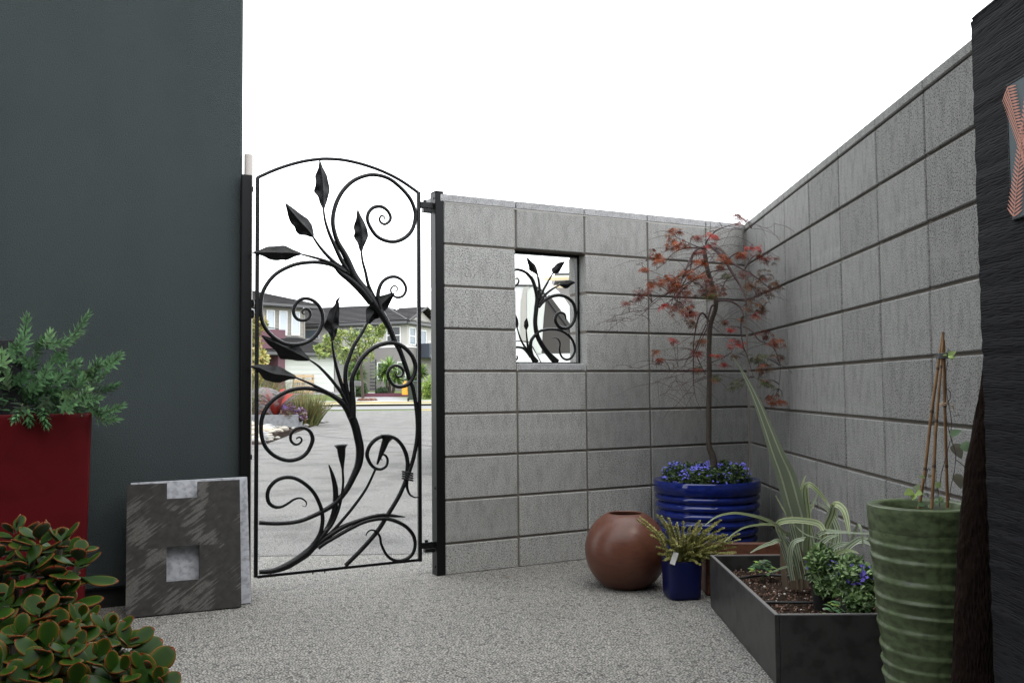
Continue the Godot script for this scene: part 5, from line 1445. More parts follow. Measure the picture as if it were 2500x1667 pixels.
	maple_branch(tree, [0.861, 0.947, -4.42, 0.001, 0.822, 0.958, -4.407, 0.001, 0.775, 0.947, -4.393, 0.001, 0.75, 0.925, -4.38, 0.001])
	maple_branch(tree, [0.794, 0.91, -4.4, 0.001, 0.77, 0.877, -4.393, 0.001, 0.742, 0.837, -4.387, 0.001, 0.704, 0.819, -4.38, 0.001])
	maple_branch(tree, [1.005, 1.596, -4.6, 0.001, 1.011, 1.68, -4.59, 0.001, 1.02, 1.744, -4.58, 0])
	maple_branch(tree, [1.04, 1.595, -4.6, 0.002, 1.079, 1.605, -4.567, 0.001, 1.102, 1.603, -4.533, 0.001, 1.121, 1.603, -4.5, 0])
	maple_branch(tree, [1.142, 1.652, -4.4, 0.001, 1.176, 1.631, -4.35, 0.001, 1.199, 1.609, -4.3, 0.001, 1.214, 1.601, -4.25, 0.001, 1.219, 1.609, -4.2, 0])
	var shapes := [maple_leaf(7), maple_leaf(5), maple_leaf(9)]
	var clusters := [[0.79, 1.616, -4.412, 0.037,"o"],
		[0.785, 1.581, -4.45, 0.022,"o"],
		[0.822, 1.542, -4.35, 0.04,"o"],
		[0.773, 1.545, -4.403, 0.022,"o"],
		[0.911, 1.595, -4.494, 0.028,"r"],
		[0.979, 1.613, -4.495, 0.023,"p"],
		[0.972, 1.569, -4.31, 0.022,"p"],
		[0.953, 1.534, -4.33, 0.029,"p"],
		[0.68, 1.494, -4.292, 0.032,"o"],
		[0.709, 1.471, -4.386, 0.026,"o"],
		[1.08, 1.646, -4.287, 0.04,"r"],
		[1.103, 1.687, -4.39, 0.022,"r"],
		[1.122, 1.494, -4.226, 0.046,"p"],
		[1.211, 1.456, -4.267, 0.043,"r"],
		[1.174, 1.463, -4.263, 0.029,"r"],
		[1.091, 1.49, -4.342, 0.025,"o"],
		[1.022, 1.482, -4.38, 0.033,"o"],
		[0.637, 1.425, -4.348, 0.018,"o"],
		[0.853, 1.418, -4.446, 0.034,"o"],
		[0.752, 1.385, -4.386, 0.055,"o"],
		[0.685, 1.348, -4.318, 0.04,"o"],
		[0.644, 1.322, -4.411, 0.048,"r"],
		[0.625, 1.305, -4.467, 0.03,"r"],
		[0.554, 1.269, -4.354, 0.018,"r"],
		[0.779, 1.364, -4.333, 0.036,"o"],
		[0.883, 1.401, -4.373, 0.044,"o"],
		[0.958, 1.39, -4.505, 0.057,"r"],
		[0.849, 1.342, -4.514, 0.049,"o"],
		[0.783, 1.342, -4.441, 0.026,"o"],
		[0.951, 1.328, -4.497, 0.041,"r"],
		[1.009, 1.334, -4.483, 0.056,"o"],
		[0.95, 1.296, -4.371, 0.033,"g"],
		[1.01, 1.387, -4.302, 0.022,"g"],
		[1.086, 1.385, -4.263, 0.029,"r"],
		[1.11, 1.333, -4.219, 0.039,"b"],
		[1.18, 1.382, -4.251, 0.043,"b"],
		[1.226, 1.333, -4.228, 0.035,"b"],
		[1.199, 1.305, -4.302, 0.047,"b"],
		[1.134, 1.237, -4.227, 0.046,"b"],
		[1.169, 1.221, -4.249, 0.025,"b"],
		[1.134, 1.19, -4.216, 0.021,"p"],
		[0.834, 1.275, -4.403, 0.055,"r"],
		[0.721, 1.246, -4.301, 0.025,"p"],
		[0.817, 1.23, -4.396, 0.055,"o"],
		[0.859, 1.208, -4.367, 0.033,"r"],
		[0.867, 1.174, -4.45, 0.03,"b"],
		[1.038, 1.177, -4.459, 0.015,"g"],
		[1.11, 1.19, -4.446, 0.019,"g"],
		[0.914, 1.522, -4.445, 0.022,"r"],
		[0.913, 1.466, -4.37, 0.026,"o"],
		[1.017, 1.445, -4.44, 0.022,"o"],
		[0.775, 1.081, -4.362, 0.022,"p"],
		[0.692, 1.037, -4.417, 0.015,"o"],
		[0.711, 0.99, -4.358, 0.022,"r"],
		[1.053, 1.139, -4.387, 0.026,"p"],
		[1.055, 1.061, -4.295, 0.04,"p"],
		[0.963, 1.006, -4.338, 0.022,"p"],
		[1.046, 0.969, -4.513, 0.019,"p"],
		[1.06, 1.005, -4.335, 0.018,"b"],
		[1.18, 1.102, -4.275, 0.039,"r"],
		[1.223, 1.064, -4.252, 0.043,"o"],
		[1.128, 0.992, -4.199, 0.039,"g"],
		[1.221, 0.995, -4.216, 0.025,"b"],
		[0.87, 0.944, -4.316, 0.022,"g"],
		[0.96, 0.903, -4.304, 0.022,"g"],
		[1.055, 0.874, -4.311, 0.036,"g"],
		[1.169, 0.883, -4.214, 0.046,"g"],
		[1.174, 0.948, -4.279, 0.043,"b"],
		[1.2, 0.797, -4.282, 0.054,"o"],
		[1.255, 0.793, -4.31, 0.025,"o"],
		[0.913, 1.083, -4.481, 0.03,"b"],
		[0.899, 1.029, -4.454, 0.022,"r"]]
	var twigs := Geo.new()
	var made := 0
	for c in clusters:
		var at := Vector3(c[0], c[1], c[2])
		var best: Vector3 = branch_points[0]
		for q in branch_points:
			if q.distance_squared_to(at) < best.distance_squared_to(at):
				best = q
		var n := clampi(int(c[3] / 0.0082), 2, 8)
		for i in n:
			if made >= 300:
				break
			made += 1
			var spot: Vector3 = at + Vector3(rr(-1, 1), rr(-0.55, 0.55), rr(-0.6, 0.6)) * c[3] * 0.8
			var out: Vector3 = (spot - Vector3(0.95, spot.y, -4.6)).normalized() + Vector3(rr(-0.7, 0.7), 0, rr(-0.4, 0.8))
			var face := Basis(Vector3.UP, atan2(out.x, out.z)) * Basis(Vector3.RIGHT, rr(0.1, 0.9)) * Basis(Vector3.BACK, rr(-0.4, 0.4))
			place("leaf", shapes[rng.randi_range(0, 2)], M["maple_" + c[4]] if rng.randf() < 0.72 else M[["maple_o", "maple_r", "maple_b"][rng.randi_range(0, 2)]], tree, Transform3D(face.scaled(Vector3.ONE * rr(0.028, 0.043)), spot - tree.position))
			var b2 := best - tree.position
			var e2: Vector3 = spot - tree.position
			var tw := spline([b2, b2.lerp(e2, 0.5) + Vector3(rr(-0.008, 0.008), 0.012, 0), e2], [0.0011, 0.0009, 0.0006], 3)
			tube(twigs, tw[0], tw[1], 4)
	var xf := []; var tc := []
	for c in clusters:
		for i in int(c[3] / (0.0016 if c[4] == "o" and c[1] > 1.1 else 0.0030)):
			var spot: Vector3 = Vector3(c[0], c[1], c[2]) + Vector3(rr(-1, 1), rr(-0.6, 0.6), rr(-0.7, 0.7)) * c[3] * 0.95 - tree.position
			xf.append(Transform3D((Basis(Vector3.UP, rr(0, TAU)) * Basis(Vector3.RIGHT, rr(-0.2, 0.9))).scaled(Vector3.ONE * rr(0.017, 0.031)), spot))
			var base: Color = {"o": Color(0.20, 0.046, 0.009), "r": Color(0.11, 0.018, 0.010), "p": Color(0.24, 0.022, 0.016), "b": Color(0.11, 0.042, 0.012), "g": Color(0.05, 0.055, 0.014)}[c[4]]
			var k := rr(0.6, 1.25)
			tc.append(Color(base.r * k, base.g * k, base.b * k))
	scatter("small_leaves", shapes[1], M.maple_many, xf, tree, tc)
	for i in 230:
		var q: Vector3 = branch_points[rng.randi_range(0, branch_points.size() - 1)] - tree.position
		var d := Vector3(rr(-1, 0.75) * 0.2, rr(-0.13, 0.03), rr(-0.02, 0.08))
		var tw := spline([q, q + d * 0.5 + Vector3(0, 0.015, 0), q + d], [0.0011, 0.0009, 0.0004], 4)
		tube(twigs, tw[0], tw[1], 4)
	stuff(put("twigs", twigs, M.twig, tree))

# ---------------------------------------------------------------- steel planter
func flax_leaf(flax: Node3D, list: Array, tone: String) -> void:
	var s := path4(list, 4)
	var p := []
	for q in s[0]:
		p.append(q - flax.position)
	var look := (Vector3(0, 1.0, 0) - Vector3(0.95, 0.3, -3.2)).normalized() + Vector3(0, 0.4, 0)
	var g := Geo.new()
	ribbon(g, p, s[1], look, 0.35)
	var leaf := put("leaf", g, M["flax_" + tone], flax)
	# coloured stripe along the blade, a little proud of it
	var st := Geo.new()
	for side in [-0.45, 0.5]:
		var pp := []; var ww := []
		for i in p.size():
			var t: Vector3 = (p[mini(i + 1, p.size() - 1)] - p[maxi(i - 1, 0)]).normalized()
			var sd := t.cross(look).normalized()
			var nn := sd.cross(t).normalized()
			for lift in [1.0]:
				pp.append(p[i] + sd * s[1][i] * side + nn * (s[1][i] * 0.35 * absf(side) + 0.0008) * 1.0)
			ww.append(s[1][i] * (0.16 if tone != "g" else 0.10))
		ribbon(st, pp, ww, look, 0.0)
	put("stripe", st, M.flax_w if tone == "g" else M.flax_stripe, leaf)

func dry_sheath(flax: Node3D, list: Array) -> void:
	var s := path4(list, 4)
	var p := []
	for q in s[0]:
		p.append(q - flax.position)
	var g := Geo.new()
	ribbon(g, p, s[1], Vector3(-0.2, 0.2, 1), 0.4)
	put("dry_sheath", g, M.dry_leaf, flax)

func leafy(o: Node3D, count: int, r: float, h: float, leaf: float, mats: Array) -> void:
	for i in count:
		var a := i * 2.4
		var t := (i + 0.5) / count
		var d := Vector3(cos(a), 0, sin(a))
		var b := d * r * 0.35 * t + Vector3.UP * h * (1.0 - 0.6 * t)
		var e := b + (d + Vector3.UP * rr(-0.1, 0.5)).normalized() * leaf * rr(0.7, 1.1)
		var g := Geo.new()
		leaf_on(g, b, e, leaf * 0.34, Vector3.UP, 0.12, 0.2, 5)
		put("leaf", g, mats[i % mats.size()], o)
	var st := Geo.new()
	tube(st, [Vector3.ZERO, Vector3(0, h, 0)], [0.002, 0.0015], 5)
	put("stem", st, M.shrub_dark, o)

func planter_box() -> void:
	var o := thing("steel_planter", "low open rectangular dark steel planter box full of soil and plants", "planter", Vector3(0.759, 0, -3.149), -0.017)
	boxed("side", 0.0, 0.014, 0.0, 0.2, -0.473, 0.473, M.dark_steel_sheet, o, 0.0015)
	boxed("side", 0.586, 0.6, 0.0, 0.2, -0.473, 0.473, M.dark_steel_sheet, o, 0.0015)
	boxed("side", 0.0145, 0.5855, 0.0, 0.1995, 0.459, 0.473, M.dark_steel_sheet, o, 0.0015)
	boxed("side", 0.0145, 0.5855, 0.0, 0.1995, -0.473, -0.459, M.dark_steel_sheet, o, 0.0015)
	var rim := Geo.new()
	slab(rim, 0.0015, 0.0125, 0.2, 0.2012, -0.472, 0.472)
	slab(rim, 0.0145, 0.5855, 0.1995, 0.2008, 0.4605, 0.4715)
	slab(rim, 0.0145, 0.5855, 0.1995, 0.2008, -0.4715, -0.4605)
	put("rim", rim, M.cut_edge, o)
	var soil := Geo.new()
	var nz := noise(FastNoiseLite.TYPE_SIMPLEX, 6.0, 3, 5)
	var at := func(i: int, k: int) -> Vector3:
		var x := 0.0145 + 0.571 * i / 36.0
		var z := -0.4585 + 0.917 * k / 60.0
		return Vector3(x, 0.138 + 0.016 * nz.get_noise_2d(x * 3.0, z * 3.0) + 0.004 * nz.get_noise_2d(x * 22.0, z * 22.0), z)
	for i in 36:
		for k in 60:
			soil.quad(at.call(i, k), at.call(i + 1, k), at.call(i + 1, k + 1), at.call(i, k + 1), Vector3.UP)
	put("soil", soil, M.potting_soil, o)
	var chip := Geo.new()
	box(chip, Vector3.ZERO, Vector3(1.0, 0.6, 0.8), 0.3)
	var xf := []; var tc := []
	for i in 2600:
		var p := Vector3(rr(0.02, 0.58), 0.141, rr(-0.455, 0.455))
		p.y += 0.016 * nz.get_noise_2d(p.x * 3.0, p.z * 3.0)
		xf.append(Transform3D(Basis.from_euler(Vector3(rr(0, 6), rr(0, 6), rr(0, 6))).scaled(Vector3.ONE * rr(0.004, 0.010)), p))
		tc.append([Color(0.14, 0.075, 0.05), Color(0.07, 0.04, 0.03), Color(0.22, 0.125, 0.085), Color(0.62, 0.56, 0.5)][0 if rng.randf() < 0.5 else (1 if rng.randf() < 0.5 else (2 if rng.randf() < 0.7 else 3))])
	scatter("bark_chips", chip.mesh(), M.heather, xf, o, tc)
	for q in [[0.24, -0.08], [-0.10, 0.02]]:
		var dp := Geo.new()
		var s := spline([Vector3(0.016, 0.150, -q[0]), Vector3(0.2, 0.152, -q[0] + q[1]), Vector3(0.4, 0.15, -q[0] + 0.02), Vector3(0.58, 0.15, -q[0])], [0.0045, 0.0045, 0.0045, 0.0045], 6)
		tube(dp, s[0], s[1], 8)
		put("drip_line", dp, M.black_plastic, o)
	var flax := thing("variegated_flax", "variegated flax with long pale striped leaves, some bent and drying, in the steel planter", "plant", Vector3(0.96, 0.14, -3.24))
	flax_leaf(flax, [0.994, 0.17, -3.26, 0.021, 0.998, 0.288, -3.241, 0.028, 0.992, 0.383, -3.222, 0.032, 0.971, 0.454, -3.203, 0.035, 0.942, 0.545, -3.184, 0.034, 0.91, 0.617, -3.165, 0.027, 0.874, 0.707, -3.145, 0.019, 0.841, 0.786, -3.126, 0.014, 0.807, 0.856, -3.107, 0.009, 0.774, 0.912, -3.088, 0.005, 0.755, 0.935, -3.069, 0.003, 0.736, 0.956, -3.05, 0.002], "g")
	flax_leaf(flax, [0.986, 0.172, -3.24, 0.006, 0.964, 0.323, -3.204, 0.007, 0.92, 0.363, -3.168, 0.007, 0.88, 0.395, -3.131, 0.006, 0.827, 0.418, -3.095, 0.006, 0.768, 0.435, -3.059, 0.005, 0.717, 0.444, -3.022, 0.004, 0.66, 0.439, -2.986, 0.003, 0.613, 0.418, -2.95, 0.001], "y")
	flax_leaf(flax, [0.981, 0.168, -3.26, 0.006, 0.95, 0.324, -3.237, 0.006, 0.924, 0.369, -3.214, 0.006, 0.887, 0.381, -3.191, 0.005, 0.846, 0.384, -3.169, 0.004, 0.789, 0.379, -3.146, 0.003, 0.743, 0.361, -3.123, 0.002, 0.707, 0.339, -3.1, 0.001], "y")
	flax_leaf(flax, [0.973, 0.183, -3.22, 0.009, 0.942, 0.303, -3.2, 0.01, 0.911, 0.375, -3.18, 0.01, 0.926, 0.396, -3.16, 0.011, 0.974, 0.401, -3.14, 0.011, 1.028, 0.393, -3.12, 0.011, 1.041, 0.372, -3.1, 0.008], "y")
	flax_leaf(flax, [1.002, 0.166, -3.27, 0.011, 1.019, 0.331, -3.277, 0.01, 1.017, 0.435, -3.285, 0.01, 1.012, 0.494, -3.292, 0.008, 1.011, 0.527, -3.3, 0.002], "w")
	flax_leaf(flax, [1.022, 0.17, -3.3, 0.008, 1.048, 0.361, -3.31, 0.009, 1.039, 0.448, -3.32, 0.008, 1.048, 0.507, -3.33, 0.004, 1.063, 0.535, -3.34, 0.001], "y")
	flax_leaf(flax, [1.036, 0.17, -3.3, 0.01, 1.048, 0.365, -3.283, 0.011, 1.035, 0.479, -3.267, 0.012, 1.046, 0.51, -3.25, 0.01, 1.075, 0.482, -3.233, 0.007, 1.096, 0.448, -3.217, 0.004, 1.1, 0.433, -3.2, 0.002], "y")
	flax_leaf(flax, [1.058, 0.171, -3.24, 0.011, 1.08, 0.341, -3.208, 0.012, 1.095, 0.411, -3.177, 0.012, 1.099, 0.452, -3.145, 0.013, 1.114, 0.439, -3.113, 0.011, 1.115, 0.401, -3.082, 0.008, 1.109, 0.36, -3.05, 0.003], "y")
	flax_leaf(flax, [1.128, 0.169, -3.3, 0.01, 1.165, 0.31, -3.312, 0.01, 1.156, 0.375, -3.325, 0.009, 1.137, 0.411, -3.337, 0.006, 1.099, 0.44, -3.35, 0.001], "w")
	flax_leaf(flax, [1.032, 0.194, -3.2, 0.01, 1.038, 0.323, -3.16, 0.011, 1.04, 0.361, -3.12, 0.01, 1.07, 0.372, -3.08, 0.006, 1.122, 0.373, -3.04, 0.003, 1.171, 0.377, -3, 0.002], "w")
	flax_leaf(flax, [1.073, 0.19, -3.2, 0.009, 1.116, 0.261, -3.18, 0.01, 1.137, 0.3, -3.16, 0.011, 1.175, 0.335, -3.14, 0.009, 1.199, 0.341, -3.12, 0.002], "w")
	flax_leaf(flax, [1.114, 0.194, -3.18, 0.004, 1.144, 0.295, -3.16, 0.004, 1.17, 0.381, -3.14, 0.005, 1.174, 0.373, -3.12, 0.004, 1.173, 0.318, -3.1, 0.002], "g")
	flax_leaf(flax, [0.96, 0.191, -3.2, 0.005, 0.912, 0.322, -3.15, 0.008, 0.863, 0.331, -3.1, 0.007, 0.813, 0.327, -3.05, 0.005, 0.767, 0.319, -3, 0.001], "w")
	flax_leaf(flax, [0.982, 0.242, -3.2, 0.004, 0.922, 0.242, -3.15, 0.005, 0.877, 0.242, -3.1, 0.003, 0.832, 0.241, -3.05, 0.001], "g")
	flax_leaf(flax, [1.004, 0.234, -3.24, 0.008, 0.987, 0.342, -3.255, 0.006, 0.972, 0.395, -3.27, 0.004, 0.953, 0.436, -3.285, 0.002, 0.939, 0.469, -3.3, 0.001], "y")
	flax_leaf(flax, [0.96, 0.385, -3.15, 0.002, 0.988, 0.357, -3.133, 0.002, 1.032, 0.343, -3.117, 0.002, 1.109, 0.319, -3.1, 0.001], "w")
	flax_leaf(flax, [1.063, 0.16, -3.33, 0.01, 1.1, 0.257, -3.337, 0.011, 1.119, 0.319, -3.345, 0.01, 1.166, 0.361, -3.353, 0.007, 1.184, 0.413, -3.36, 0.001], "g")
	flax_leaf(flax, [1.001, 0.19, -3.2, 0.009, 0.981, 0.29, -3.195, 0.009, 0.964, 0.359, -3.19, 0.009, 0.957, 0.39, -3.185, 0.005, 0.959, 0.415, -3.18, 0.001], "w")
	flax_leaf(flax, [1.072, 0.191, -3.28, 0.009, 1.117, 0.277, -3.26, 0.01, 1.145, 0.301, -3.24, 0.008, 1.173, 0.308, -3.22, 0.005, 1.201, 0.325, -3.2, 0.001], "w")
	flax_leaf(flax, [1.063, 0.157, -3.34, 0.008, 1.084, 0.285, -3.34, 0.009, 1.069, 0.392, -3.34, 0.007, 1.099, 0.456, -3.34, 0.003, 1.107, 0.491, -3.34, 0.001], "w")
	flax_leaf(flax, [0.987, 0.187, -3.2, 0.009, 0.963, 0.273, -3.18, 0.01, 0.937, 0.32, -3.16, 0.009, 0.918, 0.34, -3.14, 0.007, 0.899, 0.357, -3.12, 0.002], "w")
	flax_leaf(flax, [1.002, 0.195, -3.16, 0.01, 1.013, 0.269, -3.125, 0.011, 1.023, 0.321, -3.09, 0.011, 1.038, 0.353, -3.055, 0.008, 1.062, 0.371, -3.02, 0.002], "w")
	flax_leaf(flax, [1.099, 0.161, -3.32, 0.01, 1.133, 0.244, -3.33, 0.011, 1.157, 0.32, -3.34, 0.011, 1.154, 0.365, -3.35, 0.007, 1.14, 0.396, -3.36, 0.001], "g")
	flax_leaf(flax, [0.998, 0.171, -3.28, 0.009, 1.012, 0.26, -3.285, 0.01, 1.027, 0.343, -3.29, 0.01, 1.051, 0.405, -3.295, 0.008, 1.078, 0.432, -3.3, 0.002], "y")
	flax_leaf(flax, [1.016, 0.199, -3.14, 0.008, 1.043, 0.266, -3.105, 0.009, 1.071, 0.301, -3.07, 0.008, 1.102, 0.317, -3.035, 0.006, 1.121, 0.313, -3, 0.001], "y")
	flax_leaf(flax, [1.114, 0.165, -3.3, 0.009, 1.166, 0.259, -3.28, 0.01, 1.198, 0.301, -3.26, 0.01, 1.229, 0.311, -3.24, 0.006, 1.252, 0.297, -3.22, 0.002], "w")
	flax_leaf(flax, [0.948, 0.198, -3.15, 0.008, 0.936, 0.267, -3.138, 0.008, 0.944, 0.326, -3.125, 0.008, 0.977, 0.344, -3.112, 0.006, 0.98, 0.35, -3.1, 0.001], "w")
	dry_sheath(flax, [0.939, 0.164, -3.2, 0.01, 0.93, 0.242, -3.2, 0.01, 0.931, 0.327, -3.2, 0.005])
	dry_sheath(flax, [0.969, 0.157, -3.2, 0.014, 0.964, 0.225, -3.2, 0.013, 0.959, 0.276, -3.2, 0.007])
	dry_sheath(flax, [1.004, 0.163, -3.2, 0.013, 1.002, 0.241, -3.2, 0.01, 0.992, 0.299, -3.2, 0.003])
	dry_sheath(flax, [0.983, 0.153, -3.2, 0.013, 0.985, 0.225, -3.2, 0.012, 0.982, 0.269, -3.2, 0.005])
	var greens := [M.vine_g, M.vine_l, M.shrub]
	for q in [[0.918, -3.41, 0.07, "small bright green seedling in the far corner of the steel planter"], [0.985, -2.80, 0.06, "small bright green seedling by the front edge of the steel planter"]]:
		var sd := thing("seedling", q[3], "plant", Vector3(q[0], 0.14, q[1]), rr(0, 3), "seedlings in the steel planter")
		leafy(sd, 30, 0.10, q[2], 0.032, greens)
	for q in [[0.998, -2.985, 0.041, "left", "lobelia in a black nursery pot beside the flax, fewer flowers", "round black nursery pot beside the foot of the flax"], [1.022, -2.775, 0.046, "right", "lobelia with violet-blue flowers in the front black nursery pot beside the green pot", "black nursery pot at the front of the steel planter beside the green pot"]]:
		var np := thing("nursery_pot", q[5], "pot", Vector3(q[0], 0.142, q[1]), 0.2, "black nursery pots in the steel planter")
		var pg := Geo.new()
		lathe(pg, [Vector2(0, 0), Vector2(q[2] * 0.78, 0), Vector2(q[2], 0.085), Vector2(q[2] * 1.06, 0.086), Vector2(q[2] * 1.06, 0.094), Vector2(q[2] * 0.95, 0.094), Vector2(q[2] * 0.93, 0.08), Vector2(0, 0.08)], 28)
		put("pot_body", pg, M.black_plastic, np)
		var lb := thing("lobelia", q[4], "flowers", Vector3(q[0], 0.225, q[1]))
		var w: float = q[2] * 1.2
		crown_of(lb, "foliage", [[Vector3(0, 0.03, 0), w], [Vector3(-w * 0.5, 0.06, 0.02), w * 0.75], [Vector3(w * 0.55, 0.05, 0), w * 0.8], [Vector3(0.0, 0.085, -0.02), w * 0.6], [Vector3(-w * 0.1, 0.0, 0.05), w * 0.7]], 1100, 0.019, [Color(0.17, 0.27, 0.09), Color(0.11, 0.19, 0.06), Color(0.26, 0.35, 0.17), Color(0.07, 0.12, 0.045)])
		var sp := []
		for i in (16 if q[3] == "left" else 30):
			var d := Vector3(rng.randfn(), absf(rng.randfn()) * 0.8 + 0.1, absf(rng.randfn()) + 0.1).normalized()
			sp.append(Vector3(0, 0.045, 0) + d * w * Vector3(1.35, 0.95, 1.1))
		small_flowers(lb, sp, 0.0075, M.petal_violet)

# ---------------------------------------------------------------- green pot
func cane(tripod: Node3D, list: Array) -> void:
	var s := path4(list, 5)
	var p := []
	for q in s[0]:
		p.append(q - tripod.position)
	var g := Geo.new()
	tube(g, p, s[1], 10)
	var c := put("cane", g, M.bamboo, tripod)
	for k in [5, 11, 17]:
		if k < p.size() - 1:
			var r := Geo.new()
			var d: Vector3 = (p[k + 1] - p[k]).normalized()
			tube(r, [p[k] - d * 0.004, p[k] - d * 0.001, p[k] + d * 0.001, p[k] + d * 0.004], [s[1][k] * 1.0, s[1][k] * 1.18, s[1][k] * 1.18, s[1][k] * 1.0], 10)
			put("node_ring", r, M.bamboo_ring, c)

func vine_stem(vine: Node3D, list: Array) -> void:
	var s := path4(list, 4)
	var p := []
	for q in s[0]:
		p.append(q - vine.position)
	var g := Geo.new()
	tube(g, p, s[1], 5)
	put("stem", g, M.twig, vine)

func green_pot_and_vine() -> void:
	var pot := thing("tall_pot", "tall tapered green glazed pot with spiral ridges right of the steel planter", "pot", Vector3(1.045, 0, -2.35))
	var g := Geo.new()
	revolve(g, 190, 64, func(t: float, a: float) -> Vector3:
		var y := t * 0.492
		var rad := lerpf(0.088, 0.131, pow(t, 0.8))
		var ph := fposmod(y / 0.043 + 0.5 * a / PI + 0.16 * sin(y * 41.0) + 0.05 * sin(a * 2.0 + 1.0), 1.0)
		var lip: float = (0.0085 + 0.0025 * sin(a * 2.0 + y * 17.0)) * pow(ph, 1.7) * (1.0 if ph < 0.8 else (1.0 - ph) / 0.2) * clampf((1.0 - t) * 12.0, 0, 1)
		rad += lip + 0.0012 * sin(a * 3.0 + y * 30.0)
		return Vector3(-cos(a) * rad, y, sin(a) * rad))
	lathe(g, [Vector2(0.131, 0.492), Vector2(0.1325, 0.497), Vector2(0.1352, 0.545), Vector2(0.1345, 0.553), Vector2(0.131, 0.5545), Vector2(0.108, 0.5545), Vector2(0.104, 0.551), Vector2(0.103, 0.50), Vector2(0.0, 0.50)], 64)
	lathe(g, [Vector2(0, 0.001), Vector2(0.088, 0.001)], 40)
	put("pot_body", g, M.green_glaze, pot)
	var so := Geo.new()
	lathe(so, [Vector2(0.1, 0.503), Vector2(0.1, 0.522), Vector2(0, 0.53)], 30)
	put("soil", so, M.potting_soil, pot)
	var tripod := thing("bamboo_tripod", "three bamboo canes tied together at the top, standing in the green pot", "plant support", Vector3(1.07, 0.525, -2.34))
	cane(tripod, [1.025, 0.547, -2.33, 0.004, 1.044, 0.646, -2.33, 0.004, 1.062, 0.769, -2.33, 0.004, 1.079, 0.869, -2.33, 0.004, 1.091, 0.938, -2.33, 0.003, 1.101, 0.993, -2.33, 0.003])
	cane(tripod, [1.039, 0.552, -2.29, 0.004, 1.052, 0.655, -2.298, 0.004, 1.063, 0.743, -2.306, 0.004, 1.082, 0.872, -2.314, 0.003, 1.093, 0.938, -2.322, 0.003, 1.102, 0.99, -2.33, 0.003])
	cane(tripod, [1.126, 0.54, -2.39, 0.004, 1.122, 0.648, -2.38, 0.004, 1.118, 0.781, -2.37, 0.004, 1.115, 0.886, -2.36, 0.004, 1.112, 0.974, -2.35, 0.003])
	var tie := Geo.new()
	for k in 5:
		var p := []; var r := []
		for i in 17:
			var a := TAU * i / 16.0
			p.append(Vector3(1.0995 + 0.0135 * cos(a), 0.926 + 0.0028 * k, -2.325 + 0.03 * sin(a)) - tripod.position); r.append(0.0016)
		tube(tie, p, r, 5)
	put("tie", tie, M.black_plastic, tripod)
	var tw := Geo.new()
	for k in 2:
		var p := []; var r := []
		for i in 17:
			var a := TAU * i / 16.0
			p.append(Vector3(1.111 + 0.009 * cos(a), 0.807 + 0.004 * k + 0.003 * cos(a), -2.36 + 0.009 * sin(a)) - tripod.position); r.append(0.0017)
		tube(tw, p, r, 5)
	var s := spline([Vector3(1.119, 0.806, -2.352), Vector3(1.128, 0.803, -2.348), Vector3(1.131, 0.79, -2.348)], [0.002, 0.002, 0.0012], 4)
	var p2 := []
	for q in s[0]:
		p2.append(q - tripod.position)
	tube(tw, p2, s[1], 5)
	put("twine", tw, M.twine, tripod)
	var vine := thing("climbing_vine", "young climbing vine with a few green and bronze leaves twining round the bamboo canes", "plant", Vector3(1.08, 0.525, -2.33))
	vine_stem(vine, [1.111, 0.917, -2.33, 0.001, 1.105, 0.886, -2.33, 0.001, 1.106, 0.831, -2.33, 0.001, 1.111, 0.8, -2.33, 0.001, 1.115, 0.762, -2.33, 0.001, 1.112, 0.724, -2.33, 0.001, 1.122, 0.686, -2.33, 0.001, 1.119, 0.645, -2.33, 0.001, 1.108, 0.601, -2.33, 0.001, 1.103, 0.567, -2.33, 0.001])
	vine_stem(vine, [1.106, 0.848, -2.33, 0.001, 1.115, 0.838, -2.33, 0.001, 1.112, 0.82, -2.33, 0.001, 1.101, 0.814, -2.33, 0.001])
	vine_stem(vine, [1.08, 0.598, -2.33, 0.001, 1.085, 0.635, -2.33, 0.001, 1.096, 0.669, -2.33, 0.001, 1.11, 0.717, -2.33, 0.001])
	vine_stem(vine, [1.122, 0.669, -2.33, 0.001, 1.14, 0.655, -2.33, 0.001, 1.159, 0.638, -2.33, 0.001])
	vine_stem(vine, [1.045, 0.595, -2.33, 0.001, 1.045, 0.619, -2.33, 0.001, 1.051, 0.646, -2.33, 0.001, 1.057, 0.642, -2.33, 0.001])
	vine_stem(vine, [1.12, 0.779, -2.33, 0.001, 1.134, 0.781, -2.33, 0.001, 1.143, 0.783, -2.33, 0])
	vine_stem(vine, [1.078, 0.55, -2.33, 0.001, 1.076, 0.584, -2.33, 0.001, 1.072, 0.605, -2.33, 0.001])
	vine_stem(vine, [1.101, 0.803, -2.33, 0.001, 1.104, 0.762, -2.33, 0.001, 1.115, 0.714, -2.33, 0.001])
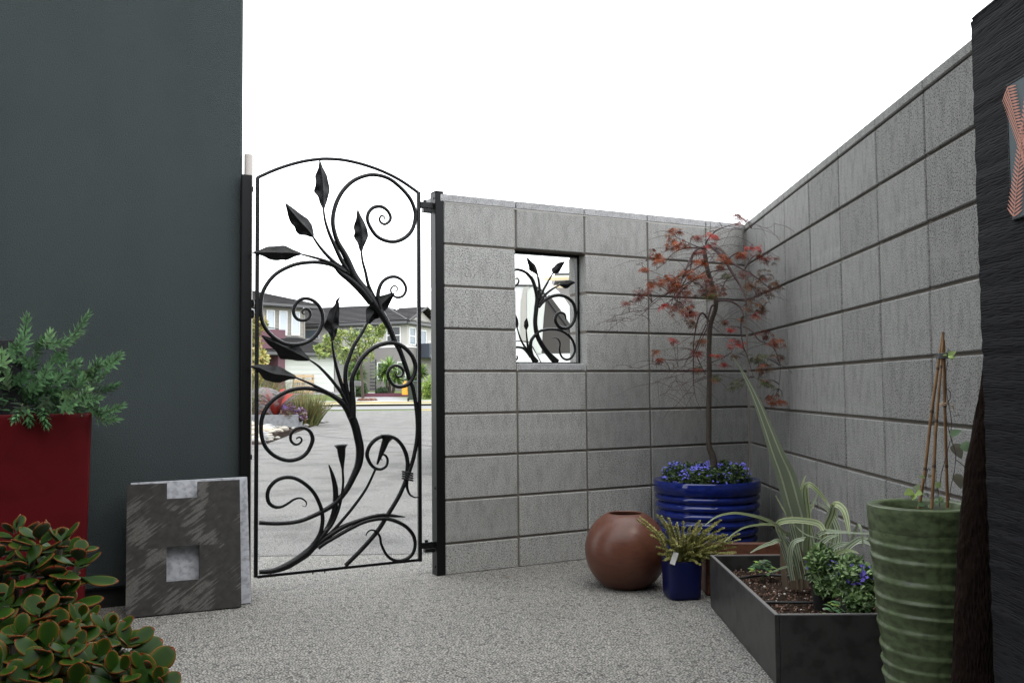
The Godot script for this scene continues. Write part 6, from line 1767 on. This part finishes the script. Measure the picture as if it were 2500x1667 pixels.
	for q in [[1.092, 0.733, -2.293, 1.116, 0.745, -2.281, 0.009,"g"],
		[1.132, 0.707, -2.358, 1.145, 0.669, -2.346, 0.015,"d"],
		[1.134, 0.711, -2.32, 1.155, 0.687, -2.308, 0.014,"g"],
		[1.13, 0.632, -2.346, 1.135, 0.595, -2.334, 0.013,"d"],
		[1.091, 0.93, -2.286, 1.106, 0.941, -2.274, 0.007,"l"],
		[1.106, 0.934, -2.318, 1.113, 0.92, -2.306, 0.006,"l"],
		[1.087, 0.933, -2.285, 1.071, 0.931, -2.273, 0.003,"l"],
		[1.124, 0.933, -2.351, 1.117, 0.95, -2.339, 0.006,"l"],
		[1.108, 0.929, -2.316, 1.12, 0.926, -2.304, 0.004,"l"],
		[1.091, 0.93, -2.285, 1.098, 0.924, -2.273, 0.005,"l"],
		[0.992, 0.597, -2.286, 0.965, 0.588, -2.274, 0.01,"l"],
		[1.015, 0.592, -2.323, 1.019, 0.61, -2.311, 0.009,"l"],
		[0.995, 0.59, -2.286, 0.985, 0.575, -2.274, 0.008,"l"],
		[1.004, 0.591, -2.295, 1.015, 0.588, -2.283, 0.008,"l"],
		[1.063, 0.603, -2.315, 1.071, 0.614, -2.303, 0.009,"l"],
		[1.038, 0.626, -2.32, 1.018, 0.629, -2.308, 0.005,"l"],
		[1.049, 0.629, -2.327, 1.055, 0.627, -2.315, 0.005,"d"],
		[1.037, 0.561, -2.33, 1.016, 0.554, -2.318, 0.008,"g"],
		[1.063, 0.576, -2.31, 1.073, 0.565, -2.298, 0.009,"g"],
		[1.065, 0.56, -2.329, 1.073, 0.565, -2.317, 0.005,"g"],
		[1.035, 0.582, -2.293, 1.02, 0.59, -2.281, 0.005,"g"],
		[1.063, 0.571, -2.302, 1.067, 0.579, -2.29, 0.005,"l"],
		[1.054, 0.552, -2.344, 1.062, 0.552, -2.332, 0.005,"g"],
		[0.989, 0.583, -2.292, 0.974, 0.591, -2.28, 0.005,"l"]]:
		var a := Vector3(q[0], q[1], q[2]); var b := Vector3(q[3], q[4], q[5])
		var lg := Geo.new()
		leaf_on(lg, a - vine.position, b - vine.position, q[6], Vector3(-0.25, 0.35, 0.9).normalized(), 0.08, 0.15, 7, 0.38)
		put("leaf", lg, M["vine_" + q[7]], vine)

# ---------------------------------------------------------------- dark timber at the right
func pillar_and_slab() -> void:
	var o := thing("carved_pillar", "tall rough sawn black timber pillar with fern panels at the right edge of the view", "sculpture", Vector3(1.05, 0, -1.5))
	var g := Geo.new()
	var nz := noise(FastNoiseLite.TYPE_SIMPLEX, 4.0, 4, 8)
	var rows := 90
	for i in rows:
		var y0 := 0.253 + 1.36 * i / rows
		var y1 := 0.253 + 1.36 * (i + 1) / rows
		var edge := func(y: float) -> float:
			return -0.385 + 0.0035 * nz.get_noise_2d(y * 16.0, 3.0)
		var a0: float = edge.call(y0); var a1: float = edge.call(y1)
		var w0 := -0.085 + 0.0025 * nz.get_noise_2d(y0 * 14.0, 9.0); var w1 := -0.085 + 0.0025 * nz.get_noise_2d(y1 * 14.0, 9.0)
		g.quad(Vector3(w0, y0, 0.5), Vector3(w0, y0, a0 + 0.01), Vector3(w1, y1, a1 + 0.01), Vector3(w1, y1, 0.5), Vector3.LEFT)
		g.quad(Vector3(w0, y0, a0 + 0.01), Vector3(w0 + 0.01, y0, a0), Vector3(w1 + 0.01, y1, a1), Vector3(w1, y1, a1 + 0.01), Vector3(-1, 0, -1))
		g.quad(Vector3(w0 + 0.01, y0, a0), Vector3(0.12, y0, a0), Vector3(0.12, y1, a1), Vector3(w1 + 0.01, y1, a1), Vector3.FORWARD)
		g.quad(Vector3(0.12, y0, a0), Vector3(0.12, y0, 0.5), Vector3(0.12, y1, 0.5), Vector3(0.12, y1, a1), Vector3.RIGHT)
		g.quad(Vector3(w0, y0, 0.5), Vector3(0.12, y0, 0.5), Vector3(0.12, y1, 0.5), Vector3(w1, y1, 0.5), Vector3.BACK)
	put("timber", g, M.black_timber, o)
	var tp := Geo.new()
	slab(tp, -0.083, 0.119, 1.613, 1.63, -0.382, 0.499, 0.012)
	put("top_bevel", tp, M.timber_edge, o)
	for q in [[1.175, 1.432]]:
		var fr := Geo.new()
		slab(fr, -0.090, -0.084, q[0] - 0.004, q[0], -0.242, 0.2, 0.001); slab(fr, -0.090, -0.084, q[1], q[1] + 0.004, -0.242, 0.2, 0.001)
		slab(fr, -0.090, -0.084, q[0], q[1], -0.242, -0.238, 0.001); slab(fr, -0.090, -0.084, q[0], q[1], 0.188, 0.2, 0.002)
		var inlay := put("panel_frame", fr, M.timber_edge, o)
		boxed("panel", -0.089, -0.0845, q[0], q[1], -0.238, 0.188, M.patina, inlay)
		var fern := Geo.new()
		var frnd := func(from: Vector2, to: Vector2, wid: float) -> void:
			var n := 30
			for i in n:
				var t := float(i) / n
				var c := from.lerp(to, t)
				var dir := (to - from).normalized()
				for s in [-1.0, 1.0]:
					var nd: Vector2 = (Vector2(-dir.y, dir.x) * s + dir * 0.55).normalized()
					var e: Vector2 = c + nd * wid * (1.0 - t * 0.8)
					var v0 := Vector3(-0.0905, c.y, c.x); var v1 := Vector3(-0.0905, e.y, e.x)
					ribbon(fern, [v0, v0.lerp(v1, 0.5), v1], [0.0012, 0.0021, 0.0006], Vector3.LEFT, 0.1)
			ribbon(fern, [Vector3(-0.0912, from.y, from.x), Vector3(-0.0912, to.y, to.x)], [0.0014, 0.0006], Vector3.LEFT, 0.1)
		frnd.call(Vector2(-0.234, q[1] - 0.003), Vector2(-0.17, q[0] + 0.06), 0.03)
		frnd.call(Vector2(-0.229, q[0] + 0.003), Vector2(-0.17, q[1] - 0.03), 0.03)
		frnd.call(Vector2(0.1, q[0] + 0.01), Vector2(-0.1, q[1] - 0.02), 0.05)
		put("fern_frond", fern, M.copper, inlay)
	var ft := thing("stone_plinth", "pale stone plinth under the black pillar, at the bottom edge of the view", "plinth", Vector3(0.93, 0, -1.5))
	boxed("plinth", -0.16, 0.4, 0.0, 0.252, -0.378, 0.55, M.plinth_stone, ft, 0.004)
	var sl := thing("bark_slab", "rough dark brown slab of bark standing between the green pot and the black pillar", "timber slab", Vector3(1.06, 0, -2.05))
	var bz := noise(FastNoiseLite.TYPE_SIMPLEX, 5.0, 4, 12)
	for q in [[0.0, 0.062, 1.01, 0.0, "plank"], [0.062, 0.06, 0.97, -0.03, "plank"]]:
		var b := Geo.new()
		revolve(b, 60, 18, func(t: float, a: float) -> Vector3:
			var y: float = t * q[2]
			var cx: float = lerpf(-0.055, 0.042, pow(t, 1.1)) + q[0] * (1.0 - 0.45 * t)
			var rad: float = q[1] * (1.0 - 0.55 * smoothstep(0.55, 1.0, t)) * (1.0 if t < 0.985 else 0.4)
			rad *= 1.0 + 0.14 * bz.get_noise_3d(cos(a) * 0.5, y * 1.2 + q[0] * 50.0, sin(a) * 0.35)
			return Vector3(cx - cos(a) * rad, y, q[3] + sin(a) * rad * 0.55))
		put(q[4], b, M.brown_bark, sl)

# ---------------------------------------------------------------- left foreground
func red_pot_and_shrub() -> void:
	var c := Vector3(-3.6, 0, 0.09)
	var pot := thing("red_pot", "tall square dark red planter against the stucco wall at the left edge", "pot", on_gatewall(c.x, 0, c.z), HEAD)
	var g := Geo.new()
	square_loft(g, [[0.0, 0.17, 0.12], [0.002, 0.196, 0.146], [0.2, 0.201, 0.15], [0.4, 0.206, 0.154], [0.6, 0.21, 0.157], [0.765, 0.214, 0.16], [0.781, 0.215, 0.161], [0.784, 0.211, 0.157], [0.783, 0.196, 0.142], [0.74, 0.19, 0.138], [0.74, 0.0, 0.0]], 0.16, 72)
	put("pot_body", g, M.red_lacquer, pot)
	var base := on_gatewall(c.x, 0.74, c.z)
	var sh := thing("evergreen_shrub", "bushy evergreen shrub with narrow grey-green leaves spilling over the red planter", "shrub", base, HEAD)
	var sprigs := [[-3.609, 1.028, 0.206, -3.603, 1.128, 0.277],
		[-3.615, 1.001, 0.254, -3.621, 1.048, 0.303],
		[-3.552, 1.038, 0.285, -3.475, 1.043, 0.331],
		[-3.48, 1.037, 0.186, -3.407, 1.141, 0.222],
		[-3.502, 1.019, 0.155, -3.432, 1.083, 0.148],
		[-3.412, 0.932, 0.251, -3.308, 0.998, 0.315],
		[-3.351, 0.957, 0.295, -3.31, 0.987, 0.367],
		[-3.397, 0.858, 0.218, -3.306, 0.886, 0.199],
		[-3.378, 0.777, 0.208, -3.292, 0.811, 0.289],
		[-3.375, 0.77, 0.262, -3.315, 0.763, 0.29],
		[-3.654, 0.864, 0.202, -3.659, 0.933, 0.198],
		[-3.591, 0.94, 0.152, -3.571, 1.006, 0.131],
		[-3.516, 0.893, 0.281, -3.484, 0.93, 0.327],
		[-3.555, 0.863, 0.146, -3.524, 0.901, 0.165],
		[-3.522, 0.813, 0.129, -3.493, 0.852, 0.124],
		[-3.442, 0.82, 0.252, -3.408, 0.867, 0.3],
		[-3.48, 0.946, 0.206, -3.439, 0.972, 0.209],
		[-3.65, 1.001, 0.237, -3.626, 1.032, 0.322],
		[-3.578, 1.003, 0.198, -3.555, 1.049, 0.177],
		[-3.665, 0.838, 0.13, -3.665, 0.78, 0.11],
		[-3.612, 0.823, 0.293, -3.638, 0.775, 0.328],
		[-3.598, 0.816, 0.271, -3.589, 0.757, 0.261],
		[-3.563, 0.814, 0.167, -3.569, 0.739, 0.22],
		[-3.554, 0.819, 0.281, -3.539, 0.747, 0.292],
		[-3.522, 0.817, 0.132, -3.506, 0.769, 0.205],
		[-3.465, 0.829, 0.172, -3.426, 0.784, 0.231],
		[-3.683, 0.896, 0.148, -3.683, 0.958, 0.202],
		[-3.697, 0.895, 0.271, -3.702, 0.948, 0.329],
		[-3.632, 0.895, 0.185, -3.611, 0.926, 0.242],
		[-3.453, 0.894, 0.145, -3.406, 0.92, 0.153],
		[-3.426, 0.894, 0.196, -3.398, 0.938, 0.271],
		[-3.488, 0.846, 0.148, -3.456, 0.861, 0.223],
		[-3.435, 0.845, 0.264, -3.377, 0.842, 0.35],
		[-3.395, 0.874, 0.186, -3.335, 0.94, 0.181],
		[-3.598, 0.869, 0.163, -3.565, 0.894, 0.233],
		[-3.676, 0.956, 0.294, -3.679, 0.996, 0.348],
		[-3.537, 0.939, 0.207, -3.515, 0.978, 0.211],
		[-3.506, 0.988, 0.27, -3.492, 0.998, 0.345],
		[-3.637, 0.838, 0.137, -3.615, 0.863, 0.132],
		[-3.486, 0.805, 0.27, -3.455, 0.824, 0.342],
		[-3.406, 0.795, 0.177, -3.394, 0.815, 0.18],
		[-3.692, 0.848, 0.198, -3.696, 0.802, 0.232],
		[-3.582, 0.96, 0.137, -3.611, 0.983, 0.208],
		[-3.53, 0.843, 0.216, -3.548, 0.787, 0.279],
		[-3.405, 0.828, 0.162, -3.36, 0.783, 0.247],
		[-3.394, 0.893, 0.255, -3.375, 0.97, 0.266],
		[-3.561, 0.9, 0.291, -3.541, 0.942, 0.345],
		[-3.453, 0.868, 0.271, -3.429, 0.906, 0.247],
		[-3.619, 0.96, 0.13, -3.636, 0.977, 0.189],
		[-3.538, 1.017, 0.175, -3.528, 1.074, 0.207]]
	for q in sprigs:
		var a := Vector3(q[0], q[1], q[2]) - Vector3(c.x, 0.74, c.z)
		var b := Vector3(q[3], q[4], q[5]) - Vector3(c.x, 0.74, c.z)
		var ax := (b - a).normalized()
		var mid := (a + b) / 2 + Vector3(rr(-0.006, 0.006), -0.008, 0)
		var st := Geo.new()
		tube(st, [a, mid, b], [0.0022, 0.0018, 0.0012], 5)
		var sprig := put("sprig", st, M.vine_d, sh)
		var s1 := ax.cross(Vector3(0.1, 0.3, 1.0)).normalized()
		var s2 := ax.cross(s1)
		var lg := Geo.new()
		var n := int(a.distance_to(b) / 0.004) + 12
		for i in n:
			var t := pow((i + 0.5) / n, 0.8)
			var ang := i * 2.4
			var p := a.lerp(mid, t * 2.0) if t < 0.5 else mid.lerp(b, t * 2.0 - 1.0)
			var rad := s1 * cos(ang) + s2 * sin(ang)
			var d := (rad * lerpf(1.15, 0.5, t * t) + ax * lerpf(0.45, 1.1, t)).normalized()
			var len := rr(0.030, 0.043) * lerpf(1.0, 0.8, t)
			leaf_on(lg, p, p + d * len, len * 0.17, (ax - d * 0.3).normalized(), -0.07, 0.25, 4)
		put("leaves", lg, [M.shrub, M.shrub_pale, M.shrub, M.shrub_dark][rng.randi_range(0, 3)], sprig)
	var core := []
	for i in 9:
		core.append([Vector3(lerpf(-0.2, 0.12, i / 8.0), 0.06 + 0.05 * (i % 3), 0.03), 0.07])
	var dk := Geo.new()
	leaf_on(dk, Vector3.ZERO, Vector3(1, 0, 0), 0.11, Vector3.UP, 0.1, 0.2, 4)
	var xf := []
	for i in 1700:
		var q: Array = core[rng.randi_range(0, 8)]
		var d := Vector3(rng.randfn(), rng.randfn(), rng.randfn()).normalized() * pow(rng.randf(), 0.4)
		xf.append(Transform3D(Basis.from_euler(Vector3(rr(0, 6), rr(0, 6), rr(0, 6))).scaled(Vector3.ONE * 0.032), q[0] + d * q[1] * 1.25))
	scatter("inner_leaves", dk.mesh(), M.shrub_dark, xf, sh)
	var stake := thing("dark_stake", "dark timber stake rising behind the shrub at the left edge of the view", "stake", on_gatewall(-3.66, 0.74, 0.17), HEAD)
	boxed("stake", -0.06, 0.045, -0.01, 0.31, -0.012, 0.012, M.timber_edge, stake, 0.003)

func stone_slabs() -> void:
	var streaks := Image.create(256, 256, false, Image.FORMAT_RGB8)
	var n1 := noise(FastNoiseLite.TYPE_SIMPLEX, 1.0, 3, 91)
	var n2 := noise(FastNoiseLite.TYPE_SIMPLEX, 1.0, 3, 92)
	var n3 := noise(FastNoiseLite.TYPE_SIMPLEX, 1.0, 4, 93)
	for y in 256:
		for x in 256:
			var u := (x * 0.82 + y * 0.57) / 256.0
			var v := (-x * 0.57 + y * 0.82) / 256.0
			var a := n1.get_noise_2d(u * 3.0, v * 34.0) * 0.6 + n1.get_noise_2d(u * 1.5 + 9.0, v * 90.0) * 0.4
			var where := n2.get_noise_2d(x / 90.0, y / 110.0) + 0.28 * (1.0 - x / 128.0)
			var k := smoothstep(0.05, 0.35, a + where * 0.8 - 0.06)
			var base := 0.029 + 0.010 * n3.get_noise_2d(x / 24.0, y / 24.0)
			var l := lerpf(base, 0.095 + 0.03 * n3.get_noise_2d(x / 6.0, y / 6.0), k * 0.8)
			streaks.set_pixel(x, 255 - y, lin(l * 1.03, l * 0.97, l * 0.90))
	var sm := mat("scraped_stone", Color.WHITE, 0.75, 0.4)
	sm.albedo_texture = ImageTexture.create_from_image(streaks)
	sm.uv1_triplanar = true
	sm.uv1_scale = Vector3.ONE * 2.0
	sm.uv1_offset = Vector3(0.5, 0.5, 0.5)
	sm.heightmap_enabled = true
	sm.heightmap_texture = sm.albedo_texture
	sm.heightmap_scale = 0.08
	var root := CSGCombiner3D.new()
	root.name = "stone_slab"
	add_child(root)
	tag(root, "dark scraped stone slab with a top notch and a square hole, leaning in front of a paler slab", "slab")
	var made := func(at: Vector3, size: Vector3, op: int, m: Material) -> void:
		var b := CSGBox3D.new()
		b.name = "cut"
		b.size = size
		b.position = at
		b.operation = op
		b.material = m
		root.add_child(b, true)
	made.call(Vector3(0.0, 0.25, 0.0), Vector3(0.424, 0.5, 0.026), CSGShape3D.OPERATION_UNION, sm)
	made.call(Vector3(-0.008, 0.475, 0.0), Vector3(0.115, 0.074, 0.2), CSGShape3D.OPERATION_SUBTRACTION, sm)
	made.call(Vector3(-0.006, 0.186, 0.0), Vector3(0.122, 0.132, 0.2), CSGShape3D.OPERATION_SUBTRACTION, sm)
	root.transform = Transform3D(Basis(Vector3.UP, HEAD - 0.09) * Basis(Vector3.RIGHT, -0.16), on_gatewall(-3.043, 0.003, 0.128))
	var back := Geo.new()
	slab(back, -0.224, 0.224, 0.0, 0.508, -0.012, 0.012, 0.002)
	tag(put("stone_slab", back, M.marble_back, self, Transform3D(Basis(Vector3.UP, HEAD - 0.05) * Basis(Vector3.RIGHT, -0.17) * Basis(Vector3.BACK, 0.005), on_gatewall(-3.008, 0.0, 0.085))), "pale grey marbled slab leaning on the stucco wall behind the dark slab", "slab")

func jade_shape(wide: float, thick: float, bend: float) -> ArrayMesh:
	var g := Geo.new()
	var rows := 12
	var segs := 14
	var ring := func(i: int, k: int) -> Array:
		var t := float(i) / rows
		var w := wide * pow(sin(PI * pow(clampf(t, 0.004, 0.996), 1.45)), 0.62) * (0.25 + 0.75 * smoothstep(0.0, 0.4, t))
		var h := thick * (0.5 + 0.5 * sin(PI * t)) * smoothstep(0.0, 0.1, 1.0 - t + 0.02)
		var a := TAU * k / segs
		var p := Vector3(cos(a) * w, sin(a) * h + bend * t * t + 0.10 * wide * cos(a) * cos(a), t)
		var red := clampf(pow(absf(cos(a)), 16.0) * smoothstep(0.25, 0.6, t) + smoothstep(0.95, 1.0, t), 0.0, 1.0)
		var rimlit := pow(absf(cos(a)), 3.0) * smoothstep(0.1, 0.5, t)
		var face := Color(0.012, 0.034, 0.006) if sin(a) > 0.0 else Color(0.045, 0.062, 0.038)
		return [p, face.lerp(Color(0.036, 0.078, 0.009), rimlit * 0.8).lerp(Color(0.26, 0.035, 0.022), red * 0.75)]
	for i in rows:
		for k in segs:
			var q := [ring.call(i, k), ring.call(i, k + 1), ring.call(i + 1, k + 1), ring.call(i + 1, k)]
			var nn := []
			for s in 4:
				var ii: int = i + (1 if s > 1 else 0)
				var kk: int = k + (1 if s == 1 or s == 2 else 0)
				var du: Vector3 = ring.call(ii, kk + 1)[0] - ring.call(ii, kk - 1)[0]
				var dv: Vector3 = ring.call(mini(ii + 1, rows), kk)[0] - ring.call(maxi(ii - 1, 0), kk)[0]
				nn.append(du.cross(dv).normalized() * -1.0)
				if nn[s].length() < 0.5:
					nn[s] = Vector3.BACK
			var from := g.c.size()
			var mid: Vector3 = (q[0][0] + q[2][0]) / 2.0 - Vector3(0, bend * pow((i + 0.5) / rows, 2.0) + 0.05 * wide, q[0][0].z)
			if nn[0].dot(Vector3(mid.x, mid.y, 0.0)) < 0.0:
				for s in 4:
					nn[s] = -nn[s]
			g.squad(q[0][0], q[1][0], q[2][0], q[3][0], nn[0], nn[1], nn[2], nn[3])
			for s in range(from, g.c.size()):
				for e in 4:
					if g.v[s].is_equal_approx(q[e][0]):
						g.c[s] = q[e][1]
	return g.mesh()

func jade_plant() -> void:
	var at := Vector3(-0.92, 0.2, -1.66)
	var pot := thing("dark_pot", "dark pot of the jade plant just below the view at the left", "pot", Vector3(at.x, 0, at.z))
	var pg := Geo.new()
	lathe(pg, [Vector2(0, 0), Vector2(0.11, 0), Vector2(0.16, 0.2), Vector2(0.165, 0.22), Vector2(0.15, 0.22), Vector2(0.145, 0.19), Vector2(0, 0.19)], 36)
	put("pot_body", pg, M.black_plastic, pot)
	var o := thing("jade_plant", "jade plant with thick green leaves edged in red, in the left foreground", "plant", at)
	var shapes := [jade_shape(0.34, 0.07, 0.10), jade_shape(0.30, 0.08, 0.02), jade_shape(0.37, 0.065, 0.20)]
	var wood := Geo.new()
	for q in [[-0.998, 0.566, -1.85], [-0.929, 0.56, -1.8], [-0.9, 0.552, -1.83], [-0.851, 0.52, -1.8], [-0.991, 0.525, -1.78], [-0.898, 0.497, -1.8], [-0.925, 0.517, -1.76], [-0.847, 0.467, -1.74], [-0.923, 0.474, -1.68], [-0.849, 0.453, -1.66], [-0.799, 0.427, -1.7], [-0.853, 0.426, -1.6], [-0.797, 0.41, -1.58], [-0.748, 0.412, -1.7], [-0.705, 0.392, -1.68], [-0.77, 0.408, -1.6], [-0.724, 0.39, -1.6], [-0.651, 0.364, -1.62], [-0.847, 0.399, -1.54], [-0.688, 0.362, -1.6], [-0.793, 0.379, -1.54], [-0.735, 0.361, -1.55], [-1.004, 0.489, -1.75], [-0.949, 0.431, -1.65], [-0.802, 0.429, -1.64], [-0.94, 0.514, -1.9], [-0.618, 0.344, -1.6]]:
		var c := Vector3(q[0], q[1], q[2]) - at
		var s := spline([Vector3(rr(-0.06, 0.06), 0, rr(-0.04, 0.04)), Vector3(c.x * 0.55, c.y * 0.55, c.z * 0.6), c], [0.012, 0.009, 0.006], 5)
		tube(wood, s[0], s[1], 7)
		var axis := (Vector3(c.x * 1.0, 0.35 + rr(-0.1, 0.15), c.z * 0.8 + 0.16)).normalized()
		var sx := axis.cross(Vector3(0.2, 0.1, 1).normalized()).normalized()
		var sz := sx.cross(axis)
		var spin := rr(0, TAU)
		for k in 9:
			var lv := k / 2
			var ang := spin + lv * PI / 2 + (k % 2) * PI + rr(-0.25, 0.25)
			var out := sx * cos(ang) + sz * sin(ang)
			var tilt: float = [-0.1, 0.12, 0.4, 0.7, 1.05, 1.3][lv] + rr(-0.15, 0.15)
			var d := (out * cos(tilt) + axis * sin(tilt)).normalized()
			var up := (axis * cos(tilt) - out * sin(tilt)).normalized()
			var size: float = [0.070, 0.068, 0.060, 0.046, 0.028, 0.022][lv] * rr(0.72, 1.12)
			var right := up.cross(d).normalized()
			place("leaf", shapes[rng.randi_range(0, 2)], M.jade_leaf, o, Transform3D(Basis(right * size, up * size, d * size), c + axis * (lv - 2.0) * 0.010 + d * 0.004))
	put("stems", wood, M.jade_stem, o)

func small_litter() -> void:
	var leaf := maple_leaf(7)
	var k := 0
	for q in [[-0.03, -4.227, 0.028, "dry red-brown maple leaf lying at the foot of the block wall", "fallen leaf"], [0.39, -3.62, 0.019, "tiny red-brown leaf crumb on the paving in front of the terracotta jar", "fallen leaf"], [-0.456, -4.15, 0.016, "tiny dark crumb on the paving under the gate", "fallen leaf"], [0.181, -3.725, 0.017, "tiny dark leaf crumb on the paving left of the terracotta jar", "fallen leaf"]]:
		var o := place("fallen_leaf", leaf, M.dry_leaf if k == 0 else M.maple_b, self, Transform3D(Basis(Vector3.UP, k * 1.3).scaled(Vector3(1, 0.3, 1) * q[2]), Vector3(q[0], q[2] * 0.14 + 0.001, q[1])))
		tag(o, q[3], q[4], "fallen leaves on the paving")
		k += 1
